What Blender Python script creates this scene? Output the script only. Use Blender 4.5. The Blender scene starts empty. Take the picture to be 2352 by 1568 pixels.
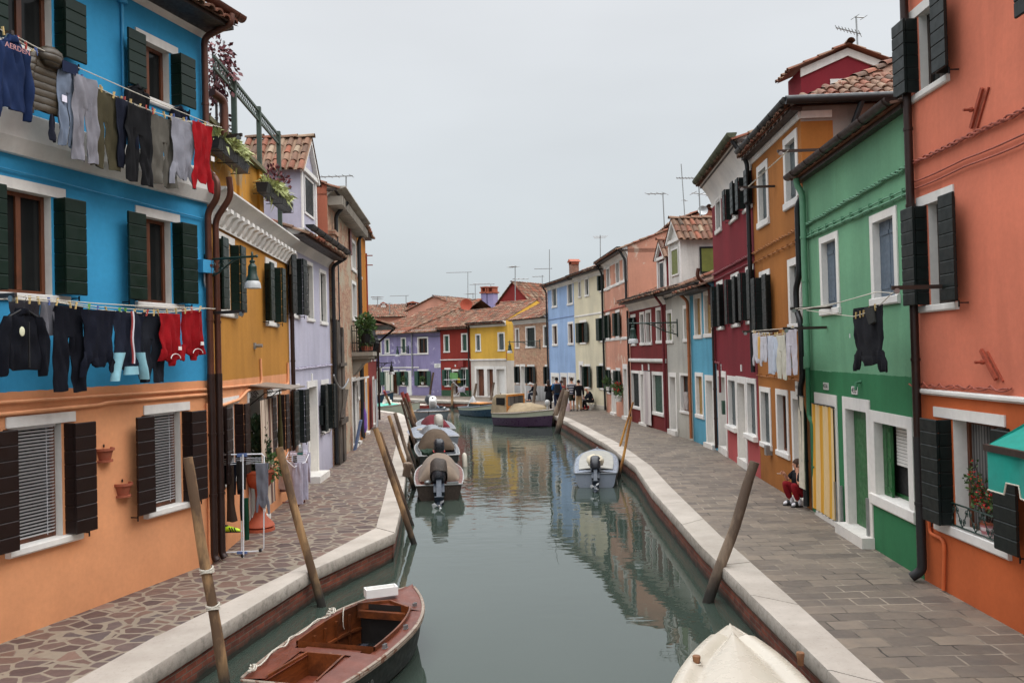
import bpy, bmesh, math, random
from mathutils import Vector, Matrix, noise
random.seed(11)
SC = bpy.context.scene
COL = SC.collection
PI = math.pi
R = math.radians
# -- survey: pixel of the photograph -> point on a known plane
FPX, CAMH, ROLL, PITCH = 1898.0, 3.2, 0.025, math.atan(28 / 1898.0)
_fwd = Vector((0, math.cos(PITCH), math.sin(PITCH)))
_up0 = Vector((0, -math.sin(PITCH), math.cos(PITCH)))
_rt0 = Vector((1, 0, 0))
CRIGHT = _rt0 * math.cos(ROLL) - _up0 * math.sin(ROLL)
CUP = _rt0 * math.sin(ROLL) + _up0 * math.cos(ROLL)
CPOS = Vector((0, 0, CAMH))
VIEWS = dict(A=(0, 0, .5741), B=(0, 800, .5741), C=(0, 1500, .7852), D=(800, 250, .4782), E=(800, 950, .4464),
             F=(800, 1500, .5102), G=(700, 2150, .4677), H=(1450, 1000, .4464), I=(2100, 950, .5102),
             J=(2700, 100, .5741), K=(2700, 950, .5739), L=(3150, 700, .5103), M=(3100, 1450, .6058),
             N=(3500, 0, .5103), O=(2600, 1700, .6576), P=(1450, 1450, .2551), Q=(1550, 1600, .287),
             R=(1800, 1480, .3401), S=(1280, 1280, .3188), T=(2550, 650, .3189), U=(860, 1780, .2934), V=(3700, 1700, .3571),
             W=(3100, 1800, .16575), X=(2180, 1500, .10204), FULL=(0, 0, 1.7415))
def ray(v, x, y):
 a, b, k = VIEWS[v]
 px, py = (a + x * k) * .5742, (b + y * k) * .5742
 return _fwd + CRIGHT * ((px - 1176) / FPX) - CUP * ((py - 784) / FPX)
def at_z(v, x, y, z=0.0):
 d = ray(v, x, y)
 return CPOS + d * ((z - CAMH) / d.z)
def at_y(v, x, y, Y):
 d = ray(v, x, y)
 return CPOS + d * (Y / d.y)
# -- mesh builder
class MB:
 def __init__(s):
  s.v, s.f, s.m, s.uv = [], [], [], {}
 def add(s, vs, fs, mi=0):
  o = len(s.v)
  s.v += [Vector(p) for p in vs]
  for f in fs:
   s.f.append([i + o for i in f]); s.m.append(mi)
 def quad(s, a, b, c, d, mi=0):
  s.add([a, b, c, d], [(0, 1, 2, 3)], mi)
 def box(s, x0, x1, y0, y1, z0, z1, mi=0, M=None):
  vs = [Vector(p) for p in ((x0, y0, z0), (x1, y0, z0), (x1, y1, z0), (x0, y1, z0), (x0, y0, z1), (x1, y0, z1), (x1, y1, z1), (x0, y1, z1))]
  if M: vs = [M @ p for p in vs]
  s.add(vs, [(0, 3, 2, 1), (4, 5, 6, 7), (0, 1, 5, 4), (1, 2, 6, 5), (2, 3, 7, 6), (3, 0, 4, 7)], mi)
 def bar(s, a, b, w, h, mi=0):
  a, b = Vector(a), Vector(b)
  d = (b - a); L = d.length
  if L < 1e-6: return
  q = d.to_track_quat('X', 'Z').to_matrix().to_4x4()
  s.box(0, L, -w / 2, w / 2, -h / 2, h / 2, mi, Matrix.Translation(a) @ q)
 def tube(s, pts, r, n=8, mi=0, cap=True):
  pts = [Vector(p) for p in pts]
  N = len(pts)
  rs = r if isinstance(r, (list, tuple)) else [r] * N
  o = len(s.v); prev = None
  for i, p in enumerate(pts):
   t = (pts[min(i + 1, N - 1)] - pts[max(i - 1, 0)])
   if t.length < 1e-9: t = Vector((0, 0, 1))
   t.normalize()
   if prev is None:
    ref = Vector((0, 0, 1)) if abs(t.z) < .9 else Vector((1, 0, 0))
    a = t.cross(ref).normalized()
   else:
    a = (prev - t * prev.dot(t))
    a = a.normalized() if a.length > 1e-6 else t.orthogonal().normalized()
   prev = a; b = t.cross(a)
   for k in range(n):
    an = 2 * PI * k / n
    s.v.append(p + (a * math.cos(an) + b * math.sin(an)) * rs[i])
  for i in range(N - 1):
   for k in range(n):
    k2 = (k + 1) % n
    s.f.append([o + i * n + k, o + i * n + k2, o + (i + 1) * n + k2, o + (i + 1) * n + k]); s.m.append(mi)
  if cap:
   s.f.append([o + k for k in range(n)][::-1]); s.m.append(mi)
   s.f.append([o + (N - 1) * n + k for k in range(n)]); s.m.append(mi)
 def lathe(s, prof, n=16, mi=0, M=None):
  o = len(s.v)
  for r, z in prof:
   for k in range(n):
    a = 2 * PI * k / n
    p = Vector((r * math.cos(a), r * math.sin(a), z))
    s.v.append(M @ p if M else p)
  for i in range(len(prof) - 1):
   for k in range(n):
    k2 = (k + 1) % n
    s.f.append([o + i * n + k, o + i * n + k2, o + (i + 1) * n + k2, o + (i + 1) * n + k]); s.m.append(mi)
  s.f.append([o + k for k in range(n)][::-1]); s.m.append(mi)
  s.f.append([o + (len(prof) - 1) * n + k for k in range(n)]); s.m.append(mi)
 def prism(s, poly, fa, fb, mi=0):
  n = len(poly)
  va = [Vector(fa(p)) for p in poly]; vb = [Vector(fb(p)) for p in poly]
  s.add(va + vb, [list(range(n))[::-1], [n + i for i in range(n)]] + [(i, (i + 1) % n, n + (i + 1) % n, n + i) for i in range(n)], mi)
 def grid(s, P, mi=0):                       # P: rows of points
  o = len(s.v); nr, nc = len(P), len(P[0])
  for r in P: s.v += [Vector(p) for p in r]
  for i in range(nr - 1):
   for j in range(nc - 1):
    s.f.append([o + i * nc + j, o + i * nc + j + 1, o + (i + 1) * nc + j + 1, o + (i + 1) * nc + j]); s.m.append(mi)
 def ball(s, c, rx, ry, rz, n=10, mi=0, jit=0):
  c = Vector(c); rows = []
  for i in range(n // 2 + 1):
   a = PI * i / (n // 2)
   rows.append([c + Vector((rx * math.sin(a) * math.cos(2 * PI * k / n), ry * math.sin(a) * math.sin(2 * PI * k / n), rz * math.cos(a))) for k in range(n + 1)])
  if jit:
   for r in rows:
    for p in r: p += Vector([jit * (noise.noise(p * 25 + Vector((q * 9, 0, 0)))) for q in range(3)])
  s.grid(rows, mi)
 def loft(s, rings, n=16, amp=.012, seed=0, mi=0, kx=9, kz=2.2):
  o = len(s.v)
  for (x, y, z, hw, th) in rings:
   for k in range(n):
    a = 2 * PI * k / n
    px = x + hw * math.cos(a)
    q = noise.noise(Vector((px * kx + seed + .5 * noise.noise(Vector((z * 3, seed, px * 4))), seed * 1.7, z * kz))); fold = amp * ((1 - 2.4 * abs(q)) * .8 + .8 * noise.noise(Vector((px * kx * 2.3, seed + 5, z * 5))))
    s.v.append(Vector((px, y + th * math.sin(a) + fold, z + (.03 * noise.noise(Vector((px * 7, seed, 4))) if amp > .01 and z == rings[-1][2] else 0))))
  N = len(rings)
  for i in range(N - 1):
   for k in range(n):
    k2 = (k + 1) % n
    s.f.append([o + i * n + k, o + i * n + k2, o + (i + 1) * n + k2, o + (i + 1) * n + k]); s.m.append(mi)
  s.f.append([o + k for k in range(n)]); s.m.append(mi)
  s.f.append([o + (N - 1) * n + k for k in range(n)][::-1]); s.m.append(mi)
 def mesh(s, name, mats, smooth=False, fix=True):
  me = bpy.data.meshes.new(name)
  me.from_pydata([tuple(p) for p in s.v], [], s.f)
  mats = mats if isinstance(mats, (list, tuple)) else [mats]
  for m in mats: me.materials.append(m)
  if len(mats) > 1:
   me.polygons.foreach_set('material_index', s.m)
  if s.uv:
   ul = me.uv_layers.new(name='UVMap')
   for p in me.polygons:
    uv = s.uv.get(p.index)
    if uv:
     for li in p.loop_indices: ul.data[li].uv = uv
  if fix:
   bm = bmesh.new(); bm.from_mesh(me)
   bmesh.ops.recalc_face_normals(bm, faces=bm.faces); bm.to_mesh(me); bm.free()
  if smooth:
   me.shade_smooth(); me.set_sharp_from_angle(angle=R(smooth if smooth is not True else 40))
  me.update()
  return me
 def build(s, name, mats, parent=None, smooth=False, fix=True):
  o = bpy.data.objects.new(name, s.mesh(name, mats, smooth, fix))
  COL.objects.link(o)
  if parent is not None: o.parent = parent
  return o
def tag(o, label=None, cat=None, group=None, kind=None):
 if label: o['label'] = label
 if cat: o['category'] = cat
 if group: o['group'] = group
 if kind: o['kind'] = kind
 return o
def thing(name, label, cat, loc=(0, 0, 0), rz=0, group=None):
 o = bpy.data.objects.new(name, None); COL.objects.link(o)
 o.empty_display_size = .2
 o.location = loc; o.rotation_euler = (0, 0, rz)
 return tag(o, label, cat, group)
def single(mb, name, mats, label, cat, M=None, group=None, smooth=False, fix=True, origin=None):
 """one-mesh thing; builder coordinates are in frame M, origin is moved to `origin` (same frame)"""
 M = M or Matrix.Identity(4)
 if origin is None:
  n = max(1, len(mb.v)); origin = Vector((sum(p.x for p in mb.v) / n, sum(p.y for p in mb.v) / n, min(p.z for p in mb.v)))
 origin = Vector(origin)
 mb.v = [p - origin for p in mb.v]
 o = mb.build(name, mats, None, smooth, fix)
 o.matrix_world = M @ Matrix.Translation(origin)
 return tag(o, label, cat, group)
def struct(mb, name, mats, smooth=False):
 return tag(mb.build(name, mats, None, smooth), kind='structure')
def text_mb(body, size, M, depth=.002):
 cu = bpy.data.curves.new('t', 'FONT'); cu.body = body; cu.size = size; cu.extrude = depth; cu.resolution_u = 2
 cu.align_x = 'CENTER'; cu.align_y = 'CENTER'
 ob = bpy.data.objects.new('t', cu)
 me = ob.to_mesh()
 mb = MB()
 mb.add([M @ v.co for v in me.vertices], [tuple(p.vertices) for p in me.polygons])
 ob.to_mesh_clear(); bpy.data.objects.remove(ob); bpy.data.curves.remove(cu)
 return mb
# -- materials
def srgb(r, g, b):
 f = lambda c: (c / 255 / 12.92) if c / 255 <= .04045 else ((c / 255 + .055) / 1.055) ** 2.4
 return (f(r), f(g), f(b))
class NT:
 def __init__(s, name):
  s.mat = bpy.data.materials.new(name); s.mat.use_nodes = True
  s.t = s.mat.node_tree; s.n = s.t.nodes
  s.p = s.n['Principled BSDF']
  s.tc = None
 def node(s, typ, **kw):
  nd = s.n.new(typ)
  for k, v in kw.items():
   if k.startswith('i_'):
    key = k[2:]
    nd.inputs[int(key) if key.isdigit() else key.replace('_', ' ')].default_value = v
   else: setattr(nd, k, v)
  return nd
 def link(s, a, b): s.t.links.new(a, b)
 def obj(s):
  if not s.tc: s.tc = s.node('ShaderNodeTexCoord')
  return s.tc.outputs['Object']
 def uvo(s):
  if not s.tc: s.tc = s.node('ShaderNodeTexCoord')
  return s.tc.outputs['UV']
 def mapped(s, scale=(1, 1, 1), src=None, loc=(0, 0, 0), rot=(0, 0, 0)):
  m = s.node('ShaderNodeMapping'); m.inputs['Scale'].default_value = scale; m.inputs['Location'].default_value = loc; m.inputs['Rotation'].default_value = rot
  s.link(src or s.obj(), m.inputs['Vector']); return m.outputs[0]
 def noise(s, scale, detail=4, rough=.55, vec=None, out=0, dist=0):
  nd = s.node('ShaderNodeTexNoise'); nd.inputs['Scale'].default_value = scale; nd.inputs['Detail'].default_value = detail
  nd.inputs['Roughness'].default_value = rough; nd.inputs['Distortion'].default_value = dist
  s.link(vec or s.obj(), nd.inputs['Vector']); return nd.outputs[out]
 def ramp(s, fac, stops, interp='LINEAR'):
  nd = s.node('ShaderNodeValToRGB'); cr = nd.color_ramp; cr.interpolation = interp
  while len(cr.elements) < len(stops): cr.elements.new(.5)
  for e, (p, c) in zip(cr.elements, stops):
   e.position = p; e.color = (c, c, c, 1) if isinstance(c, (int, float)) else (c[0], c[1], c[2], 1)
  s.link(fac, nd.inputs[0]); return nd.outputs[0]
 def mix(s, fac, a, b, mode='MIX'):
  nd = s.node('ShaderNodeMix'); nd.data_type = 'RGBA'; nd.blend_type = mode
  for sock, v in ((nd.inputs[0], fac), (nd.inputs[6], a), (nd.inputs[7], b)):
   if hasattr(v, 'is_linked') or hasattr(v, 'links'): s.link(v, sock)
   elif isinstance(v, (int, float)): sock.default_value = v if sock == nd.inputs[0] else (v, v, v, 1)
   else: sock.default_value = (v[0], v[1], v[2], 1)
  return nd.outputs[2]
 def math(s, op, a, b=0.0, c=None):
  nd = s.node('ShaderNodeMath'); nd.operation = op
  for i, v in enumerate((a, b) if c is None else (a, b, c)):
   if hasattr(v, 'links'): s.link(v, nd.inputs[i])
   else: nd.inputs[i].default_value = v
  return nd.outputs[0]
 def sepz(s, src=None):
  nd = s.node('ShaderNodeSeparateXYZ'); s.link(src or s.obj(), nd.inputs[0]); return nd.outputs
 def col(s, c):
  if hasattr(c, 'links'): s.link(c, s.p.inputs['Base Color'])
  else: s.p.inputs['Base Color'].default_value = (*c, 1)
 def rough(s, r):
  if hasattr(r, 'links'): s.link(r, s.p.inputs['Roughness'])
  else: s.p.inputs['Roughness'].default_value = r
 def bump(s, h, strength=.3, dist=.02):
  nd = s.node('ShaderNodeBump'); nd.inputs['Strength'].default_value = strength; nd.inputs['Distance'].default_value = dist
  s.link(h, nd.inputs['Height']); s.link(nd.outputs[0], s.p.inputs['Normal'])
def mul(c, k): return tuple(min(1, x * k) for x in c)
def lerp(a, b, t): return tuple(x + (y - x) * t for x, y in zip(a, b))
def M_paint(name, c, rough=.55, var=.18, scale=6, bump=0, metal=0, bscale=40, worn=None, wornamt=.62):
 n = NT(name)
 k = n.ramp(n.noise(scale, 5), [(.25, mul(c, 1 - var)), (.75, mul(c, 1 + var))])
 if worn:
  k = n.mix(n.ramp(n.noise(scale * 2.5, 6, .65), [(wornamt, 0.), (wornamt + .05, 1.)]), k, worn)
 n.col(k); n.rough(n.ramp(n.noise(scale * 3, 3), [(.3, max(0, rough - .12)), (.7, min(1, rough + .12))]))
 n.p.inputs['Metallic'].default_value = metal
 if bump: n.bump(n.noise(bscale, 5), bump, .01)
 return n.mat
def M_stucco(name, c1, c2=None, z=0, grime=.5, patch=None, patchlo=.63, streak=.16, faded=None):
 n = NT(name)
 o = n.obj()
 big = n.noise(.55, 5, .6)
 st = n.noise(1.0, 5, .6, vec=n.mapped((1.9, 1.9, .22)), dist=.8)
 msk = n.ramp(n.noise(.45, 3, vec=n.mapped((1, 1, 1), loc=(5, 2, 8))), [(.35, .15), (.65, 1.)])
 fine = n.noise(14, 6, .6)
 zz = n.sepz()[2]
 base = (*c1, 1)
 if c2:
  wob = n.math('MULTIPLY_ADD', n.noise(7, 3), .03, -.015)
  f = n.math('GREATER_THAN', n.math('ADD', zz, wob), z)
  base = n.mix(f, c2, c1)
 else:
  base = n.mix(0.0, c1, c1)
 if faded is not None:      # sun-bleached lower part
  fz = n.math('MULTIPLY_ADD', n.noise(1.1, 4, .6), 1.3, -.65)
  ff = n.ramp(n.math('ADD', zz, fz), [(0.0, 1.), (1.0, 0.)]) if False else n.math('LESS_THAN', 0, 1)
  rr = n.node('ShaderNodeMapRange'); rr.inputs['From Min'].default_value = 0.2; rr.inputs['From Max'].default_value = 2.6
  rr.inputs['To Min'].default_value = .95; rr.inputs['To Max'].default_value = 0
  n.link(n.math('ADD', zz, fz), rr.inputs['Value'])
  base = n.mix(rr.outputs[0], base, faded)
 v = n.mix(n.ramp(big, [(.3, 0.), (.7, 1.)]), (.80, .81, .83), (1.08, 1.07, 1.05))
 k = n.mix(1.0, base, v, 'MULTIPLY')
 v2 = n.mix(n.ramp(st, [(.32, 0.), (.7, 1.)]), (1 - streak * 1.25, 1 - streak * 1.3, 1 - streak * 1.35), (1 + streak * .5,) * 3)
 k = n.mix(msk, k, n.mix(1.0, k, v2, 'MULTIPLY'))
 v3 = n.mix(n.ramp(fine, [(.3, 0.), (.7, 1.)]), (.95,) * 3, (1.04,) * 3)
 k = n.mix(1.0, k, v3, 'MULTIPLY')
 if patch:
  pf = n.ramp(n.noise(1.3, 8, .62, dist=.3), [(patchlo, 0.), (patchlo + .03, 1.)])
  k = n.mix(pf, k, patch)
 mr = n.node('ShaderNodeMapRange'); mr.inputs['From Min'].default_value = 0.0; mr.inputs['From Max'].default_value = .9
 mr.inputs['To Min'].default_value = grime; mr.inputs['To Max'].default_value = 0
 n.link(n.math('ADD', zz, n.math('MULTIPLY_ADD', n.noise(2.5, 5), 1.0, -.5)), mr.inputs['Value'])
 k = n.mix(mr.outputs[0], k, n.mix(1.0, k, (.62, .58, .52), 'MULTIPLY'))
 n.col(k); n.rough(.9)
 n.p.inputs['Specular IOR Level'].default_value = .25
 n.bump(n.math('ADD', n.noise(90, 3, .7), n.math('MULTIPLY', n.noise(6, 4), 1.6)), .22, .012)
 return n.mat
def M_brick(name, a, b, mortar, sx=.24, sz=.065, wet=None, plaster=None, plo=.5, flat='XZ'):
 n = NT(name)
 o = n.obj()
 sp = n.sepz()
 cb = n.node('ShaderNodeCombineXYZ')
 n.link(n.math('ADD', sp[0], sp[1]), cb.inputs[0]); n.link(sp[2], cb.inputs[1])
 w = n.node('ShaderNodeVectorMath'); w.operation = 'MULTIPLY_ADD'
 n.link(n.noise(3, 3, out=1), w.inputs[0]); w.inputs[1].default_value = (.03, .03, 0); n.link(cb.outputs[0], w.inputs[2])
 bt = n.node('ShaderNodeTexBrick'); n.link(w.outputs[0], bt.inputs['Vector'])
 bt.inputs['Color1'].default_value = (*a, 1); bt.inputs['Color2'].default_value = (*b, 1); bt.inputs['Mortar'].default_value = (*mortar, 1)
 bt.inputs['Scale'].default_value = 1; bt.inputs['Brick Width'].default_value = sx; bt.inputs['Row Height'].default_value = sz
 bt.inputs['Mortar Size'].default_value = .008; bt.inputs['Mortar Smooth'].default_value = .3; bt.inputs['Bias'].default_value = 0
 k = n.mix(1.0, bt.outputs[0], n.mix(n.ramp(n.noise(5, 6, .65), [(.3, 0.), (.7, 1.)]), (.62,) * 3, (1.2,) * 3), 'MULTIPLY')
 if plaster:
  k = n.mix(n.ramp(n.noise(.9, 8, .65, dist=.4), [(plo, 0.), (plo + .05, 1.)]), k, n.mix(n.noise(6, 5), mul(plaster, .7), mul(plaster, 1.15)))
 if wet:
  mr = n.node('ShaderNodeMapRange'); mr.inputs['From Min'].default_value = wet[0]; mr.inputs['From Max'].default_value = wet[1]
  mr.inputs['To Min'].default_value = 1; mr.inputs['To Max'].default_value = 0
  n.link(n.math('ADD', sp[2], n.math('MULTIPLY_ADD', n.noise(3, 5), .24, -.12)), mr.inputs['Value'])
  k = n.mix(mr.outputs[0], k, n.mix(n.noise(9, 4), (.010, .014, .008), (.03, .03, .02)))
 n.col(k); n.rough(.88)
 n.bump(n.math('ADD', n.math('MULTIPLY', bt.outputs['Fac'], -1.0), n.math('MULTIPLY', n.noise(30, 4), .6)), .5, .012)
 return n.mat
def M_wood(name, c, dark, axis='Z', rough=.8, scale=7):
 n = NT(name)
 sc = {'Z': (scale, scale, scale * .09), 'X': (scale * .09, scale, scale), 'Y': (scale, scale * .09, scale)}[axis]
 g = n.noise(2.2, 6, .65, vec=n.mapped(sc), dist=.6)
 b = n.noise(1.6, 5, .6)
 k = n.mix(n.ramp(g, [(.35, 0.), (.65, 1.)]), mul(c, .62), mul(c, 1.15))
 k = n.mix(n.ramp(b, [(.48, 0.), (.66, .85)]), k, dark)
 n.col(k); n.rough(rough); n.bump(g, .35, .01)
 return n.mat
def M_tile():
 n = NT('roof_tile_clay')
 u = n.node('ShaderNodeTexWhiteNoise'); u.noise_dimensions = '2D'; n.link(n.uvo(), u.inputs['Vector'])
 k = n.ramp(u.outputs[0], [(0, srgb(140, 78, 58)), (.22, srgb(172, 100, 74)), (.42, srgb(120, 84, 68)), (.58, srgb(164, 130, 108)), (.72, srgb(92, 74, 64)), (.86, srgb(150, 112, 90)), (1, srgb(186, 166, 144))])
 d = n.ramp(n.noise(1.4, 6, .65, vec=n.obj()), [(.35, 0.), (.7, 1.)])
 k = n.mix(1.0, k, (.72, .70, .66), 'MULTIPLY'); k = n.mix(d, k, n.mix(1.0, k, (.5, .5, .46), 'MULTIPLY'))
 l = n.ramp(n.noise(22, 5, .7), [(.58, 0.), (.68, .7)])
 k = n.mix(l, k, srgb(132, 124, 102))
 n.col(k); n.rough(.9); n.bump(n.noise(40, 3), .3, .01)
 return n.mat
MT = {}
# -- palette
MT['tile'] = M_tile()
WHITE = MT['white'] = M_stucco('white_stone_trim', srgb(222, 219, 214), grime=.3, streak=.12)
MT['white_paint'] = M_paint('white_paint', (.66, .65, .62), .5, .1, 8, .1)
GRN = MT['green_shutter'] = M_paint('dark_green_shutter_paint', srgb(13, 32, 24), .42, .15, 3)
MT['green_far'] = M_paint('green_shutter_paint', srgb(32, 66, 52), .5, .2, 5, .1)
MT['black_green'] = M_paint('black_green_shutter_paint', srgb(18, 26, 25), .46, .15, 3)
MT['grey_blue'] = M_paint('slate_blue_shutter_paint', srgb(84, 98, 112), .5, .2, 5, .12)
MT['grey_shut'] = M_paint('slate_grey_shutter_paint', srgb(70, 80, 82), .5, .2, 5, .12)
MT['brown_shut'] = M_paint('dark_brown_shutter_paint', srgb(30, 17, 15), .42, .15, 3)
MT['olive_shut'] = M_paint('olive_shutter_paint', srgb(100, 106, 42), .55, .2, 5, .12)
MT['tan_shut'] = M_paint('tan_shutter_paint', srgb(150, 118, 62), .55, .2, 5, .12)
MT['leaf_green_door'] = M_paint('leaf_green_door_paint', srgb(34, 92, 48), .4, .22, 4, .15)
MT['sash_brown'] = M_wood('brown_sash_wood', srgb(104, 58, 34), srgb(60, 32, 20), 'Z', .5)
MT['sash_white'] = MT['white_paint']
MT['sash_dark'] = M_paint('dark_sash_wood', srgb(46, 34, 28), .5, .2)
def M_glass():
 n = NT('window_pane_glass'); n.col(n.mix(n.noise(1.2, 3), (.005, .006, .007), (.022, .023, .022))); n.rough(.07)
 n.p.inputs['Specular IOR Level'].default_value = .22
 n.bump(n.noise(2.5, 2), .04, .02)
 return n.mat
GLASS = MT['glass'] = M_glass()
def M_lace():
 n = NT('lace_curtain_behind_glass'); w = n.node('ShaderNodeTexWave'); w.inputs['Scale'].default_value = 5; w.inputs['Distortion'].default_value = 3
 n.link(n.mapped((1, 1, .05)), w.inputs['Vector'])
 n.col(n.mix(w.outputs['Fac'], (.04, .04, .04), (.15, .145, .14))); n.rough(.18); return n.mat
MT['lace'] = M_lace()
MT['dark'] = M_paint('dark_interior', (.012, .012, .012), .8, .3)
MT['gutter_black'] = M_paint('black_gutter_metal', srgb(34, 36, 38), .45, .25, 4, .1, .3)
MT['gutter_brown'] = M_paint('brown_copper_gutter', srgb(88, 50, 36), .42, .3, 3, .1, .35)
MT['gutter_dark_brown'] = M_paint('dark_brown_gutter', srgb(48, 32, 28), .42, .3, 3, .1, .35)
MT['gutter_moss'] = M_paint('mossy_gutter', srgb(78, 82, 60), .8, .45, 5, .3)
MT['iron'] = M_paint('dark_wrought_iron', srgb(30, 30, 32), .5, .3, 9, .2, .4)
MT['green_iron'] = M_paint('dark_green_lamp_paint', srgb(18, 46, 38), .4, .2, 9, .1)
MT['rust'] = M_paint('rusty_iron', srgb(150, 66, 44), .85, .35, 14, .4)
MT['steel'] = M_paint('galvanised_steel', srgb(150, 152, 152), .4, .15, 9, 0, .7)
MT['terracotta'] = M_paint('terracotta_clay', srgb(150, 80, 56), .8, .2, 7, .2)
MT['rope'] = M_paint('pale_rope', srgb(196, 190, 176), .9, .15, 60, .5, bscale=300)
MT['plastic_white'] = M_paint('white_enamel', srgb(214, 216, 220), .35, .06)
MT['black_rubber'] = M_paint('black_rubber', srgb(26, 26, 28), .6, .2)
MT['leaf'] = M_paint('green_leaf', srgb(66, 92, 44), .6, .45, 9)
MT['leaf_dark'] = M_paint('dark_green_leaf', srgb(36, 60, 36), .6, .45, 9)
MT['leaf_pale'] = M_paint('pale_variegated_leaf', srgb(158, 164, 104), .6, .4, 9)
MT['leaf_red'] = M_paint('dark_red_leaf', srgb(96, 40, 44), .6, .45, 9)
MT['flower_red'] = M_paint('red_petal', srgb(196, 36, 34), .5, .2)
MT['stone_grey'] = M_stucco('weathered_grey_stone', srgb(150, 143, 132), grime=.6, streak=.3)
MT['plank_old'] = M_wood('old_grey_timber', srgb(86, 75, 65), srgb(40, 34, 30), 'Z')
MT['pole'] = M_wood('mooring_post_timber', srgb(150, 120, 82), srgb(62, 46, 34), 'Z', .85, 9)
MT['pole_grey'] = M_wood('weathered_mooring_timber', srgb(122, 106, 90), srgb(64, 50, 42), 'Z', .9, 9)
MT['pole_dark'] = M_wood('dark_mooring_timber', srgb(92, 70, 52), srgb(44, 32, 26), 'Z', .85, 9)
MT['pole_yellow'] = M_wood('peeled_yellow_timber', srgb(186, 132, 62), srgb(120, 78, 40), 'Z', .7, 9)
MT['red_paint'] = M_paint('red_post_paint', srgb(128, 48, 40), .7, .2)
def M_pole(name, c, dark):
 n = NT(name)
 g = n.noise(2.2, 6, .65, vec=n.mapped((9, 9, .8)), dist=.6)
 b = n.noise(1.3, 5, .6, vec=n.mapped((2.2, 2.2, .9)))
 k = n.mix(n.ramp(g, [(.35, 0.), (.65, 1.)]), mul(c, .7), mul(c, 1.15))
 k = n.mix(n.ramp(b, [(.44, 0.), (.56, .9)]), k, dark)
 geo = n.node('ShaderNodeNewGeometry'); zz = n.sepz(geo.outputs['Position'])[2]
 mr = n.node('ShaderNodeMapRange'); mr.inputs['From Min'].default_value = -.38; mr.inputs['From Max'].default_value = 0
 mr.inputs['To Min'].default_value = 1; mr.inputs['To Max'].default_value = 0
 n.link(n.math('ADD', zz, n.math('MULTIPLY_ADD', n.noise(5, 4), .3, -.15)), mr.inputs['Value'])
 k = n.mix(mr.outputs[0], k, (.018, .016, .012))
 n.col(k); n.rough(.82); n.bump(g, .5, .012)
 return n.mat
for q, c, d in (('pole', srgb(158, 124, 86), srgb(80, 60, 44)), ('pole_grey', srgb(132, 114, 96), srgb(84, 68, 56)), ('pole_dark', srgb(104, 80, 60), srgb(52, 38, 30)), ('pole_yellow', srgb(190, 138, 66), srgb(134, 88, 46))):
 MT[q] = M_pole('mooring_' + q, c, d)
def M_kerb():
 n = NT('pale_istrian_kerb_stone')
 k = n.mix(n.ramp(n.noise(1.1, 6, .6), [(.3, 0.), (.7, 1.)]), srgb(156, 147, 136), srgb(186, 177, 166))
 k = n.mix(n.ramp(n.noise(26, 6, .7), [(.56, 0.), (.72, .5)]), k, srgb(124, 116, 106))
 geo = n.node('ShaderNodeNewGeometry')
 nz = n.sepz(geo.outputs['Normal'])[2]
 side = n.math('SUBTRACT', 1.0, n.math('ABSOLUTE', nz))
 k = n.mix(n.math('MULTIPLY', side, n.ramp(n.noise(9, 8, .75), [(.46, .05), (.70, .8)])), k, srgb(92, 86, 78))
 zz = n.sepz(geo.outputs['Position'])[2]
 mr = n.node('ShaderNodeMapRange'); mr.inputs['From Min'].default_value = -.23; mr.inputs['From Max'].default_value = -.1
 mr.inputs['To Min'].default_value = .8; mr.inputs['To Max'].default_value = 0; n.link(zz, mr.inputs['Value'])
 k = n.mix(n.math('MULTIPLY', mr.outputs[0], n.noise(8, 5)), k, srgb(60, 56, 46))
 n.col(k); n.rough(.8); n.bump(n.math('ADD', n.noise(50, 4), n.noise(4, 4)), .25, .012)
 return n.mat
MT['kerb'] = M_kerb()
MT['quay'] = M_brick('canal_wall_brick', srgb(136, 70, 50), srgb(98, 50, 38), srgb(104, 92, 80), .25, .072, wet=(-.47, -.34))
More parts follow.
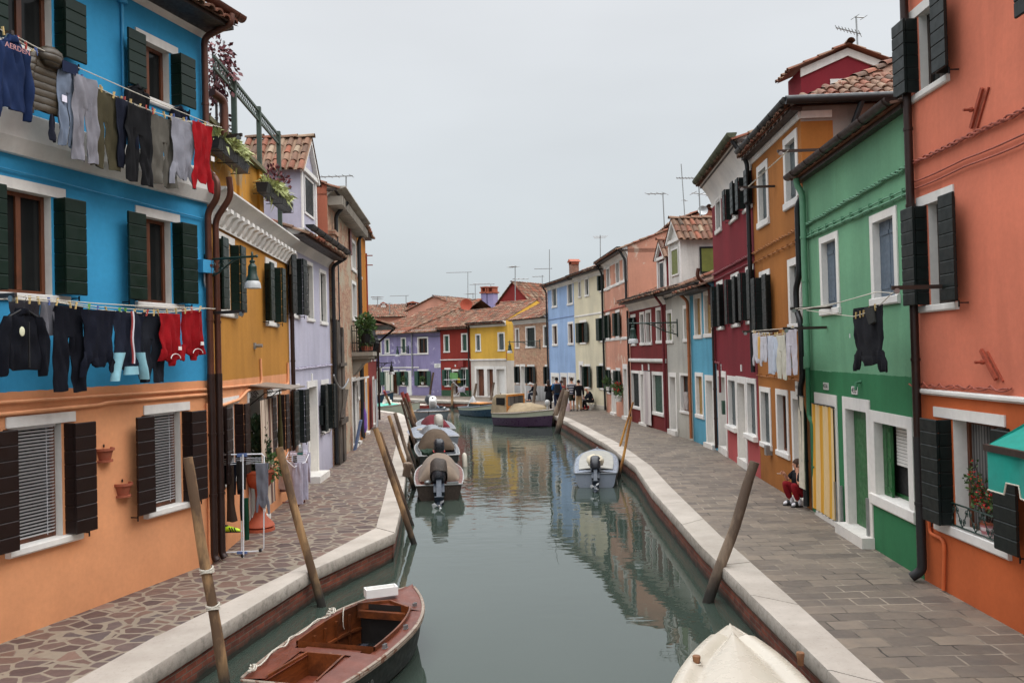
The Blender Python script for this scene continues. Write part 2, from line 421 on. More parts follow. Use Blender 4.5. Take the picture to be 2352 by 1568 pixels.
def M_flags():
 n = NT('porphyry_crazy_paving')
 o = n.obj()
 w = n.node('ShaderNodeVectorMath'); w.operation = 'MULTIPLY_ADD'
 n.link(n.noise(2.5, 3, out=1), w.inputs[0]); w.inputs[1].default_value = (.22, .22, 0); n.link(n.mapped((3.5, 4.2, 0)), w.inputs[2])
 ed = n.node('ShaderNodeTexVoronoi'); ed.feature = 'DISTANCE_TO_EDGE'; ed.inputs['Scale'].default_value = 1; ed.inputs['Randomness'].default_value = .95; n.link(w.outputs[0], ed.inputs['Vector'])
 ce = n.node('ShaderNodeTexVoronoi'); ce.feature = 'F1'; ce.inputs['Scale'].default_value = 1; ce.inputs['Randomness'].default_value = .95; n.link(w.outputs[0], ce.inputs['Vector'])
 rnd = n.sepz(ce.outputs['Color'])[0]
 stone = n.ramp(rnd, [(0, srgb(88, 68, 62)), (.35, srgb(112, 88, 78)), (.6, srgb(124, 94, 78)), (.8, srgb(98, 84, 80)), (1, srgb(138, 108, 92))])
 stone = n.mix(1.0, stone, (.74, .76, .80), 'MULTIPLY'); stone = n.mix(1.0, stone, n.mix(n.ramp(n.noise(9, 6, .65), [(.3, 0.), (.7, 1.)]), (.82,) * 3, (1.14,) * 3), 'MULTIPLY')
 mort = n.mix(n.noise(12, 5), srgb(116, 105, 90), srgb(148, 136, 119))
 dd = n.math('ADD', ed.outputs['Distance'], n.math('MULTIPLY_ADD', n.noise(14, 4), .07, -.035))
 f = n.ramp(dd, [(.062, 0.), (.082, 1.)])
 k = n.mix(f, mort, stone)
 k = n.mix(n.ramp(n.noise(.7, 5), [(.4, 0.), (.75, .35)]), k, n.mix(1.0, k, (.7, .7, .7), 'MULTIPLY'))
 n.col(k); n.rough(n.ramp(n.noise(6, 4), [(.3, .6), (.7, .85)]))
 n.bump(n.math('ADD', f, n.math('MULTIPLY', n.noise(30, 4), .25)), .35, .015)
 return n.mat
MT['flags'] = M_flags()
def M_slabs():
 n = NT('trachyte_slab_paving')
 w = n.node('ShaderNodeVectorMath'); w.operation = 'MULTIPLY_ADD'
 n.link(n.noise(1.6, 4, out=1), w.inputs[0]); w.inputs[1].default_value = (.10, .07, 0); n.link(n.obj(), w.inputs[2])
 bt = n.node('ShaderNodeTexBrick'); n.link(w.outputs[0], bt.inputs['Vector'])
 bt.inputs['Scale'].default_value = 1; bt.inputs['Brick Width'].default_value = .50; bt.inputs['Row Height'].default_value = .285
 bt.inputs['Mortar Size'].default_value = .013; bt.inputs['Mortar Smooth'].default_value = .25; bt.inputs['Bias'].default_value = .0
 bt.inputs['Color1'].default_value = (*srgb(96, 87, 79), 1); bt.inputs['Color2'].default_value = (*srgb(126, 114, 101), 1); bt.inputs['Mortar'].default_value = (*srgb(134, 123, 109), 1)
 bt.offset = .43; bt.squash = .8; bt.squash_frequency = 3
 k = bt.outputs[0]
 k = n.mix(1.0, k, n.mix(n.ramp(n.noise(3.2, 6, .65), [(.3, 0.), (.7, 1.)]), (.82, .82, .84), (1.14, 1.11, 1.06)), 'MULTIPLY')
 k = n.mix(n.math('MULTIPLY', bt.outputs['Fac'], n.ramp(n.noise(1.1, 5, .6), [(.42, 0.), (.58, 1.)])), k, srgb(58, 52, 46))
 k = n.mix(n.math('MULTIPLY', bt.outputs['Fac'], n.ramp(n.noise(.8, 4, vec=n.mapped((1, 1, 1), loc=(9, 4, 0))), [(.5, 0.), (.62, .8)])), k, srgb(158, 146, 130))
 k = n.mix(n.ramp(n.noise(.5, 5), [(.45, 0.), (.75, .4)]), k, n.mix(1.0, k, (.72, .74, .72), 'MULTIPLY'))
 n.col(k); n.rough(n.ramp(n.noise(5, 4), [(.3, .55), (.7, .85)]))
 n.bump(n.math('ADD', n.math('MULTIPLY', bt.outputs['Fac'], -1.0), n.math('MULTIPLY', n.noise(14, 5), .4)), .4, .015)
 return n.mat
MT['slabs'] = M_slabs()
def M_water():
 n = NT('canal_water')
 n.col(n.mix(n.noise(.35, 3), (.036, .052, .041), (.050, .067, .054)))
 n.rough(.008); n.p.inputs['IOR'].default_value = 1.72
 n.p.inputs['Specular IOR Level'].default_value = .5
 v = n.obj()
 amp = n.ramp(n.noise(.16, 2, vec=n.mapped((1, 1, 0), loc=(3, 1, 0))), [(.38, .35), (.62, 1.)])
 h1 = n.noise(1.5, 2, .5, vec=n.mapped((.75, 1.25, 0)))
 h2 = n.noise(4.2, 2, .5, vec=n.mapped((.7, 1.35, 0)))
 h = n.math('ADD', n.math('MULTIPLY', h1, 1.0), n.math('MULTIPLY', h2, .30))
 yy = n.node('ShaderNodeMapRange'); yy.inputs['From Min'].default_value = 13; yy.inputs['From Max'].default_value = 22; yy.inputs['To Min'].default_value = .22; yy.inputs['To Max'].default_value = 1; n.link(n.sepz()[1], yy.inputs['Value'])
 h = n.math('MULTIPLY', n.math('MULTIPLY', h, amp), yy.outputs[0])
 n.bump(h, 1.0, .017)
 return n.mat
MT['water'] = M_water()
def M_stripes(name, cols, per, axis=0, rough=.85):
 """cols: list of (fraction, colour) across one period along an object axis"""
 n = NT(name)
 s = n.sepz()[axis]
 m = n.math('FRACT', n.math('DIVIDE', n.math('ADD', s, 50.0), per))
 st, acc = [], 0
 for f, c in cols:
  st.append((acc, c)); acc += f
 n.col(n.mix(.25, n.ramp(m, st, 'CONSTANT'), n.mix(1.0, n.ramp(m, st, 'CONSTANT'), n.mix(n.noise(6, 4), (.6,) * 3, (1.2,) * 3), 'MULTIPLY')))
 n.rough(rough); return n.mat
_cl = {}
def M_cloth(c, rough=.9, var=.16):
 key = (tuple(round(x, 3) for x in c), rough)
 if key not in _cl:
  n = NT('cloth_%d' % len(_cl))
  n.col(n.mix(n.ramp(n.noise(5, 5, .6), [(.3, 0.), (.7, 1.)]), mul(c, 1 - var), mul(c, 1 + var)))
  n.rough(rough); n.p.inputs['Sheen Weight'].default_value = .1 if sum(c) > .3 else 0
  n.p.inputs['Specular IOR Level'].default_value = .2
  n.bump(n.noise(220, 2), .25, .004)
  _cl[key] = n.mat
 return _cl[key]
# -- world, sun, camera
w = bpy.data.worlds.new('World'); SC.world = w; w.use_nodes = True
t = w.node_tree; N_ = t.nodes; bg = N_['Background']
sky = N_.new('ShaderNodeTexSky'); sky.sky_type = 'NISHITA'; sky.sun_disc = False
SUN_EL, SUN_AZ = R(45), R(108)
sky.sun_elevation = SUN_EL; sky.sun_rotation = SUN_AZ; sky.air_density = 1.5; sky.dust_density = 6
hs = N_.new('ShaderNodeHueSaturation'); hs.inputs['Saturation'].default_value = .1; hs.inputs['Value'].default_value = .7
t.links.new(sky.outputs[0], hs.inputs['Color'])
tc = N_.new('ShaderNodeTexCoord'); sx = N_.new('ShaderNodeSeparateXYZ'); t.links.new(tc.outputs['Generated'], sx.inputs[0])
rp = N_.new('ShaderNodeValToRGB'); cr = rp.color_ramp
for _ in range(4): cr.elements.new(.5)
for e, (p, c) in zip(cr.elements, [(0, (.060, .066, .068)), (.06, (.064, .0705, .0735)), (.22, (.072, .077, .081)), (.41, (.083, .086, .090)), (.62, (.25, .255, .262)), (1, (.46, .466, .478))]):
 e.position = p; e.color = (*c, 1)
t.links.new(sx.outputs[2], rp.inputs[0])
nz = N_.new('ShaderNodeTexNoise'); nz.inputs['Scale'].default_value = 1.6; nz.inputs['Detail'].default_value = 4
mp = N_.new('ShaderNodeMapping'); mp.inputs['Scale'].default_value = (1, 1, 3.2); t.links.new(tc.outputs['Generated'], mp.inputs[0]); t.links.new(mp.outputs[0], nz.inputs['Vector'])
mr = N_.new('ShaderNodeMapRange'); mr.inputs['From Min'].default_value = .3; mr.inputs['From Max'].default_value = .7; mr.inputs['To Min'].default_value = 9.3; mr.inputs['To Max'].default_value = 10.7
t.links.new(nz.outputs[0], mr.inputs['Value'])
vm = N_.new('ShaderNodeVectorMath'); vm.operation = 'SCALE'; t.links.new(rp.outputs[0], vm.inputs[0]); t.links.new(mr.outputs[0], vm.inputs['Scale'])
mx = N_.new('ShaderNodeMix'); mx.data_type = 'RGBA'; mx.inputs[0].default_value = .12
vs2 = N_.new('ShaderNodeVectorMath'); vs2.operation = 'SCALE'; vs2.inputs['Scale'].default_value = 10
t.links.new(vm.outputs[0], vs2.inputs[0])
t.links.new(vs2.outputs[0], mx.inputs[6]); t.links.new(hs.outputs[0], mx.inputs[7])
t.links.new(mx.outputs[2], bg.inputs['Color']); bg.inputs['Strength'].default_value = .1
sl = bpy.data.lights.new('sun', 'SUN'); sl.energy = 1.15; sl.angle = R(40); sl.color = (1, .975, .94)
so = bpy.data.objects.new('sun', sl); COL.objects.link(so)
sd = Vector((math.sin(SUN_AZ) * math.cos(SUN_EL), math.cos(SUN_AZ) * math.cos(SUN_EL), math.sin(SUN_EL)))
so.rotation_euler = sd.to_track_quat('Z', 'Y').to_euler()
so.location = (0, 0, 40)
cam = bpy.data.cameras.new('camera'); co = bpy.data.objects.new('camera', cam); COL.objects.link(co)
cam.sensor_fit = 'HORIZONTAL'; cam.sensor_width = 36; cam.lens = 36 * FPX / 2352; cam.clip_start = .05; cam.clip_end = 3000
mm = Matrix.Identity(4)
for i in range(3):
 mm[i][0] = CRIGHT[i]; mm[i][1] = CUP[i]; mm[i][2] = -_fwd[i]; mm[i][3] = CPOS[i]
co.matrix_world = mm; SC.camera = co
SC.view_settings.view_transform = 'Standard'; SC.view_settings.look = 'None'; SC.view_settings.exposure = 0
SC.cycles.use_denoising = True
SC.cycles.max_bounces = 8; SC.cycles.diffuse_bounces = 4; SC.cycles.glossy_bounces = 4
MT['green'] = GRN
MT['quay_brick'] = MT['quay']
for q in ('green', 'black_green', 'brown_shut'): MT[q].node_tree.nodes['Principled BSDF'].inputs['Specular IOR Level'].default_value = .3
# -- roof tiles
def tile_plane(mb, P, n, W, S, lo=0.0, hi=0.0, pitch=.21, row=.36, seed=0, rad=.075, mi=0, keep=None):
 """tiles on a plane: P(s, t) gives a point s along the eave, t up the slope; n its normal.
 lo/hi: how much the slope's left/right ends are cut in at the top (hips)."""
 rnd = random.Random(seed)
 nc = max(2, int(W / pitch)); pitch = W / nc
 nrow = max(2, int(S / row)); rh = S / nrow
 K = 7
 for r in range(nrow):
  t0 = r * rh
  for c in range(nc):
   s0 = c * pitch + pitch / 2
   tm = (t0 + rh / 2) / S
   if s0 < lo * tm or s0 > W - hi * tm: continue
   if keep and not keep(s0, t0 + rh / 2): continue
   dz = rnd.uniform(-.008, .012); ds = rnd.uniform(-.012, .012); tw = rnd.uniform(-.012, .012)
   rows = []
   ta, tb = t0 - .04 + rnd.uniform(-.03, .03) - (.05 if r == 0 else 0), t0 + rh + .03
   for ti, (tt, rr, lift) in enumerate(((ta, rad * 1.12, .030), (tb, rad * .92, .008))):
    pr = []
    for k in range(K):
     a = PI * k / (K - 1)
     pr.append(P(s0 + ds + (tw if ti else -tw) - math.cos(a) * rr, tt) + n * (math.sin(a) * rr * .85 + lift + dz))
    rows.append(pr)
   base = len(mb.f)
   mb.grid(rows, mi)
   inner = [P(s0 + ds - tw - math.cos(PI * k / (K - 1)) * rad * .9, ta) + n * (math.sin(PI * k / (K - 1)) * rad * .62 + .024 + dz) for k in range(K)]
   mb.grid([rows[0], inner], mi)
   for fi in range(base, len(mb.f)): mb.uv[fi] = (c + seed * 37.0 + .5, r + .5)
 base = len(mb.f)
 mb.quad(P(0, -.06) + n * .012, P(W, -.06) + n * .012, P(W - hi, S) + n * .012, P(lo, S) + n * .012, mi)
 for fi in range(base, len(mb.f)): mb.uv[fi] = (seed + .5, .5)
def ridge(mb, a, b, r=.1, seed=0, mi=0):
 a, b = Vector(a), Vector(b); d = b - a; L = d.length; d.normalize()
 side = d.cross(Vector((0, 0, 1))).normalized(); up = side.cross(d)
 n = max(1, int(L / .38)); rnd = random.Random(seed)
 for i in range(n):
  p0 = a + d * (L * i / n - .03); p1 = a + d * (L * (i + 1) / n + .02)
  q = rnd.uniform(-.01, .015)
  base = len(mb.f)
  mb.grid([[p + side * math.cos(PI * k / 6) * rr + up * (math.sin(PI * k / 6) * rr * .9 + q + li - .02) for k in range(7)] for p, rr, li in ((p0, r * 1.1, .02), (p1, r * .92, 0))], mi)
  for fi in range(base, len(mb.f)): mb.uv[fi] = (i + seed * 13 + .5, 77.5)
# -- houses
class House:
 def __init__(s, name, label, p0, p1, depth=6, cat='house', group=None):
  p0, p1 = Vector((p0[0], p0[1], 0)), Vector((p1[0], p1[1], 0))
  d = p1 - p0; s.W = d.length; s.d = d.normalized(); s.n = Vector((s.d.y, -s.d.x, 0))   # n: towards the street
  s.p0 = p0; s.depth = depth; s.holes = []; s.rz = math.atan2(d.y, d.x)
  s.root = thing(name, label, cat, p0, s.rz, group)
  s.M = Matrix.Translation(p0) @ Matrix.Rotation(s.rz, 4, 'Z')
 def px(s, v, x, y, off=0.0):
  r = ray(v, x, y); q = s.p0 + s.n * off
  t = (q - CPOS).dot(s.n) / r.dot(s.n)
  w = CPOS + r * t
  return (w - s.p0).dot(s.d), w.z
 def z(s, v, x, y, off=0.0): return s.px(v, x, y, off)[1]
 def u(s, v, x, y, off=0.0): return s.px(v, x, y, off)[0]
 def part(s, mb, name, mats, smooth=False, parent=None, fix=True):
  return mb.build(name, mats, parent or s.root, smooth, fix)
 def rect(s, v, x0, x1, yt, yb, edge='L'):
  xe = x0 if edge == 'L' else x1
  zt = s.z(v, xe, yt); zb = 0.0 if yb is None else s.z(v, xe, yb)
  yl = (yt + (yb if yb is not None else yt + 200)) / 2
  u0 = s.u(v, x0, yl); u1 = s.u(v, x1, yl)
  return u0, u1, zb, zt
 # ---- wall with real openings
 def wall(s, H, mats, zsplit=None, z0=-.9, sides=True, sidemi=0, sideH=None):
  mb = MB()
  us = sorted({0.0, s.W} | {h[i] for h in s.holes for i in (0, 1)})
  us = [u for u in us if -1e-6 <= u <= s.W + 1e-6]
  zs = sorted({z0, H} | {h[i] for h in s.holes for i in (2, 3)})
  zs = [z for z in zs if z0 <= z <= H]
  for i in range(len(us) - 1):
   for j in range(len(zs) - 1):
    uc, zc = (us[i] + us[i + 1]) / 2, (zs[j] + zs[j + 1]) / 2
    if us[i + 1] - us[i] < 1e-5 or zs[j + 1] - zs[j] < 1e-5: continue
    if any(h[0] < uc < h[1] and h[2] < zc < h[3] for h in s.holes): continue
    mb.quad((us[i], 0, zs[j]), (us[i + 1], 0, zs[j]), (us[i + 1], 0, zs[j + 1]), (us[i], 0, zs[j + 1]), 0)
  for (a, b, c, d, rd, mi) in s.holes:
   mb.quad((a, 0, c), (a, rd, c), (a, rd, d), (a, 0, d), mi)
   mb.quad((b, rd, c), (b, 0, c), (b, 0, d), (b, rd, d), mi)
   mb.quad((a, 0, d), (a, rd, d), (b, rd, d), (b, 0, d), mi)
   mb.quad((a, rd, c), (a, 0, c), (b, 0, c), (b, rd, c), mi)
  D = s.depth
  if sides:
   h2 = sideH or H
   for uu in (0, s.W):
    mb.quad((uu, 0, z0), (uu, D, z0), (uu, D, h2), (uu, 0, h2), sidemi)
   mb.quad((0, D, z0), (s.W, D, z0), (s.W, D, h2), (0, D, h2), 0)
  s.H = H
  s.wallob = s.part(mb, 'wall', mats)
  return s.wallob
 # ---- window: outer rect of its white trim
 def win(s, rc, st='ls', sh='bi', shc='green', sash='sash_brown', pane='glass', t=.10, rd=.16, lh=.13, sl=.09, blind=False, w2=None,
   label=None, inset=.07, boards=.17, mull=True, sillout=.05, half=None, trim=None):
  u0, u1, zb, zt = rc
  if u1 < u0: u0, u1 = u1, u0
  trim = trim or WHITE
  so = getattr(s, 'sh_out', 0)
  il, ir = (so[0] * (u1 - u0), so[1] * (u1 - u0)) if so and st == 'ls' and sh == 'bi' else (inset, inset)
  if st == 'ls': a, b, c, d = u0 + il, u1 - ir, zb + sl, zt - lh
  else: a, b, c, d = u0 + t, u1 - t, zb + t, zt - t
  s.holes.append((a, b, c, d, rd, 1))
  W = b - a
  mb = MB(); f = .055; y0, y1 = rd - .05, rd - .004
  for x0, x1, za, zb2 in ((a, a + f, c, d), (b - f, b, c, d), (a + f, b - f, c, c + f), (a + f, b - f, d - f, d)):
   mb.box(x0 + .002, x1 - .002, y0, y1, za + .002, zb2 - .002)
  if mull and W > .45: mb.box((a + b) / 2 - .035, (a + b) / 2 + .035, y0 - .004, y1 - .003, c + f, d - f)
  wo = s.part(mb, 'window', MT[sash])
  if label: wo['label'] = label
  mb = MB(); mb.quad((a, rd - .02, c), (b, rd - .02, c), (b, rd - .02, d), (a, rd - .02, d))
  s.part(mb, 'pane', MT[pane], parent=wo)
  if blind:
   mb = MB(); z = d - .03
   while z > c + .05:
    mb.add([(a + .03, rd - .075, z), (b - .03, rd - .075, z), (b - .03, rd - .055, z - .024), (a + .03, rd - .055, z - .024)], [(0, 1, 2, 3)]); z -= .041
   for q in (.2, .8): mb.bar((a + W * q, rd - .08, d), (a + W * q, rd - .08, c + .04), .004, .004)
   mb.box(a + .02, b - .02, rd - .09, rd - .052, d - .04, d - .004)
   s.part(mb, 'venetian_blind', MT['plastic_white'], parent=wo)
  mb = MB()
  if st == 'ls':
   mb.box(u0, u1, -.022, -.001, zt - lh, zt)
  else:
   mb.box(u0, u1, -.022, -.001, zt - t, zt)
   mb.box(u0, u0 + t, -.022, -.001, zb + t, zt - t); mb.box(u1 - t, u1, -.022, -.001, zb + t, zt - t)
  s.part(mb, 'surround', trim, parent=wo)
  mb = MB(); th = sl if st == 'ls' else t
  e = .03
  mb.prism([(-.001, zb), (-sillout + .015, zb), (-sillout, zb + .02), (-sillout, zb + th - .008), (-sillout + .008, zb + th + .002), (-.001, zb + th + .006)],
                 lambda p: (u0 - e, p[0], p[1]), lambda p: (u1 + e, p[0], p[1]))
  s.part(mb, 'sill', trim, parent=wo)
  def leaf(mb, o, dx, L, th, za, zb_, bh):
   """boards of one leaf from o along unit dir dx (horizontal), thickness th to its left normal"""
   o = Vector((o[0], o[1], 0)); dx = Vector((dx[0], dx[1], 0)).normalized(); ny = Vector((-dx.y, dx.x, 0)) * th
   nb = max(2, round((zb_ - za) / bh)); hh = (zb_ - za) / nb; ch = min(.010, hh * .08)
   for i in range(nb):
    q0, q1 = za + i * hh + .0015, za + (i + 1) * hh - .0015
    prof = [(ch, q0), (1 - 0, q0 + 0), (1, q1), (ch, q1)]
    P = lambda f, g, z: o + dx * (L * f) + ny * g + Vector((0, 0, z))
    cc = ch / th if False else .22
    pts = []
    for f in (0, 1):
     pts += [P(f, cc, q0), P(f, 1 - cc, q0), P(f, 1, q0 + ch), P(f, 1, q1 - ch), P(f, 1 - cc, q1), P(f, cc, q1), P(f, 0, q1 - ch), P(f, 0, q0 + ch)]
    mb.add(pts, [tuple(range(8))[::-1], tuple(range(8, 16))] + [(k, (k + 1) % 8, 8 + (k + 1) % 8, 8 + k) for k in range(8)])
   P = lambda f, g, z: o + dx * (L * f) + ny * g + Vector((0, 0, z))
   mb.add([P(f, g, z) for f, g, z in ((.02, .4, za), (.98, .4, za), (.98, .6, za), (.02, .6, za), (.02, .4, zb_), (.98, .4, zb_), (.98, .6, zb_), (.02, .6, zb_))], [(0, 3, 2, 1), (4, 5, 6, 7), (0, 1, 5, 4), (1, 2, 6, 5), (2, 3, 7, 6), (3, 0, 4, 7)])
  def hook(mb, x, zz):
   mb.bar((x, -.005, zz), (x, -.12, zz), .014, .014); mb.bar((x, -.12, zz - .05), (x, -.12, zz + .03), .014, .014)
  if sh == 'bi':
   L1 = .15 if so else rd - .06 + .075; y0_ = -.004 if so else rd - .06; yo = -.165 if so else -.085
   L2 = (w2 or max(.18, min(.42, W * .5 - .10))) if not so else (w2 or .33)
   for sgn, e in ((-1, a), (1, b)):
    mb = MB()
    xi = e + sgn * .036 if so else e - sgn * .030
    leaf(mb, (xi, y0_), (0, -1), L1, .032 * sgn, c + .012, d - .012, boards)
    if sgn < 0: leaf(mb, (xi + .005, yo), (-1, 0), L2, .034, c + .012, d - .012, boards)
    else: leaf(mb, (xi - .005, yo), (1, 0), L2, -.034, c + .012, d - .012, boards)
    s.part(mb, 'shutter', MT[shc], parent=wo)
    if boards < .2:
     mb = MB(); hook(mb, xi + sgn * L2 * .8, c - .02); s.part(mb, 'shutter_stay', MT['iron'], parent=wo)
  elif sh == 'closed':
   n = 2 if W > .5 else 1
   for i in range(n):
    mb = MB(); x0 = a + .004 + W * i / n; L = W / n - .008
    mb.box(x0, x0 + L, .085 + .004 * i, .108, c + .004, d - .004)
    for zz in (c + (d - c) * .14, c + (d - c) * .84): mb.box(x0 + .02, x0 + L - .02, .074, .0845, zz - .03, zz + .03)
    s.part(mb, 'shutter', MT[shc], parent=wo)
  elif sh == 'flat':       # leaves folded flat on the wall on both sides
   L2 = w2 or W * .5
   for sgn, e in ((-1, u0 if st != 'ls' else a), (1, u1 if st != 'ls' else b)):
    mb = MB()
    if sgn < 0: leaf(mb, (e - .01, -.03), (-1, 0), L2, .034, c + .012, d - .012, boards)
    else: leaf(mb, (e + .01, -.03), (1, 0), L2, -.034, c + .012, d - .012, boards)
    s.part(mb, 'shutter', MT[shc], parent=wo)
  return wo
 def door(s, rc, t=.11, rd=.28, leafm='sash_brown', step=.10, frame=True, leaf=True, lintel=None, stepout=.12, trim=None, name='door', panels=True):
  u0, u1, zb, zt = rc
  if u1 < u0: u0, u1 = u1, u0
  trim = trim or WHITE
  a, b, c, d = u0 + t, u1 - t, step, zt - (lintel or t * 1.3)
  s.holes.append((a, b, c, d, rd, 1))
  mb = MB()
  mb.box(a + .003, b - .003, rd - .05, rd - .002, c + .003, d - .003)
  if panels:
   pw = (b - a)
   for zc0, zc1 in ((c + .15, c + (d - c) * .45), (c + (d - c) * .5, d - .15)):
    mb.box(a + pw * .15, b - pw * .15, rd - .062, rd - .0505, zc0, zc1)
  do = s.part(mb, name, MT[leafm])
  mb = MB()
  mb.box(u0, u1, -.022, -.001, d, zt); mb.box(u0, a, -.022, -.001, c, d); mb.box(b, u1, -.022, -.001, c, d)
  s.part(mb, 'surround', trim, parent=do)
  mb = MB(); mb.box(u0 - .02, u1 + .02, -stepout, -.001, -.05, step); s.part(mb, 'doorstep', trim, parent=do)
  if leafm != 'dark':
   mb = MB(); mb.ball((b - .09, rd - .075, c + .95), .022, .022, .022, 8); s.part(mb, 'handle', MT['iron'], parent=do, smooth=True)
  return do
 def ledge(s, u0, u1, z0, z1, out=.06, mat=None, name='ledge'):
  mb = MB()
  mb.prism([(-.001, z0), (-out * .5, z0), (-out, z0 + (z1 - z0) * .35), (-out, z1 - .02), (-out * .8, z1), (-.001, z1)], lambda p: (u0, p[0], p[1]), lambda p: (u1, p[0], p[1]))
  return s.part(mb, name, mat or WHITE)
 def cornice(s, z0, z1, out, mat=None, u0=None, u1=None, steps=4, cove=True):
  mb = MB(); pr = [(-.001, z1)]
  for i in range(9):
   f = i / 8
   o = out * (f ** 1.8 if cove else math.ceil(f * steps) / steps)
   pr.append((-.002 - o, z0 + (z1 - z0) * f * .88))
  pr.append((-.002 - out, z1 - .001))
  pr = pr[1:] + [(-.001, z1 - .001), (-.001, z0)]
  a = 0 if u0 is None else u0; b = s.W if u1 is None else u1
  mb.prism(pr, lambda p: (a, p[0], p[1]), lambda p: (b, p[0], p[1]))
  return s.part(mb, 'cornice', mat or WHITE, smooth=30)
 def gutter(s, z, out, mat='gutter_black', r=.075, u0=None, u1=None):
  mb = MB(); a = -.03 if u0 is None else u0; b = s.W + .03 if u1 is None else u1
  pr = [(-out - r * math.cos(PI * k / 8) * 1, z - r * math.sin(PI * k / 8)) for k in range(9)]
  pi = [(-out - (r - .012) * math.cos(PI * k / 8), z - (r - .012) * math.sin(PI * k / 8)) for k in range(9)][::-1]
  poly = pr + pi
  n = len(poly)
  va = [(a, p[0], p[1]) for p in poly]; vb = [(b, p[0], p[1]) for p in poly]
  mb.add(va + vb, [(i, (i + 1) % n, n + (i + 1) % n, n + i) for i in range(n)])
  for uu in (a, b): mb.add([(uu, p[0], p[1]) for p in pr], [tuple(range(9))])
  x = a + .5
  while x < b:
   mb.tube([(x, p[0] * 1.0, p[1] - .001) for p in [(-out - (r + .004) * math.cos(PI * k / 8), z - (r + .004) * math.sin(PI * k / 8)) for k in range(9)]], .006, 4); x += .9
  return s.part(mb, 'gutter', MT[mat], smooth=40)
 def pipe(s, pts, r=.045, mat='gutter_black', name='downpipe', bands=True, n=10):
  mb = MB(); P = [Vector(p) for p in pts]
  Q = [P[0]]
  for i in range(1, len(P) - 1):
   d0 = (P[i - 1] - P[i]); d1 = (P[i + 1] - P[i]); k = min(.12, d0.length * .45, d1.length * .45)
   a, b = P[i] + d0.normalized() * k, P[i] + d1.normalized() * k
   for q in range(5):
    f = q / 4; Q.append(a * (1 - f) ** 2 + P[i] * 2 * f * (1 - f) + b * f * f)
  Q.append(P[-1])
  mb.tube(Q, r, n)
  if bands:
   for i in range(len(P) - 1):
    L = (P[i + 1] - P[i]).length
    if L > 1.2:
     m = int(L / 1.1)
     for q in range(1, m + 1):
      c = P[i].lerp(P[i + 1], q / (m + 1)); d = (P[i + 1] - P[i]).normalized() * .02
      mb.tube([c - d, c + d], r * 1.18, n)
  return s.part(mb, name, MT[mat], smooth=40)
 def cable(s, u0, z0, u1, z1, mat, sag=.05, r=.012, twist=0, name='cable', seg=24, y=-.03, clips=0, wob=.015, seed=0):
  mb = MB(); rnd = random.Random(seed + int(u0 * 10))
  for k in range(max(1, twist)):
   pts = []
   m = seg * (5 if twist else 1)
   for i in range(m + 1):
    f = i / m
    zz = z0 + (z1 - z0) * f + wob * noise.noise(Vector((f * 9, seed, k * 3)))
    span = (f * 6) % 1
    zz -= sag * 4 * span * (1 - span) * .25
    an = 2 * PI * (k / max(1, twist) + f * (u1 - u0) * 2.2)
    o = .022 if twist else 0
    pts.append((u0 + (u1 - u0) * f, y + o * math.cos(an) - .01, zz + o * math.sin(an)))
   mb.tube(pts, r, 5)
  for i in range(clips):
   f = (i + .5) / clips
   mb.box(u0 + (u1 - u0) * f - .012, u0 + (u1 - u0) * f + .012, y - .03, -.001, z0 + (z1 - z0) * f - .02, z0 + (z1 - z0) * f + .035)
  return s.part(mb, name, mat, smooth=True)
 # ---- gable roof with its ridge parallel to the street
 def roof(s, z, slope=20, over=.35, u0=None, u1=None, depth=None, mat=None, tiles=True, seed=1, hipL=0, hipR=0, rows=None, endover=.08, pitch=.21, gmat=None):
  D = depth or s.depth; sl = R(slope); a = (-endover if u0 is None else u0); b = (s.W + endover if u1 is None else u1)
  S = (D / 2 + over) / math.cos(sl)
  n = Vector((0, -math.sin(sl), math.cos(sl)))
  zb = z - over * math.tan(sl)
  def P(q, t): return Vector((a + q, -over + t * math.cos(sl), zb + t * math.sin(sl)))
  mb = MB()
  tile_plane(mb, P, n, b - a, S, hipL, hipR, seed=seed, pitch=pitch)
  zr = zb + S * math.sin(sl)
  mb2 = MB()
  yr = D / 2; yb = D + over
  mb.quad((a + hipL, yr, zr), (b - hipR, yr, zr), (b, yb, zb), (a, yb, zb))
  mb.uv[len(mb.f) - 1] = (3.5, 8.5)
  ridge(mb, (a + hipL, yr, zr + .04), (b - hipR, yr, zr + .04), seed=seed)
  if hipL: mb.quad((a, -over, zb), (a, yb, zb), (a + hipL, yr, zr), (a + hipL, yr, zr)); ridge(mb, (a, -over, zb), (a + hipL, yr, zr + .03), seed=seed + 1)
  if hipR: mb.quad((b, -over, zb), (b, yb, zb), (b - hipR, yr, zr), (b - hipR, yr, zr)); ridge(mb, (b, -over, zb), (b - hipR, yr, zr + .03), seed=seed + 2)
  ro = s.part(mb, 'roof', MT['tile'], smooth=50, fix=False)
  mb = MB()
  mb.box(a + .02, b - .02, -over + .02, -.002, zb - .06, zb + .0)
  s.part(mb, 'eave_board', MT['sash_dark'])
  if not (hipL or hipR):
   for uu in (0.0, s.W):
    mb = MB(); mb.add([(uu, 0, z - .3), (uu, D, z - .3), (uu, D, z), (uu, D / 2, zr - .02), (uu, 0, z)], [(0, 1, 2, 3, 4)])
    s.part(mb, 'gable_wall', gmat or s.wallob.data.materials[0])
  return zr
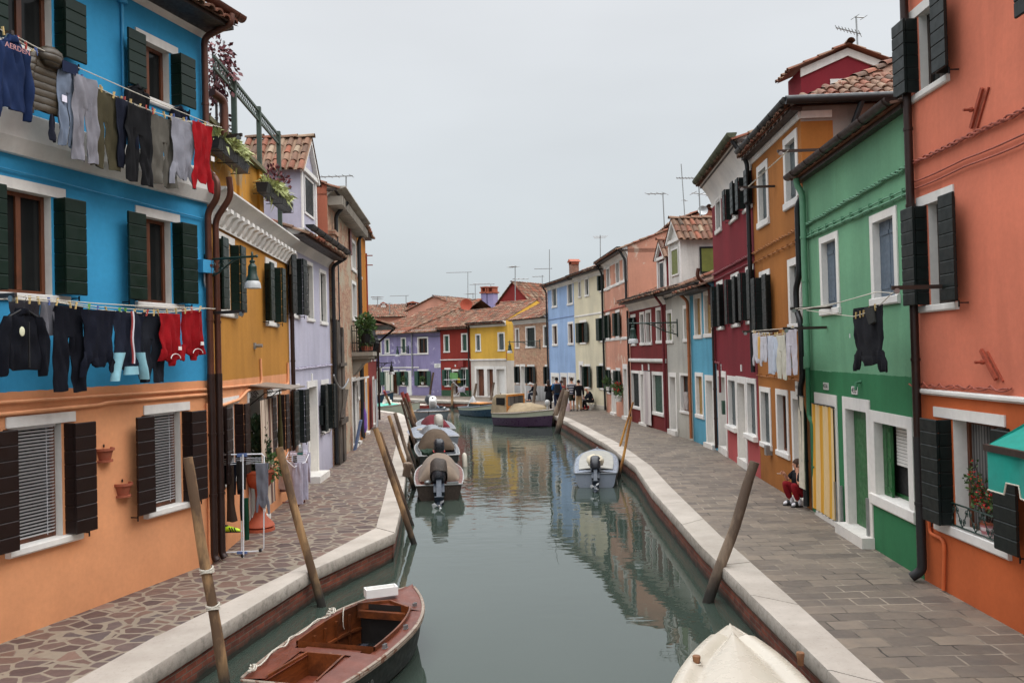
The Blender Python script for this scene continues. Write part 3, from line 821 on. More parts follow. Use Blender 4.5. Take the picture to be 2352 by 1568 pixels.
def leaves(mb, c, rx, ry, rz, n, size, seed=0, blade=False, droop=.0, mi=0, hollow=.35, up=.4):
 rnd = random.Random(seed); c = Vector(c)
 for i in range(n):
  while True:
   p = Vector((rnd.uniform(-1, 1), rnd.uniform(-1, 1), rnd.uniform(-1, 1)))
   if hollow < p.length < 1 and noise.noise(p * 2.2 + Vector((seed, 0, 0))) > -.28: break
  q = c + Vector((p.x * rx, p.y * ry, p.z * rz))
  d = (p + Vector((0, 0, up)) + Vector([rnd.uniform(-.6, .6) for _ in range(3)])).normalized()
  sd = d.orthogonal().normalized(); sd = (Matrix.Rotation(rnd.uniform(0, 6.28), 3, d) @ sd)
  L = size * rnd.uniform(.6, 1.3); wdt = L * (.09 if blade else .3)
  if blade:
   e = d * L; g = Vector((0, 0, -droop * L))
   mb.add([q - sd * wdt, q + sd * wdt, q + e * .5 + sd * wdt, q + e * .5 - sd * wdt, q + e + g], [(0, 1, 2, 3), (3, 2, 4)], mi)
  else:
   mb.add([q, q + d * L * .5 + sd * wdt, q + d * L, q + d * L * .5 - sd * wdt], [(0, 1, 2, 3)], mi)
def dormer(h, u0, u1, y0, D, z0, z1, zp, wallm, roofseed=3, over=.14, win=None, shc='olive_shut', trim=True, wingw=0):
 """gabled dormer facing the street; win=(ua, ub, za, zb)"""
 mb = MB(); um = (u0 + u1) / 2
 mb.add([(u0, y0, z0), (u1, y0, z0), (u1, y0, z1), (um, y0, zp), (u0, y0, z1)], [(0, 1, 2, 3, 4)])
 for uu in (u0, u1): mb.quad((uu, y0, z0), (uu, y0 + D, z0), (uu, y0 + D, z1), (uu, y0, z1))
 dm = h.part(mb, 'dormer', wallm)
 mb = MB();
 for sg, ue in ((-1, u0), (1, u1)):
  run = abs(um - ue) + over; rise = (zp - z1) * run / abs(um - ue); S = math.hypot(run, rise)
  zb = zp - rise + .05; e = ue + sg * over
  dirv = Vector((-sg * run / S, 0, rise / S)); n = Vector((sg * rise / S, 0, run / S))
  if sg < 0: P = lambda q, t, e=e, zb=zb, dirv=dirv: Vector((e, y0 + D - q, zb)) + dirv * t
  else: P = lambda q, t, e=e, zb=zb, dirv=dirv: Vector((e, y0 - .15 + q, zb)) + dirv * t
  tile_plane(mb, P, n, D + .15, S, seed=roofseed + sg)
 ridge(mb, (um, y0 - .18, zp + .09), (um, y0 + D, zp + .09), seed=roofseed)
 h.part(mb, 'dormer_roof', MT['tile'], smooth=50, parent=dm, fix=False)
 if trim:
  mb = MB(); tw = min(.14, (u1 - u0) * .16)
  mb.box(u0 - .02, u0 + tw, y0 - .04, y0 - .001, z0, z1 - .12); mb.box(u1 - tw, u1 + .02, y0 - .04, y0 - .001, z0, z1 - .12)
  mb.box(u0 - .10, u1 + .10, y0 - .10, y0 - .001, z1 - .12, z1)
  for ue, sg in ((u0 - over * .8, 1), (u1 + over * .8, -1)):
   zl = z1 - (zp - z1) * (over * .8) / abs(um - u0)
   mb.prism([(ue, zl + .0), (um, zp + .0), (um, zp - .13), (ue + sg * .1, zl - .06)], lambda p: (p[0], y0 - .12, p[1] + .03), lambda p: (p[0], y0 - .001, p[1] + .03))
  h.part(mb, 'pediment', WHITE, parent=dm)
 if win:
  a, b, c, d = win
  mb = MB(); mb.box(a, b, y0 - .012, y0 - .001, c, d)
  sh = h.part(mb, 'shutter', MT[shc], parent=dm)
  mb = MB(); t = .06
  for x in ((a - t, a, c - t, d + t), (b, b + t, c - t, d + t), (a, b, d, d + t), (a, b, c - t, c)): mb.box(x[0], x[1], y0 - .035, y0 - .001, x[2], x[3])
  h.part(mb, 'surround', WHITE, parent=dm)
 return dm
def gable_front(h, H, zp, mats, roofover=.25, seed=5, D=None, white_edge=False, lowz=-.5):
 """house whose gable end is its front"""
 D = D or h.depth; W = h.W
 mb = MB()
 mb.add([(0, 0, lowz), (W, 0, lowz), (W, 0, H), (W / 2, 0, zp), (0, 0, H)], [(0, 1, 2, 3, 4)])
 for uu in (0, W): mb.quad((uu, 0, lowz), (uu, D, lowz), (uu, D, H), (uu, 0, H))
 h.wallob = h.part(mb, 'wall', mats)
 mb = MB(); um = W / 2
 for sg, ue in ((-1, 0), (1, W)):
  run = um + roofover; rise = (zp - H) * run / um; S = math.hypot(run, rise); zb = zp - rise + .06; e = ue + sg * roofover
  dirv = Vector((-sg * run / S, 0, rise / S)); n = Vector((sg * rise / S, 0, run / S))
  if sg < 0: P = lambda q, t, e=e, zb=zb, dirv=dirv: Vector((e, D - q, zb)) + dirv * t
  else: P = lambda q, t, e=e, zb=zb, dirv=dirv: Vector((e, -.2 + q, zb)) + dirv * t
  tile_plane(mb, P, n, D + .2, S, seed=seed + sg)
 ridge(mb, (um, -.25, zp + .1), (um, D, zp + .1), seed=seed)
 h.part(mb, 'roof', MT['tile'], smooth=50, fix=False)
 if white_edge:
  mb = MB()
  for ue, sg in ((-.02, 1), (W + .02, -1)):
   mb.prism([(ue, H), (um, zp), (um, zp - .2), (ue, H - .22)], lambda p: (p[0], -.05, p[1]), lambda p: (p[0], -.001, p[1]))
  h.part(mb, 'verge_band', WHITE)
def chimney(h, x, y, z0, z1, w, d, m, cap=True):
 mb = MB(); mb.box(x - w / 2, x + w / 2, y - d / 2, y + d / 2, z0, z1)
 c = h.part(mb, 'chimney', m)
 if cap:
  mb = MB()
  for sx in (-1, 1): mb.box(x + sx * w * .5 - .06, x + sx * w * .5 + .06, y - d / 2, y + d / 2, z1 + .001, z1 + .16)
  mb.prism([(-w * .75, z1 + .161), (w * .75, z1 + .161), (0, z1 + .36)], lambda p: (x + p[0], y - d * .7, p[1]), lambda p: (x + p[0], y + d * .7, p[1]))
  h.part(mb, 'chimney_cap', MT['terracotta'], parent=c)
 return c
# -- plan of the canal (metres, camera above the origin)
LOUT = [(-5.25, 1), (-3.91, 8.27), (-3.59, 10.04), (-3.09, 12.57), (-2.2, 15.0), (-2.30, 16.2), (-2.48, 18.08), (-2.9, 21.89), (-3.63, 27.74), (-4.48, 35.26), (-5.16, 39.8), (-5.75, 44.2), (-6.4, 46.6), (-8.28, 50.12), (-15, 60)]
LIN = [(-5.8, 1), (-4.50, 8.31), (-4.24, 9.67), (-3.43, 12.42), (-2.63, 15.51), (-2.75, 16.6), (-2.94, 18.38), (-3.3, 21.5), (-4.02, 27.6), (-4.9, 35.2), (-5.6, 40.1), (-6.2, 44.4), (-6.8, 46.5), (-8.7, 49.9), (-15.5, 60)]
ROUT = [(3.05, 1), (3.02, 8.2), (2.99, 10.72), (2.97, 13.37), (3.09, 19.03), (3.3, 22.87), (3.15, 28.24), (2.6, 35.69), (2.28, 39.5), (1.85, 43.2), (.9, 46.4), (-.8, 52.26), (-3.2, 56.9), (-6.3, 59.6), (-9.4, 63.5), (-17, 72)]
RIN = [(3.5, 1), (3.43, 7.8), (3.46, 10.26), (3.47, 14.03), (3.60, 19.1), (3.75, 22.8), (3.62, 28.4), (3.05, 36), (2.7, 39.8), (2.25, 43.5), (1.25, 46.9), (-.5, 52.9), (-3, 57.5), (-6.1, 60.3), (-9.0, 64), (-16.6, 72.5)]
BP = MT
c_blue, c_peach = srgb(58, 150, 196), srgb(220, 154, 110)
# == blue and peach house
d0 = Vector((-1.16, -3.69)).normalized()
hb = House('house', 'bright blue house with a peach ground floor, nearest the camera on the left bank', (-4.85 + d0.x * 8.5, 13.25 + d0.y * 8.5), (-4.85, 13.25), 7, group='houses along the canal')
hb.sh_out = (.03, .21)
rw = hb.rect('B', 945, 1252, 38, 752, 'L')
hb.win(rw, shc='green', label='middle floor window over the blue wall, its sill above the washing line')
u0, u1, _, _ = hb.rect('A', -36, 455, 1325, 2100, 'R')
hb.win((u0, u1, rw[2], rw[3]), shc='green')
rt = hb.rect('A', 945, 1237, 340, 800, 'R')
hb.win(rt, shc='green')
u0, u1, _, _ = hb.rect('A', -30, 455, 0, 400, 'R')
hb.win((u0, u1, rt[2], rt[3]), shc='green')
hb.win((rt[0] - 4.3, rt[1] - 4.3, rt[2], rt[3]), shc='green')
rp_ = hb.rect('C', 733, 967, 133, 668, 'R')
hb.win(rp_, shc='brown_shut', blind=True, pane='dark', mull=False, sillout=.09)
r2 = hb.rect('C', 30, 385, 182, 838, 'R')
hb.win((r2[0], r2[1], rp_[2] - .02, r2[3]), shc='brown_shut', blind=True, pane='dark', mull=False, sillout=.09)
zE = hb.z('A', 1440, 285)
zs_ = hb.z('B', 1440, 1255)
m_blue = M_stucco('blue_over_peach_stucco', c_blue, c_peach, zs_, grime=.25, streak=.08)
hb.wall(zE + .25, [m_blue, WHITE])
zc = hb.z('A', 1400, 1410)
hb.ledge(-.0, hb.W + .015, zc, hb.z('A', 1430, 1200), .16, name='cornice_band')
hb.cornice(zE, zE + .32, .42)
hb.roof(zE + .33, 18, .55, seed=21)
hb.gutter(zE + .36, .56, 'gutter_brown', .09, u1=hb.W + .25)
W = hb.W
for dx, off in ((-.10, .09), (.09, .09)):
 x = W + dx
 if dx < 0:
  hb.pipe([(x, -.60, zE + .28), (x, -.60, zE + .12), (x, -off, zE - .02), (x, -off, zc + .5), (x, -.28, zc + .35), (x, -.28, zc + .05), (x, -off, zc - .15), (x, -off, zs_ + .1)], .052, 'gutter_brown')
 else:
  hb.pipe([(x - .0, -.36, zc + .42), (x + .05, -.36, zc + .12), (x, -off, zc - .25), (x, -off, zs_ + .1)], .05, 'gutter_brown')
 hb.pipe([(x, -off, zs_ + .1), (x, -off, .12), (x, -off - .05, .05)], .058, 'gutter_dark_brown')
u, z = hb.px('A', 1490, 680)
hb.pipe([(W + .12, -.05, z + .05), (W + .42, -.05, z), (W + .42, -.05, z - .75), (W + .2, -.05, z - .9)], .07, 'gutter_brown', 'overflow_pipe')
zA = hb.z('C', 1040, 72); zB = hb.z('C', 1040, 105)
pm = MT['peach_pipe'] = M_paint('peach_painted_pipe', mul(c_peach, .95), .7, .12, 6, .1)
hb.pipe([(0, -.03, zA + .05), (W - .15, -.03, zA)], .022, 'peach_pipe', 'conduit', False)
hb.pipe([(0, -.03, zB - .05), (W - 2.3, -.03, zB + .0), (W - 2.2, -.03, zB + .02), (W - .15, -.03, zB + .02)], .026, 'peach_pipe', 'conduit', False)
uq = hb.u('C', 1052, 300)
hb.pipe([(uq, -.035, zB - .12), (uq, -.035, .0)], .036, 'peach_pipe', 'drain_pipe')
uu, zz = hb.px('A', 838, 30)
MT['blue_pipe'] = M_paint('blue_painted_pipe', mul(c_blue, .9), .6, .1)
hb.pipe([(uu, -.04, zE), (uu, -.04, zz)], .07, 'blue_pipe', 'vent_pipe', False)
hb.pipe([(uu, -.03, zz), (uu, -.03, zc + .35)], .022, 'blue_pipe', 'conduit', False)
ua, za = hb.px('A', 20, 1150); ub, zb = hb.px('A', 1395, 1525)
hb.cable(0, za + .05, ub, zb, MT['blue_pipe'], .02, .012)
ua, za = hb.px('B', 1365, 415, .0); ub, zb = hb.px('B', 1365, 505)
mb = MB(); mb.box(W - .30, W - .04, -.14, -.001, zb, za); hb.part(mb, 'meter_box', MT['blue_pipe'])
hb.pipe([(W - .16, -.05, zb), (W - .16, -.05, zb - .2), (W - .02, -.05, zb - .3), (W + .0, -.05, zs_ - .1)], .018, 'steel', 'conduit', False)
# == yellow house with roof terrace
c_yel = srgb(180, 126, 54)
hy = House('house', 'mustard yellow house with peach ground floor and a planted roof terrace', (-4.85, 13.27), (-5.26, 19.5), 6.5, group='houses along the canal')
W = hy.W; hy.sh_out = (.02, .28)
hy.win(hy.rect('E', 156, 307, -60, 700, 'L'), shc='green', sash='sash_white')
hy.win(hy.rect('E', 585, 685, 175, 790, 'L'), shc='green', sash='sash_white')
hy.win(hy.rect('F', 168, 305, 182, 890, 'L'), shc='brown_shut')
r = hy.rect('F', 528, 636, 95, 690, 'L'); rr = hy.rect('F', 168, 305, 182, 890, 'L')
hy.win((r[0], r[1], rr[2] + .05, rr[3]), shc='brown_shut')
r = hy.rect('F', 378, 500, 145, 1250, 'L')
hy.door((r[0], r[1], 0, rr[3] + .05), leafm='dark', frame=True, panels=False)
zyc = hy.z('D', 640, 1545)      # bottom of the white frieze
zyt = hy.z('D', 740, 1436, .30) - .2
zys = hy.z('E', 750, 1222)
m_yel = M_stucco('mustard_over_peach_stucco', c_yel, c_peach, zys, grime=.25, streak=.18)
hy.wall(zyt - .05, [m_yel, WHITE])
hy.ledge(0, W, zyc, zyt - .32, .05, name='frieze')
hy.cornice(zyt - .02, zyt + .26, .30, steps=3)
x = .12
while x < W - .1:
 mb = MB(); mb.prism([(-.002, zyt - .03), (-.25, zyt - .03), (-.25, zyt - .10), (-.17, zyt - .13), (-.12, zyt - .22), (-.06, zyt - .30), (-.002, zyt - .31)], lambda p: (x, p[0], p[1]), lambda p: (x + .17, p[0], p[1])); x += .36; hy.part(mb, 'corbel', WHITE)
m_par = M_stucco('peeling_ochre_parapet', srgb(176, 124, 44), grime=.0, streak=.3, patch=srgb(146, 122, 88), patchlo=.56)
up, zp1 = hy.px('D', 515, 930)
zp1 = max(zp1, zyt + 1.0)
mb = MB()
mb.box(-.0, up - .3, .02, .25, zyt + .2, zp1);
for x in (1.9, up - .32): mb.box(x, x + .34, -.03, .28, zyt + .2, zp1 + .02)
hy.part(mb, 'parapet', m_par)
mb = MB(); mb.box(-.05, up + .1, -.09, .33, zp1 + .021, zp1 + .10); hy.part(mb, 'parapet_coping', M_stucco('mossy_coping_stone', srgb(112, 108, 84), grime=0, streak=.3))
mb = MB(); mb.box(up + .05, W, .5, 6.4, zyt - .04, zyt + .02); mb.box(up + .05, W - .02, 1.6, 1.7, zyt + .021, zp1 + .4); hy.part(mb, 'terrace_wall', MT['sash_dark'])
mb = MB(); mb.box(0, up, .3, 6.4, zyt - .04, zyt + .02); hy.part(mb, 'terrace_floor', MT['terracotta'])
up_, zw = hy.px('E', 772, 120)
hy.pipe([(W - .1, -.12, zyc - .05), (W - .1, -.12, zyc - .5)], .06, 'white_paint', 'rain_leader', False)
hy.pipe([(W - .1, -.10, zyc - .5), (W - .1, -.10, .1)], .05, 'gutter_dark_brown')
MT['peach2'] = MT['peach_pipe']
zq = hy.z('E', 540, 1320); zq2 = hy.z('E', 750, 1320)
hy.pipe([(.25, -.03, zq + .06), (hy.u('E', 540, 1320), -.03, zq + .02), (hy.u('E', 530, 1090), -.03, hy.z('E', 530, 1085))], .022, 'peach2', 'conduit', False)
hy.pipe([(.25, -.03, zq - .25), (1.6, -.03, zq - .2), (2.2, -.03, zq - .06), (W - .35, -.03, zq2 + .0), (W - .33, -.03, zq2 + .5)], .026, 'peach2', 'conduit', False)
u, z = hy.px('E', 485, 970); mb = MB(); mb.tube([(u, 0, z), (u, -.16, z)], .035, 8); mb.box(u - .06, u + .06, -.03, -.001, z - .06, z + .06); hy.part(mb, 'vent_spout', MT['steel'])
zc2 = hy.z('F', 400, 130)
ua = hy.u('F', 385, 140); ub = ua + 1.25
mb = MB(); mb.box(ua - .1, ub + .12, -.80, -.01, 0, .025, 0, Matrix.Translation((0, 0, zc2 + .12)) @ Matrix.Rotation(R(7), 4, 'X'))
cn = hy.part(mb, 'door_canopy', M_paint('grey_metal_canopy', srgb(132, 122, 112), .45, .15))
for uu in (ua, ub):
 mb = MB(); mb.tube([(uu, -.01, zc2 - .25), (uu, -.3, zc2 - .02), (uu, -.7, zc2 + .02)], .010, 6)
 mb.tube([(uu, -.1 - .08 * math.cos(k / 12 * 5 * PI) * (1 - k / 14), zc2 - .05 + .08 * math.sin(k / 12 * 5 * PI) * (1 - k / 14)) for k in range(13)], .008, 5)
 hy.part(mb, 'canopy_bracket', MT['iron'], parent=cn)
# == lavender house
c_lav = srgb(182, 180, 196)
hl = House('house', 'pale lavender house with dark green shutters and a gabled white dormer', (-5.26, 19.5), (-5.38, 24.45), 6, group='houses along the canal')
W = hl.W; hl.sh_out = (.03, .24)
hl.win(hl.rect('E', 795, 873, 108, 718, 'L'), shc='black_green', sash='sash_white', w2=.42)
r = hl.rect('E', 952, 1012, 205, 750, 'L'); hl.win((max(r[0], 1.9), min(r[1], 3.0), r[2], r[3]), shc='black_green', sh='closed', st='fr', t=.09)
r = hl.rect('E', 1070, 1130, 278, 780, 'L'); hl.win(r, shc='black_green', sh='closed', st='fr', t=.10)
r1 = hl.rect('F', 715, 780, 75, 590, 'L'); hl.win(r1, shc='black_green', w2=.42)
r = hl.rect('F', 950, 1010, 38, 470, 'L'); hl.win((r[0], min(r[1], W - .12), r[2], r[3]), shc='black_green', w2=.3)
r = hl.rect('F', 838, 918, 48, None, 'L'); hl.door(r, t=.13, rd=.3, leafm='sash_white', step=.17, stepout=.3)
zl = hl.z('D', 930, 1385, .5) - .06
m_lav = M_stucco('lavender_stucco', c_lav, None, 0, grime=.3, streak=.12, patch=srgb(196, 192, 196), patchlo=.70)
hl.wall(zl, [m_lav, WHITE])
hl.cornice(zl - .42, zl + .02, .42, steps=3)
hl.roof(zl + .03, 20, .46, seed=31)
hl.gutter(zl + .08, .56, 'gutter_black', .10, u0=-.1, u1=W + .15)
hl.pipe([(W + .08, -.52, zl + .02), (W + .08, -.5, zl - .12), (W + .05, -.12, zl - .35), (W + .05, -.12, .1)], .055, 'gutter_black')
zk = hl.z('E', 830, 1180)
hl.cable(.1, zk, W, zk + .05, M_paint('pale_lavender_cable', srgb(176, 170, 186), .7, .1), .03, .018, clips=12, name='cable')
u, z = hl.px('F', 942, 320); mb = MB(); mb.box(u - .14, u + .14, -.11, -.001, z - .24, z + .26); mb.box(u - .15, u + .15, -.13, -.001, z + .261, z + .29); hl.part(mb, 'mailbox', MT['black_green'])
u, z = hl.px('E', 998, 1250); mb = MB(); mb.box(u - .05, u + .05, -.03, -.001, z - .1, z + .1); hl.part(mb, 'number_plate', MT['white_paint'])
ya = .25
ua, zb0 = hl.px('D', 850, 1330, -ya); ub, _ = hl.px('D', 968, 1250, -ya)
z1 = hl.z('D', 850, 870, -ya); zpk = hl.z('D', 932, 690, -ya)
ub = max(ub, ua + 1.2)
wa, wz1 = hl.px('D', 874, 960, -ya); wb, _ = hl.px('D', 922, 1100, -ya); wz0 = hl.z('D', 886, 1255, -ya)
dormer(hl, ua, ub, ya, 1.7, zl - .05, z1, zpk, m_lav, 41, .18, (ua + .38, ub - .38, wz0, wz1), 'lace' if False else 'black_green')
# == tall old house, peeling plaster
m_old = M_brick('old_brick_with_peeling_plaster', srgb(150, 96, 72), srgb(176, 140, 112), srgb(160, 146, 126), .24, .07, plaster=srgb(166, 152, 130), plo=.50)
m_sal = M_stucco('salmon_gable_stucco', srgb(190, 116, 92), grime=0, streak=.15)
ho = House('house', 'tall crumbling brick and plaster house with iron balcony on the left bank', (-5.40, 24.55), (-5.86, 31.6), 7, group='houses along the canal')
W = ho.W
uB = ho.u('S', 385, 900)
zo = ho.z('D', 1270, 1100, .55) - .26
for v, x0, x1, yt, yb in (('E', 1350, 1392, 0, 290), ('E', 1405, 1440, 75, 350)):
 ho.win(ho.rect(v, x0, x1, yt, yb, 'L'), st='fr', sh='none', t=.12, sash='sash_white')
ho.win(ho.rect('E', 1360, 1398, 380, 745, 'L'), st='fr', sh='none', t=.12, sash='sash_dark')
r = ho.rect('S', 470, 500, 715, 1010, 'L'); ho.win((r[0], r[0] + .8, r[2], r[3]), st='fr', sh='none', t=.1)
r = ho.rect('S', 395, 450, 720, None, 'L'); ho.door((r[0], min(r[1], r[0] + 1.3), 0, r[3]), leafm='dark', panels=False)
r = ho.rect('S', 525, 548, 1000, None, 'L'); ho.door((W - 1.6, W - .6, 0, 2.3), leafm='sash_dark')
ho.wall(zo, [m_old, WHITE, m_sal], sidemi=2)
ho.cornice(zo - .08, zo + .22, .55, M_stucco('dirty_cornice_stone', srgb(176, 170, 158), grime=0, streak=.3))
x = .1
while x < W - .1:
 mb = MB(); mb.box(x, x + .16, -.44, -.002, zo - .33, zo - .06); x += .34; ho.part(mb, 'corbel', MT['stone_grey'])
ho.roof(zo + .24, 20, .30, seed=51, gmat=m_sal)
ho.pipe([(.9, -.5, zo - .1), (.9, -.12, zo - .5), (.9, -.12, .2)], .06, 'gutter_black')
ho.pipe([(W - .4, -.3, zo - .2), (W - .4, -.12, zo - .5), (W - .4, -.12, .2)], .06, 'gutter_black')
u, z = ho.px('D', 1240, 1450); mb = MB()
for i in range(8): mb.box(u, u + .42, -.075, -.04, z - .65 + i * .165, z - .65 + i * .165 + .158)
ho.part(mb, 'shutter', M_paint('red_brown_shutter', srgb(96, 44, 38), .5))
mb = MB(); rnd = random.Random(4)
zb_top = ho.z('E', 1200, 300)
for i, (ua, ub, zt) in enumerate(((.18, .34, 4.35), (.36, .60, 4.3), (.63, .84, 3.9), (.86, 1.10, 3.85), (1.13, 1.34, 4.15), (1.36, 1.50, 4.1))):
 mb.box(ua, ub, -.18 - rnd.uniform(0, .05), -.13, .0 + rnd.uniform(0, .05), zt)
mb.box(.15, 1.5, -.235, -.20 - .036, 1.18, 1.32) if False else mb.box(.12, 1.55, -.285, -.24, 1.2, 1.36)
mb.box(.12, 1.5, -.285, -.24, 2.95, 3.05)
mb.bar((.3, -.27, 1.4), (1.4, -.27, 2.2), .1, .04)
ho.part(mb, 'old_boarding', MT['plank_old'])
mb = MB(); mb.box(.05, .75, -.16, -.001, 4.36, zb_top + 1.0); mb.box(.0, .82, -.22, -.001, zb_top + 1.001, zb_top + 1.12)
ho.part(mb, 'brick_pier', m_old)
ub0 = ho.u('S', 400, 560); zbal = ho.z('S', 500, 400, .3)
ub0 = max(ub0, 2.0); ub1 = min(ub0 + 3.2, W - .8)
mb = MB(); mb.box(ub0, ub1, -.75, -.001, zbal - .14, zbal); mb.box(ub0 + .06, ub1 - .06, -.68, -.002, zbal - .24, zbal - .141)
for x in (ub0 + .2, (ub0 + ub1) / 2, ub1 - .35):
 mb.prism([(-.001, zbal - .241), (-.6, zbal - .241), (-.55, zbal - .36), (-.35, zbal - .42), (-.2, zbal - .62), (-.001, zbal - .85)], lambda p: (x, p[0], p[1]), lambda p: (x + .18, p[0], p[1]))
bal = ho.part(mb, 'balcony', MT['stone_grey'])
mb = MB(); hh = .95
def bulge(f): return -.70 - .16 * math.sin(PI * min(1, f * 1.4)) * (1 if f < .75 else .6)
xs = [ub0 + .05 + i * .11 for i in range(int((ub1 - ub0 - .1) / .11) + 1)]
for x in xs: mb.tube([(x, bulge(f), zbal + hh * f) for f in (0, .15, .3, .45, .6, .8, 1)], .009, 4)
for k in range(9):
 y = -.02 - k * .085
 for uu in (ub0 + .04, ub1 - .04): mb.tube([(uu, y, zbal), (uu, y, zbal + hh)], .009, 4)
for f in (0.03, .35, .8, 1): mb.tube([(ub0 + .04, -.01, zbal + hh * f), (ub0 + .04, bulge(f), zbal + hh * f), (ub1 - .04, bulge(f), zbal + hh * f), (ub1 - .04, -.01, zbal + hh * f)], .014, 5)
for i in range(0, len(xs) - 2, 2):
 cx = (xs[i] + xs[i + 1]) / 2 + .05
 mb.tube([(cx + .05 * math.cos(a / 8 * 2 * PI), bulge(.55) - .005, zbal + hh * .57 + .08 * math.sin(a / 8 * 2 * PI)) for a in range(9)], .007, 4)
ho.part(mb, 'railing', MT['iron'], parent=bal)
mb = MB(); u = uB + .1; mb.prism([(-.001, 0), (-.45, .1), (-.45, .16), (-.001, .10)], lambda p: (ub0 + .1, p[0], p[1] + zbal - 1.05), lambda p: (ub0 + 1.4, p[0], p[1] + zbal - 1.05)); ho.part(mb, 'stone_hood', WHITE)
# == ochre house, dark red house
m_och = M_stucco('deep_ochre_stucco', srgb(178, 112, 28), grime=.4, streak=.25)
hc = House('house', 'narrow deep orange house squeezed between crumbling house and dark red house', (-5.86, 31.62), (-6.33, 36.2), 6, group='houses along the canal')
hc.win((2.6, 3.4, 3.2, 4.9), shc='green', st='ls', boards=.3)
hc.door((2.5, 3.5, 0, 2.3), leafm='dark')
zt_ = hc.z('D', 1380, 1455); hc.wall(zt_, [m_och, WHITE]); hc.cornice(zt_ - .2, zt_, .2); hc.roof(zt_, 20, .3, seed=61)
hc.pipe([(.15, -.1, zt_ - .3), (.15, -.1, .1)], .055, 'gutter_black')
m_dr = M_stucco('dark_red_stucco', srgb(128, 52, 48), grime=.3)
hr = House('house', 'dark red house with deep shadowed eaves at the far end of the left bank', (-6.33, 36.2), (-6.75, 41.0), 7, group='houses along the canal')
hr.win((.9, 1.7, 3.0, 4.3), shc='green', boards=.3); hr.win((3.0, 3.8, 3.0, 4.3), shc='green', boards=.3)
hr.door((2.0, 3.0, 0, 2.3), leafm='dark')
zt_ = hr.z('E', 1610, 705, .9) + .15; hr.wall(zt_, [m_dr, WHITE]); hr.roof(zt_ + .05, 20, .95, seed=71, endover=.5); hr.gutter(zt_ - .22, .97, 'gutter_black', .07, u1=hr.W + .5)
hr.pipe([(hr.W - .1, -.95, zt_ - .3), (hr.W - .1, -.1, zt_ - 1.0), (hr.W - .1, -.1, .1)], .055, 'gutter_dark_brown')
mb = MB(); mb.prism([(-.9, -.12), (-.001, .0), (-.001, .12), (-.9, .0)], lambda p: (hr.W + .42, p[0], zt_ + p[1] - .02), lambda p: (hr.W + .46, p[0], zt_ + p[1] - .02)); hr.part(mb, 'verge_board', MT['white_paint'])
u, z = hc.px('E', 1525, 300)
mb = MB(); mb.box(hc.W + .05, hc.W + .13, -.06, .02, zt_, z + .5)
for q in (.32, -.1): mb.box(hc.W - .1, hc.W + .3, -.04, .03, z + q, z + q + .06); mb.box(hc.W + .06, hc.W + .12, -.3, .3, z + q + .061, z + q + .1)
single(mb, 'roof_pergola_post', MT['rust'], 'rust brown timber post with crossbars above the deep orange house', 'pergola post', hc.M)
G_ = 'houses along the canal'
# == salmon and orange house, nearest on the right
hs_ = House('house', 'salmon house with burnt orange ground floor, nearest the camera on the right bank', (5.51, 11.24), (5.47, 3.0), 7, group=G_)
h = hs_; W = h.W; h.sh_out = (.30, .06)
h.win(h.rect('N', 265, 575, 112, 838, 'L'), shc='black_green', sash='sash_dark')
h.win(h.rect('L', 1032, 1325, 178, 1083, 'L'), shc='black_green', sash='sash_dark', pane='glass')
h.sh_out = (.28, .0); rg = h.rect('M', 1067, 1537, 290, 1098, 'L'); wg = h.win(rg, shc='black_green', sash='sash_brown', pane='lace', sl=.13, rd=.22, w2=.42)
rt = h.rect('N', 265, 575, 112, 838, 'L'); u = h.u('N', 1117, 100)
h.win((u + .36, u + 1.3, rt[2], rt[3]), shc='black_green')
u = rg[1] + 1.25
h.door((u, u + 1.1, 0, 2.3), leafm='sash_brown')
zsp = h.z('M', 960, 205)
m_sal2 = M_stucco('salmon_over_orange_stucco', srgb(212, 122, 96), srgb(196, 100, 56), zsp, grime=.3, streak=.14)
h.wall(9.6, [m_sal2, WHITE])
h.cornice(9.2, 9.6, .4); h.roof(9.62, 20, .5, seed=81)
h.ledge(.0, W, zsp, h.z('M', 960, 168), .07)
h.pipe([(.12, -.09, 9.2), (.12, -.09, 1.95), ], .055, 'gutter_dark_brown'); h.pipe([(.12, -.09, 1.95), (.12, -.09, .16), (.05, -.2, .06)], .062, 'black_rubber')
MT['orange_pipe'] = M_paint('orange_painted_pipe', srgb(190, 92, 46), .7, .15)
MT['salmon_cable'] = M_paint('salmon_painted_cable', srgb(150, 78, 62), .7, .2)
q = [h.px('M', *p) for p in ((1035, 1040), (1040, 1125), (1138, 1170), (1132, 1500))]
h.pipe([(a, -.035, max(0, b)) for a, b in q], .024, 'orange_pipe', 'gas_pipe', False)
for (v, x0, y0, x1, y1, tw, cl) in (('N', 255, 1305, 1168, 865, 3, 8), ('N', 255, 1455, 1168, 1062, 0, 14), ('N', 255, 1510, 1168, 1100, 0, 0)):
 a, b = h.px(v, x0, y0); c, d = h.px(v, x1, y1)
 s_ = (d - b) / (c - a)
 h.cable(.02, b, W, b + s_ * 0 + (d - b) * (W / max(.1, c)) * .25, MT['salmon_cable'], .03, .012, tw, clips=0, seed=int(x0 + y0))
a, b = h.px('M', 915, 138); c, d = h.px('M', 1575, 170)
h.cable(a, b, c, d, MT['salmon_cable'], .08, .010, 2, seed=3)
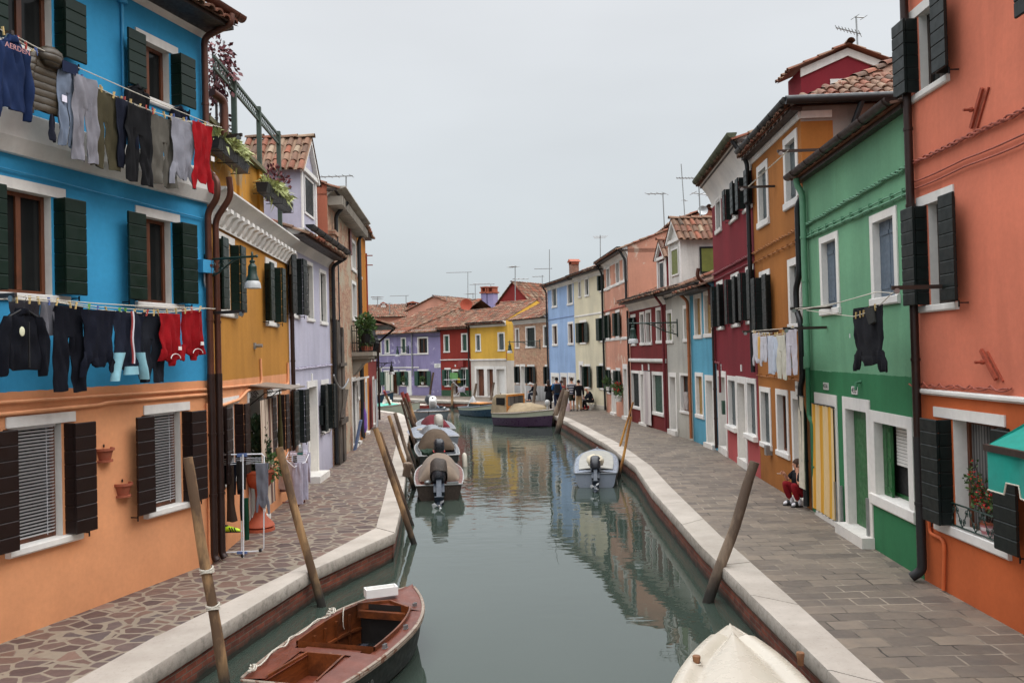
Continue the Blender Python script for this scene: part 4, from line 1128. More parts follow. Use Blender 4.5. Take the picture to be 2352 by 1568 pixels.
def tie(h, v, p0, p1, bolt, mat):
 a = h.px(v, *p0); b = h.px(v, *p1); c = h.px(v, *bolt)
 mb = MB(); mb.bar((a[0], -.035, a[1]), (b[0], -.035, b[1]), .03, .05); mb.bar((a[0] + .09, -.012, a[1] - .02), (b[0] + .09, -.012, b[1] - .02), .02, .02)
 mb.tube([(c[0], -.001, c[1]), (c[0], -.16, c[1])], .016, 8); mb.tube([(c[0], -.055, c[1]), (c[0], -.085, c[1])], .03, 6)
 h.part(mb, 'wall_tie', mat)
tie(h, 'N', (865, 690), (775, 1005), (800, 860), MT['rust']); tie(h, 'L', (1540, 1370), (1660, 1600), (1575, 1465), MT['rust'])
mb = MB(); a, b = rg[0] + .05, rg[1] - .05; z0 = rg[2] + .16; z1 = z0 + .27; y = -.03
for zz in (z0, z1): mb.tube([(a, y, zz), (b, y, zz)], .011, 6)
nn = 5
for i in range(nn):
 xa = a + (b - a) * i / nn; xb = a + (b - a) * (i + 1) / nn; xm = (xa + xb) / 2
 mb.tube([(xa, y, z0), (xm, y, z1)], .006, 5); mb.tube([(xm, y, z1), (xb, y, z0)], .006, 5)
 for sg in (-1, 1):
  for cz in (z0 + .07, z0 + .19):
   mb.tube([(xa + (xb - xa) * (.5 if cz > z0 + .1 else .02) + sg * (.035 - .028 * k / 14) * math.cos(k / 14 * 3.2 * PI) + sg * .04, y, cz + (.05 - .04 * k / 14) * math.sin(k / 14 * 3.2 * PI)) for k in range(15)], .005, 4)
rl = h.part(mb, 'railing', MT['green_iron'], parent=wg)
# == green house
hg = House('house', 'green house with white trimmed openings and a yellow striped door curtain', (5.78, 16.17), (5.51, 11.25), 5.5, group=G_)
h = hg; W = h.W
h.win(h.rect('L', 263, 410, 492, 1108, 'L'), st='fr', sh='closed', shc='grey_blue', t=.12)
h.win(h.rect('L', 660, 872, 322, 1035, 'L'), st='fr', sh='closed', shc='grey_blue', t=.12)
rd1 = h.rect('M', 268, 412, 195, None, 'L'); h.door(rd1, t=.12, rd=.3, leafm='dark', lintel=.2, step=.09, stepout=.07, panels=False)
rd2 = h.rect('M', 453, 630, 222, None, 'L'); h.door(rd2, t=.14, rd=.17, leafm='leaf_green_door', lintel=.2, step=.17, stepout=.2)
rw3 = h.rect('M', 640, 925, 313, 925, 'L'); wq = h.win((rw3[0], min(rw3[1], W - .2), rw3[2], rw3[3]), st='fr', sh='none', t=.17, rd=.28, sash='leaf_green_door', pane='dark', mull=False)
zsp = h.z('M', 400, 60); zg = h.z('J', 885, 1075)
m_grn = M_stucco('two_tone_green_stucco', srgb(110, 160, 126), srgb(52, 118, 78), zsp, grime=.25, streak=.16)
h.wall(zg, [m_grn, WHITE])
h.roof(zg + .02, 14, .16, seed=91); h.gutter(zg + .08, .26, 'gutter_dark_brown', .09, u0=-.12, u1=W + .05)
mb = MB(); a, b = rw3[0] + .17, min(rw3[1], W - .2) - .17; c, d = rw3[2] + .17, rw3[3] - .17
mb.box(a + .005, a + .30, .11, .15, c + .006, d - .006)
for q in (.1, .5, .9): mb.box(a + .04, a + .27, .10, .1095, c + (d - c) * q - .03, c + (d - c) * q + .03)
mb.box(a + .14, a + .17, .095, .0995, c + .05, d - .05)
h.part(mb, 'shutter', MT['leaf_green_door'], parent=wq)
mb = MB(); zz = d - .03
while zz > c + (d - c) * .45: mb.box(a + .32, b - .01, .19, .205, zz - .045, zz - .004); zz -= .05
h.part(mb, 'roller_blind', MT['white_paint'], parent=wq)
for (v, x0, x1, y0, y1, tx) in (('M', 325, 355, 130, 176, '455A'), ('M', 512, 547, 156, 206, '455')):
 u0, zt = h.px(v, x0, y0); u1, _ = h.px(v, x1, y0); zb = h.z(v, x0, y1)
 mb = MB(); mb.box(u0, u1, -.02, -.001, zb, zt); pl = h.part(mb, 'number_plate', MT['white_paint'])
 tm = text_mb(tx, (u1 - u0) * (.44 if len(tx) > 3 else .56), Matrix.Translation(((u0 + u1) / 2, -.024, (zt + zb) / 2)) @ Matrix.Rotation(PI / 2, 4, 'X'), .001)
 h.part(tm, 'numerals', MT['black_rubber'], parent=pl, fix=False)
MT['green_pipe'] = M_paint('green_painted_pipe', srgb(92, 140, 110), .65, .12); MT['green_pipe2'] = M_paint('dark_green_painted_pipe', srgb(46, 104, 72), .65, .12)
h.pipe([(.20, -.18, zg - .03), (.20, -.17, zg - .15), (.26, -.09, zg - .35), (.26, -.09, zsp + .05)], .06, 'green_pipe')
h.pipe([(.26, -.09, zsp + .05), (.26, -.09, zsp - .9), (.40, -.07, zsp - .98), (.40, -.05, .05)], .045, 'green_pipe2')
for (x0, y0, x1, y1, tw, rr) in ((150, 390, 930, -60, 3, .014), (120, 488, 945, 115, 0, .013), (110, 515, 930, 160, 0, .02)):
 a, b = h.px('L', x0, y0); c, d = h.px('L', x1, y1)
 h.cable(.0, b, W, d, MT['green_pipe'], .06 if tw else .02, rr, tw, clips=0 if tw else 12, seed=x0)
h.cable(.6, zsp + .02, 1.5, zsp, MT['green_pipe'], .02, .006)
mb = MB(); u, z = h.px('L', 172, 1470); mb.box(u - .06, u + .06, -.1, -.001, z - .12, z + .12); h.part(mb, 'junction_box', MT['green_pipe'])
mb = MB(); u, z = h.px('M', 570, 150); mb.tube([(u, -.001, z + .06), (u, -.08, z + .04), (u + .02, -.1, z - .07)], .025, 8); h.part(mb, 'overflow_spout', MT['green_pipe2'])
for (x, y0, y1) in ((412, 785, 1040), (452, 812, 1060), (626, 893, 1178)):     # flood-board guides beside the doors
 u, zt = h.px('M', x, y0); zb = h.z('M', x, y1); mb = MB(); mb.box(u - .025, u + .025, -.06, -.023, max(.1, zb), zt); h.part(mb, 'flood_board_guide', MT['steel'])
# == ochre house
ho2 = House('house', 'ochre house with bracketed cornice and white baby clothes hung across it', (5.98, 20.17), (5.78, 16.19), 6, group=G_)
h = ho2; W = h.W; h.sh_out = (.26, .05)
h.win(h.rect('J', 578, 655, 990, 1432, 'L'), st='fr', sh='closed', shc='grey_shut', t=.15)
h.win(h.rect('J', 763, 862, 797, 1305, 'L'), st='fr', sh='closed', shc='grey_shut', t=.15)
h.win(h.rect('K', 597, 670, 240, 678, 'L'), shc='black_green')
r = h.rect('K', 795, 890, 155, 655, 'L'); h.win((r[0], min(r[1], W - .02), r[2], r[3]), st='fr', sh='closed', shc='grey_shut', t=.15)
h.win(h.rect('K', 598, 672, 1036, 1450, 'L'), st='fr', sh='closed', shc='grey_shut', t=.12)
h.win(h.rect('K', 711, 795, 1052, 1510, 'L'), st='fr', sh='none', t=.12, pane='dark')
r = h.rect('K', 815, 897, 1068, None, 'L'); h.door((r[0], min(r[1], W - .05), 0, r[3]), t=.12, rd=.35, leafm='sash_white', step=.09, stepout=.05)
zo2 = h.z('J', 872, 560); m_oc = M_stucco('ochre_stucco', srgb(160, 102, 48), grime=.35, streak=.2)
m_ocs = M_stucco('grey_plaster_with_ochre_patch', srgb(150, 142, 136), None, 0, grime=0, streak=.25)
h.wall(zo2, [m_oc, WHITE, m_ocs], sidemi=2)
mb = MB(); mb.box(W + .002, W + .006, .0, .62, zg - .3, zo2 - .32); h.part(mb, 'painted_return', m_oc)
zf = h.z('J', 872, 655)
h.ledge(-.01, W + .02, zf, zf + .14, .05, name='frieze')
mb = MB(); mb.box(W + .003, W + .04, .0, .6, zf, zf + .14); h.part(mb, 'frieze_return', WHITE)
x = .05
while x < W - .05:
 mb = MB(); mb.box(x, x + .13, -.22, -.003, zf + .141, zo2 - .02); x += .3; h.part(mb, 'corbel', WHITE)
h.cornice(zo2 - .03, zo2 + .05, .28, cove=False)
mbr = MB(); sl_ = R(29)
h.roof(zo2 + .06, 28, .24, seed=101, hipR=2.6, endover=.16)
n_ = Vector((math.sin(sl_), 0, math.cos(sl_)))
mb = MB(); tile_plane(mb, lambda q, t: Vector((W + .20 - t * math.cos(sl_), -.24 + q, zo2 + .03 + t * math.sin(sl_))), n_, 6.48, 2.9, 2.9, 2.9, seed=103); h.part(mb, 'roof_hip', MT['tile'], smooth=50, fix=False)
h.gutter(zo2 + .09, .32, 'gutter_black', .095, u1=W + .3)
mb = MB(); mb.tube([(W + .30, -.36, zo2 + .03), (W + .30, 6, zo2 + .03)], .085, 10); h.part(mb, 'gutter', MT['gutter_black'], smooth=True)
p = [h.px('J', *q, -.0) for q in ((1130, 560), (1075, 660), (1095, 790), (1000, 850))]
h.pipe([(W + .27, 1.1, zo2 - .03), (W + .12, .95, zo2 - .5), (W + .12, .95, zo2 - 1.15), (W + .10, .0, zo2 - 1.75), (W - .04, -.1, zo2 - 1.95), (W - .04, -.1, 4.6), (W - .22, -.12, 4.35), (W - .22, -.12, 3.9), (W - .04, -.1, 3.7), (W - .04, -.1, 2.55), (W - .2, -.1, 2.4), (W - .2, -.1, 2.05), (W - .02, -.1, 1.85), (W - .02, -.1, .08)], .058, 'gutter_black')
MT['ochre_cable'] = M_paint('ochre_painted_cable', srgb(146, 92, 42), .7, .2)
z = h.z('K', 720, 25); h.cable(0, z, W, z + .05, MT['ochre_cable'], .05, .012, 2, seed=9); h.cable(0, z - .25, W, z - .2, MT['ochre_cable'], .02, .012, clips=10)
z = h.z('K', 650, 965); h.cable(0, z, W, z, MT['ochre_cable'], .03, .012, clips=6)
mb = MB(); u, z = h.px('K', 672, 1480); mb.box(u - .09, u + .09, -.14, -.001, z - .11, z + .11); h.part(mb, 'vent_cage', MT['steel'])
u, z = h.px('K', 853, 1042); mb = MB(); mb.box(u - .09, u + .09, -.02, -.001, z - .12, z + .12); pl = h.part(mb, 'number_plate', MT['white_paint'])
h.part(text_mb('457', .09, Matrix.Translation((u, -.024, z)) @ Matrix.Rotation(PI / 2, 4, 'X'), .001), 'numerals', MT['grey_shut'], parent=pl, fix=False)
# == crimson house
hcr = House('house', 'crimson house with a tall white cornice and six dark shuttered windows', (6.38, 25.9), (5.98, 20.19), 6.5, group=G_)
h = hcr; W = h.W; h.sh_out = (.26, .05)
h.win(h.rect('J', 285, 325, 1205, 1468, 'L'), st='fr', sh='closed', shc='grey_shut', t=.13)
for a in (('J', 382, 437, 1115, 1395), ('J', 478, 537, 1030, 1322), ('K', 296, 340, 310, 648), ('K', 397, 452, 258, 630), ('K', 500, 556, 207, 608)):
 h.win(h.rect(*a, 'L'), shc='black_green')
h.door(h.rect('K', 298, 358, 925, None, 'L'), t=.14, rd=.35, leafm='sash_white', step=.2, stepout=.04)
h.win(h.rect('K', 372, 432, 960, 1328, 'L'), st='fr', sh='closed', shc='grey_shut', t=.13, sillout=.12)
h.door(h.rect('K', 430, 497, 963, None, 'L'), t=.14, rd=.35, leafm='sash_white', step=.2, stepout=.04)
r = h.rect('K', 503, 572, 975, 1390, 'L'); h.win((r[0], min(r[1], W - .03), r[2], r[3]), st='fr', sh='closed', shc='grey_shut', t=.13, sillout=.12)
zk = h.z('J', 265, 1165); zk2 = h.z('J', 225, 1120, .3)
m_cr = M_stucco('crimson_stucco', srgb(120, 32, 42), None, 0, grime=.1, streak=.16, faded=srgb(176, 84, 84))
h.wall(zk + .05, [m_cr, WHITE])
h.cornice(zk - .45, zk + .35, .36); h.roof(zk + .38, 20, .36, seed=111); h.gutter(zk + .43, .46, 'gutter_moss', .125)
h.pipe([(W - .05, -.45, zk + .25), (W - .05, -.1, zk - .3), (W - .05, -.1, 2.6)], .055, 'gutter_black')
MT['crimson_cable'] = M_paint('crimson_painted_cable', srgb(104, 28, 36), .7, .2)
z = h.z('K', 420, 205); h.cable(0, z + .1, W, z + .1, MT['crimson_cable'], .05, .02, 2, clips=10); h.cable(0, z - .1, W, z - .1, MT['crimson_cable'], .02, .02)
u, z = h.px('K', 285, 870); h.pipe([(.1, -.05, 3.9), (.1, -.05, z), (u + .9, -.05, z), (u + .9, -.05, z - .9)], .035, 'crimson_cable', 'conduit', False)
h.pipe([(.08, -.08, 4.7), (.08, -.08, .1)], .05, 'gutter_dark_brown')
u, z = h.px('K', 352, 1183); mb = MB(); mb.box(u - .1, u + .1, -.10, -.001, z - .2, z + .2); h.part(mb, 'mailbox', MT['green_far'])
for (x, y) in ((322, 903), (464, 908)):
 u, z = h.px('K', x, y); mb = MB(); mb.box(u - .06, u + .06, -.02, -.001, z - .09, z + .09); h.part(mb, 'number_plate', MT['white_paint'])
# == light blue house
hlb = House('house', 'small sky blue house with tan shutters beside the crimson house', (6.25, 28.87), (6.38, 25.92), 6, group=G_)
h = hlb; W = h.W
for a in (('I', 1328, 1388, 450, 797), ('I', 1405, 1470, 425, 787)): h.win(h.rect(*a, 'L'), st='fr', sh='closed', shc='tan_shut', t=.13)
h.win(h.rect('I', 1340, 1402, 1055, 1408, 'L'), st='fr', sh='closed', shc='tan_shut', t=.13)
h.door(h.rect('I', 1415, 1482, 1075, None, 'L'), t=.14, rd=.3, leafm='sash_white', step=.15)
zb_ = h.z('I', 1300, 405)
m_lb = M_stucco('sky_blue_stucco', srgb(92, 160, 186), grime=.4, streak=.2); h.wall(zb_, [m_lb, WHITE])
h.roof(zb_ + .05, 20, .55, seed=121); h.gutter(zb_ + .02, .55, 'gutter_black', .08); h.cornice(zb_ - .25, zb_, .2, M_paint('blue_grey_cornice', srgb(78, 116, 132)))
MT['copper_pipe'] = M_paint('orange_brown_pipe', srgb(158, 92, 52), .5, .2)
h.pipe([(.06, -.5, zb_ - .05), (.06, -.1, zb_ - .4), (.06, -.1, .1)], .055, 'copper_pipe')
h.pipe([(W - .1, -.45, zb_ + .45), (W - .1, -.5, zb_ + .2), (W - .1, -.12, zb_ - .15), (W - .1, -.1, zb_ - .7)], .06, 'gutter_brown', 'rain_leader')
# == white house with dormer
hwt = House('house', 'greyish white house with a curved white dormer and olive shutters', (5.97, 31.86), (6.25, 28.89), 6, group=G_)
h = hwt; W = h.W
for a in (('I', 1112, 1160, 570, 833), ('I', 1243, 1292, 533, 822)):
 r = h.rect(*a, 'L'); h.win((max(r[0], .03), r[1], r[2], r[3]), st='fr', sh='closed', shc='olive_shut', t=.13)
r = h.rect('I', 1130, 1190, 1055, None, 'L'); h.door(r, t=.13, rd=.35, leafm='sash_white', step=.18)
r = h.rect('I', 1218, 1293, 1060, 1372, 'L'); h.win(r, st='fr', sh='none', pane='dark', t=.09)
zw_ = h.z('I', 1115, 415); m_wh = M_stucco('greyish_white_stucco', srgb(176, 174, 166), grime=.5, streak=.22, patch=srgb(136, 132, 120), patchlo=.68)
h.wall(zw_, [m_wh, WHITE]); h.cornice(zw_ - .32, zw_, .28); h.roof(zw_ + .05, 20, .45, seed=131); h.gutter(zw_ + .0, .45, 'gutter_black', .08)
z = h.z('I', 1150, 470); h.cable(0, z, W, z + .1, MT['grey_shut'], .06, .016, 2)
ya = .1
ua = h.u('T', 400, 1200, -ya); ub = h.u('T', 548, 1200, -ya); z1 = h.z('T', 540, 930, -ya); zp = h.z('T', 435, 745, -ya)
ub = max(ub, ua + 1.1); zp = max(zp, z1 + .45)
m_dw = M_stucco('white_dormer_stucco', srgb(206, 204, 198), grime=0, streak=.25)
dm = dormer(h, ua, ub, ya, 3.2, zw_ - .02, z1, zp, m_dw, 133, .16, (ua + .36, ub - .34, h.z('T', 480, 1400, -ya), h.z('T', 470, 1095, -ya)), 'olive_shut')
za, zb2 = h.z('T', 730, 945, -ya), h.z('T', 730, 1165, -ya)
mb = MB(); mb.box(ub + .001, ub + .03, ya + .75, ya + 1.65, zw_ + .55, zw_ + 1.4); h.part(mb, 'side_shutter', MT['olive_shut'], parent=dm)
mb = MB()
for q in ((ya + .69, ya + .75, zw_ + .49, zw_ + 1.46), (ya + 1.65, ya + 1.71, zw_ + .49, zw_ + 1.46), (ya + .75, ya + 1.65, zw_ + 1.4, zw_ + 1.46), (ya + .75, ya + 1.65, zw_ + .49, zw_ + .55)): mb.box(ub + .001, ub + .045, *q)
h.part(mb, 'side_surround', MT['black_green'], parent=dm)
# == dark red house
hd = House('house', 'dark red two storey house with a striped white door curtain', (5.35, 37.46), (5.97, 31.88), 6, group=G_)
h = hd; W = h.W
h.win(h.rect('I', 833, 871, 605, 850, 'L'), shc='black_green', boards=.25)
h.win(h.rect('I', 903, 940, 585, 847, 'L'), shc='black_green', sh='closed', st='fr', t=.12)
h.win(h.rect('I', 948, 993, 570, 845, 'L'), st='fr', sh='none', t=.12, pane='lace')
h.win(h.rect('I', 1030, 1078, 550, 833, 'L'), st='fr', sh='none', t=.12, pane='lace')
h.win(h.rect('I', 835, 902, 1040, 1335, 'L'), st='fr', sh='closed', shc='black_green', t=.12)
h.door(h.rect('I', 904, 962, 1042, None, 'L'), t=.12, rd=.3, leafm='sash_white', step=.1)
r = h.rect('I', 1000, 1088, 1048, 1385, 'L'); h.win((r[0], min(r[1], W - .05), r[2], r[3]), st='fr', sh='closed', shc='green_far', t=.14)
zr_ = h.z('I', 832, 570); m_r = M_stucco('dark_red_wall_stucco', srgb(112, 38, 38), grime=.2, streak=.18, patch=srgb(128, 92, 80), patchlo=.70)
h.wall(zr_, [m_r, WHITE]); h.cornice(zr_ - .05, zr_ + .45, .35); h.roof(zr_ + .5, 20, .5, seed=141); h.gutter(zr_ + .46, .5, 'gutter_black', .08)
zz = h.z('I', 830, 975); h.ledge(0, W - .1, zz, zz + .16, .12)
h.pipe([(W - .1, -.45, zr_ + .35), (W - .1, -.12, zr_ - .1), (W - .1, -.1, .1)], .05, 'crimson_cable')
h.pipe([(.05, -.1, zr_), (.05, -.1, .1)], .05, 'gutter_dark_brown')
for (x, y) in ((923, 1018), (972, 1015)):
 u, z = h.px('I', x, y); mb = MB(); mb.box(u - .09, u + .09, -.02, -.001, z - .13, z + .13); h.part(mb, 'number_plate', MT['white_paint'])
ua = h.u('I', 1040, 250, -.4); ub = max(h.u('I', 1108, 250, -.4), ua + 1.2)
z1 = h.z('I', 1040, 165, -.4); dormer(h, ua, ub, .4, 3, zr_ + .3, z1, z1 + .6, m_r, 143, .12, (ua + .35, ub - .3, z1 - 1.5, z1 - .25), 'black_green', trim=True)
# == salmon pink three storey house
hp = House('house', 'tall pale salmon house with peeling gable wall, arched door at its near end', (4.92, 43.76), (5.35, 37.48), 7, group=G_)
h = hp; W = h.W
for a in (('I', 640, 667, 235, 420), ('I', 713, 744, 185, 385), ('I', 770, 802, 152, 358)):
 h.win(h.rect(*a, 'L'), st='fr', sh='none', t=.12)
h.win(h.rect('I', 637, 668, 590, 803, 'L'), shc='green', boards=.3); h.win(h.rect('I', 713, 746, 570, 790, 'L'), shc='green', boards=.3, w2=.5)
h.win(h.rect('I', 645, 673, 1015, 1222, 'L'), shc='green', boards=.3); h.win(h.rect('I', 718, 752, 1020, 1245, 'L'), shc='green', boards=.3)
h.door(h.rect('I', 678, 712, 1035, None, 'L'), leafm='sash_white', step=.12); h.door(h.rect('I', 770, 806, 990, None, 'L'), leafm='sash_white', step=.15, t=.18)
zp_ = h.z('I', 645, 185); m_p = M_stucco('salmon_pink_stucco', srgb(196, 142, 120), grime=.4, streak=.18, patch=srgb(196, 172, 154), patchlo=.58)
h.wall(zp_, [m_p, WHITE]); h.cornice(zp_ - .35, zp_ + .1, .3); h.roof(zp_ + .12, 20, .4, seed=151); h.gutter(zp_ + .1, .42, 'gutter_black', .09)
for zz in (h.z('I', 640, 405), h.z('I', 640, 805)): h.ledge(0, W - .3, zz - .06, zz + .08, .04, name='string_course')
h.pipe([(W - .1, -.4, zp_ + .02), (W - .1, -.1, zp_ - .5), (W - .1, -.1, 5.2)], .055, 'gutter_black'); h.pipe([(.1, -.4, zp_ + .02), (.1, -.1, zp_ - .5), (.1, -.1, .1)], .055, 'gutter_black')
z = h.z('I', 640, 575); h.cable(0, z, W, z, MT['salmon_cable'], .04, .02, 2)
# == cream house, pale blue house
hcm = House('house', 'cream three storey house with dark green shutters behind the passers-by', (3.73, 48.86), (4.92, 43.78), 7, group=G_)
h = hcm; W = h.W
h.win(h.rect('I', 420, 441, 343, 478, 'L'), st='fr', sh='closed', shc='green', t=.08); h.win(h.rect('I', 470, 502, 318, 468, 'L'), st='fr', sh='closed', shc='green', t=.1)
h.win(h.rect('I', 585, 622, 280, 432, 'L'), shc='green', boards=.3)
h.win(h.rect('I', 430, 485, 650, 838, 'L'), shc='green', boards=.3, w2=.55); h.win(h.rect('I', 590, 640, 612, 822, 'L'), shc='green', boards=.3, w2=.5)
h.win(h.rect('I', 470, 516, 990, 1182, 'L'), shc='green', boards=.3); h.win(h.rect('I', 585, 630, 985, 1192, 'L'), shc='green', boards=.3)
h.door(h.rect('I', 425, 460, 968, None, 'L'), leafm='sash_brown', t=.18, step=.12)
zc_ = h.z('I', 420, 300); m_c = M_stucco('cream_stucco', srgb(212, 203, 176), grime=.3, streak=.1)
h.wall(zc_, [m_c, WHITE]); h.cornice(zc_ - .3, zc_ + .1, .3); h.roof(zc_ + .12, 20, .4, seed=161); h.gutter(zc_ + .1, .42, 'gutter_black', .09)
z = h.z('I', 420, 625); h.ledge(0, W, z, z + .1, .03, name='string_course')
h.ledge(0, W, .0, .3, .04, M_stucco('pale_plinth_stone', srgb(190, 184, 172)), 'plinth')
hpb = House('house', 'pale blue three storey house with white shop openings at street level', (2.41, 54.5), (3.73, 48.88), 7, group=G_)
h = hpb; W = h.W
for a in (('I', 212, 252, 390, 556), ('I', 332, 376, 348, 536), ('I', 215, 257, 680, 852), ('I', 338, 382, 662, 845)): h.win(h.rect(*a, 'L'), st='fr', sh='closed' if a[3] < 500 else 'none', shc='grey_shut', t=.13)
rs = [h.rect('I', a, b, 1058, None, 'L') for a, b in ((206, 272), (280, 334), (340, 402))]
for i, r in enumerate(rs): h.door((max(.05, r[0]), min(W - .05, r[1]), 0, r[3]), leafm='white_paint' if i != 1 else 'sash_brown', t=.2, rd=.15, step=.1, name='shop_front' if i != 1 else 'door')
zb3 = h.z('I', 215, 365); m_pb = M_stucco('pale_blue_stucco', srgb(148, 174, 210), grime=.35, streak=.14)
h.wall(zb3, [m_pb, WHITE]); h.cornice(zb3 - .35, zb3 + .05, .3); zr = h.roof(zb3 + .07, 20, .4, seed=171); h.gutter(zb3 + .05, .42, 'gutter_black', .09)
z = h.z('I', 210, 645); h.ledge(0, W, z, z + .06, .03, M_paint('blue_ledge', srgb(110, 132, 172)), name='string_course')
h.pipe([(.05, -.4, zb3), (.05, -.1, zb3 - .4), (.05, -.1, .1)], .05, 'gutter_black')
chimney(h, .9, 1.6, zb3, zb3 + 1.3, .55, .5, MT['quay'] if False else M_brick('chimney_brick', srgb(130, 84, 66), srgb(150, 104, 84), srgb(150, 140, 128)))
# == the houses that close the view
G2 = 'houses closing the view across the far quay'
hbr = House('house', 'bare brick house with a marble clad foot at the far corner', (.12, 58.7), (2.41, 54.52), 7, group=G2)
h = hbr; W = h.W
for a, s_ in ((('H', 1370, 1407, 700, 886), 'none'), (('H', 1463, 1553, 685, 880), 'closed'), (('H', 1620, 1668, 673, 872), 'closed')):
 r = h.rect(*a, 'L'); h.win((r[0], min(r[1], W - .05), r[2], r[3]), st='fr', sh=s_, shc='black_green', t=.11)
for a in (('H', 1375, 1410, 1025, 1200), ('H', 1480, 1545, 1025, 1205), ('H', 1638, 1672, 1025, 1212)):
 r = h.rect(*a, 'L'); h.win((r[0], min(r[1], W - .05), r[2], r[3]), shc='black_green', boards=.3)
r = h.rect('H', 1415, 1460, 1022, None, 'L'); h.door(r, leafm='sash_white', t=.12)
zz = h.z('H', 1400, 655); m_bk = M_brick('worn_tan_brick', srgb(168, 118, 90), srgb(190, 150, 120), srgb(178, 164, 146), .26, .075, plaster=srgb(176, 150, 122), plo=.60)
h.wall(zz, [m_bk, WHITE]); h.cornice(zz - .1, zz + .35, .3); h.roof(zz + .4, 24, .4, seed=181, endover=.02)
zm = h.z('H', 1400, 1208); h.ledge(r[1] + .02, W, 0, zm, .03, M_stucco('grey_marble_dado', srgb(168, 168, 168), grime=.3, streak=.5), 'marble_dado'); h.ledge(0, r[0] - .02, 0, zm, .03, M_stucco('grey_marble_dado_b', srgb(168, 168, 168), grime=.3, streak=.5), 'marble_dado')
hyl = House('house', 'bright yellow house with a white arcaded shop front in the distance', (-3.2, 63.38), (-.42, 60.75), 7, group=G2)
h = hyl; W = h.W
for a in (('H', 1013, 1062, 752, 912), ('H', 1213, 1277, 737, 908)): h.win(h.rect(*a, 'L'), st='fr', sh='closed', shc='grey_shut', t=.11)
zwl = h.z('H', 1100, 992)
for a, b in ((1008, 1104), (1104, 1186), (1188, 1290)):
 r = h.rect('H', a, b, 1040, None, 'L'); h.door((max(.06, r[0]), min(W - .04, r[1]), 0, r[3]), t=.17, rd=.3, leafm='sash_brown' if a != 1188 else 'white_paint', name='shop_front', step=.06)
zz = h.z('H', 1100, 678); m_y = M_stucco('bright_yellow_over_white_stucco', srgb(212, 168, 72), srgb(200, 192, 182), zwl, grime=.3, streak=.12)
h.wall(zz, [m_y, WHITE]); h.ledge(0, W, zwl, zwl + .14, .08); h.cornice(zz - .1, zz + .3, .3)
loc = h.M.inverted() @ Vector((.12, 58.75, 0))
mb = MB(); mb.quad((W, 0, -.9), (loc.x, loc.y, -.9), (loc.x, loc.y, zz), (W, 0, zz)); h.part(mb, 'corner_wall', m_y)
h.roof(zz + .32, 24, .45, seed=191, endover=.02); h.gutter(zz + .28, .47, 'gutter_black', .09)
u, z = h.px('H', 1298, 935); mb = MB(); mb.box(u - .1, u + .1, -.02, -.001, z - .35, z + .35); h.part(mb, 'rust_stain_plate', MT['rust'])
hrd = House('house', 'small brick red house with green shutters and a green painted foot', (-5.69, 65.54), (-3.2, 63.4), 6, group=G2)
h = hrd; W = h.W
for a in (('H', 728, 781, 758, 920), ('H', 886, 944, 746, 915)): h.win(h.rect(*a, 'L'), st='fr', sh='closed', shc='green_far', t=.11)
for a in (('H', 737, 792, 1055, 1225), ('H', 885, 945, 1052, 1230)): h.win(h.rect(*a, 'L'), shc='green_far', boards=.3, sash='sash_white', w2=.3)
h.door(h.rect('H', 805, 872, 1068, None, 'L'), leafm='sash_brown', t=.12)
zz = h.z('H', 800, 692); zgr = h.z('H', 720, 1252); m_rr = M_stucco('brick_red_over_green_stucco', srgb(136, 50, 42), srgb(64, 92, 70), zgr, grime=.2, streak=.16)
h.wall(zz, [m_rr, WHITE]); z = h.z('H', 800, 988); h.ledge(0, W, z, z + .09, .08); h.roof(zz + .05, 24, .4, seed=201, endover=.0); h.gutter(zz + .02, .42, 'gutter_brown', .08)
h.pipe([(W - .12, -.1, zz), (W - .12, -.1, .1)], .055, 'gutter_black')
u, z = h.px('H', 900, 1018); mb = MB(); mb.box(u - .28, u + .28, -.28, -.001, z - .25, z + .25); h.part(mb, 'air_conditioner', M_paint('red_painted_unit', srgb(124, 40, 36)))
u, z = h.px('H', 833, 1035); mb = MB(); mb.box(u - .06, u + .06, -.02, -.001, z - .08, z + .08); h.part(mb, 'number_plate', MT['white_paint'])
hpu = House('house', 'violet blue house with a broad mossy hipped roof in the far left corner', (-13.2, 72.3), (-5.69, 65.56), 8, group=G2)
h = hpu; W = h.W
for a in (('H', 125, 172, 795, 935), ('H', 200, 244, 793, 932), ('H', 345, 392, 783, 932), ('H', 493, 590, 780, 937)): h.win(h.rect(*a, 'L'), st='fr', sh='closed' if a[1] in (200, 345) else 'none', shc='green_far', t=.12)
for a in (('H', 190, 245, 1075, 1220), ('H', 335, 392, 1072, 1222), ('H', 497, 594, 1068, 1224)): h.win(h.rect(*a, 'L'), shc='green_far', boards=.3, w2=.42)
h.door(h.rect('H', 247, 322, 1075, None, 'L'), leafm='sash_brown', t=.12); h.door(h.rect('H', 122, 175, 1050, None, 'L'), leafm='dark', t=.12)
zz = h.z('H', 560, 716); m_pu = M_stucco('violet_stucco', srgb(138, 130, 166), grime=.35, streak=.25, patch=srgb(166, 160, 186), patchlo=.6)
h.wall(zz, [m_pu, WHITE]); h.cornice(zz - .25, zz + .02, .25)
z = h.z('H', 300, 935); ue = h.u('H', 592, 935); h.ledge(0, ue, z - .08, z + .02, .04, name='string_course'); z = h.z('H', 300, 1052); h.ledge(0, ue - 1.2, z - .06, z + .04, .04, name='string_course')
zr = h.roof(zz + .05, 27, .45, seed=211, hipL=6.2, hipR=.0, depth=9.5, pitch=.24, gmat=m_pu)
uh = h.u('H', 430, 800); mb = MB(); ridge(mb, (uh, -.45, zz - .05), (uh + 3.6, 4.75, zr + .05), .13, 5); h.part(mb, 'hip_ridge', MT['tile'], smooth=50, fix=False)
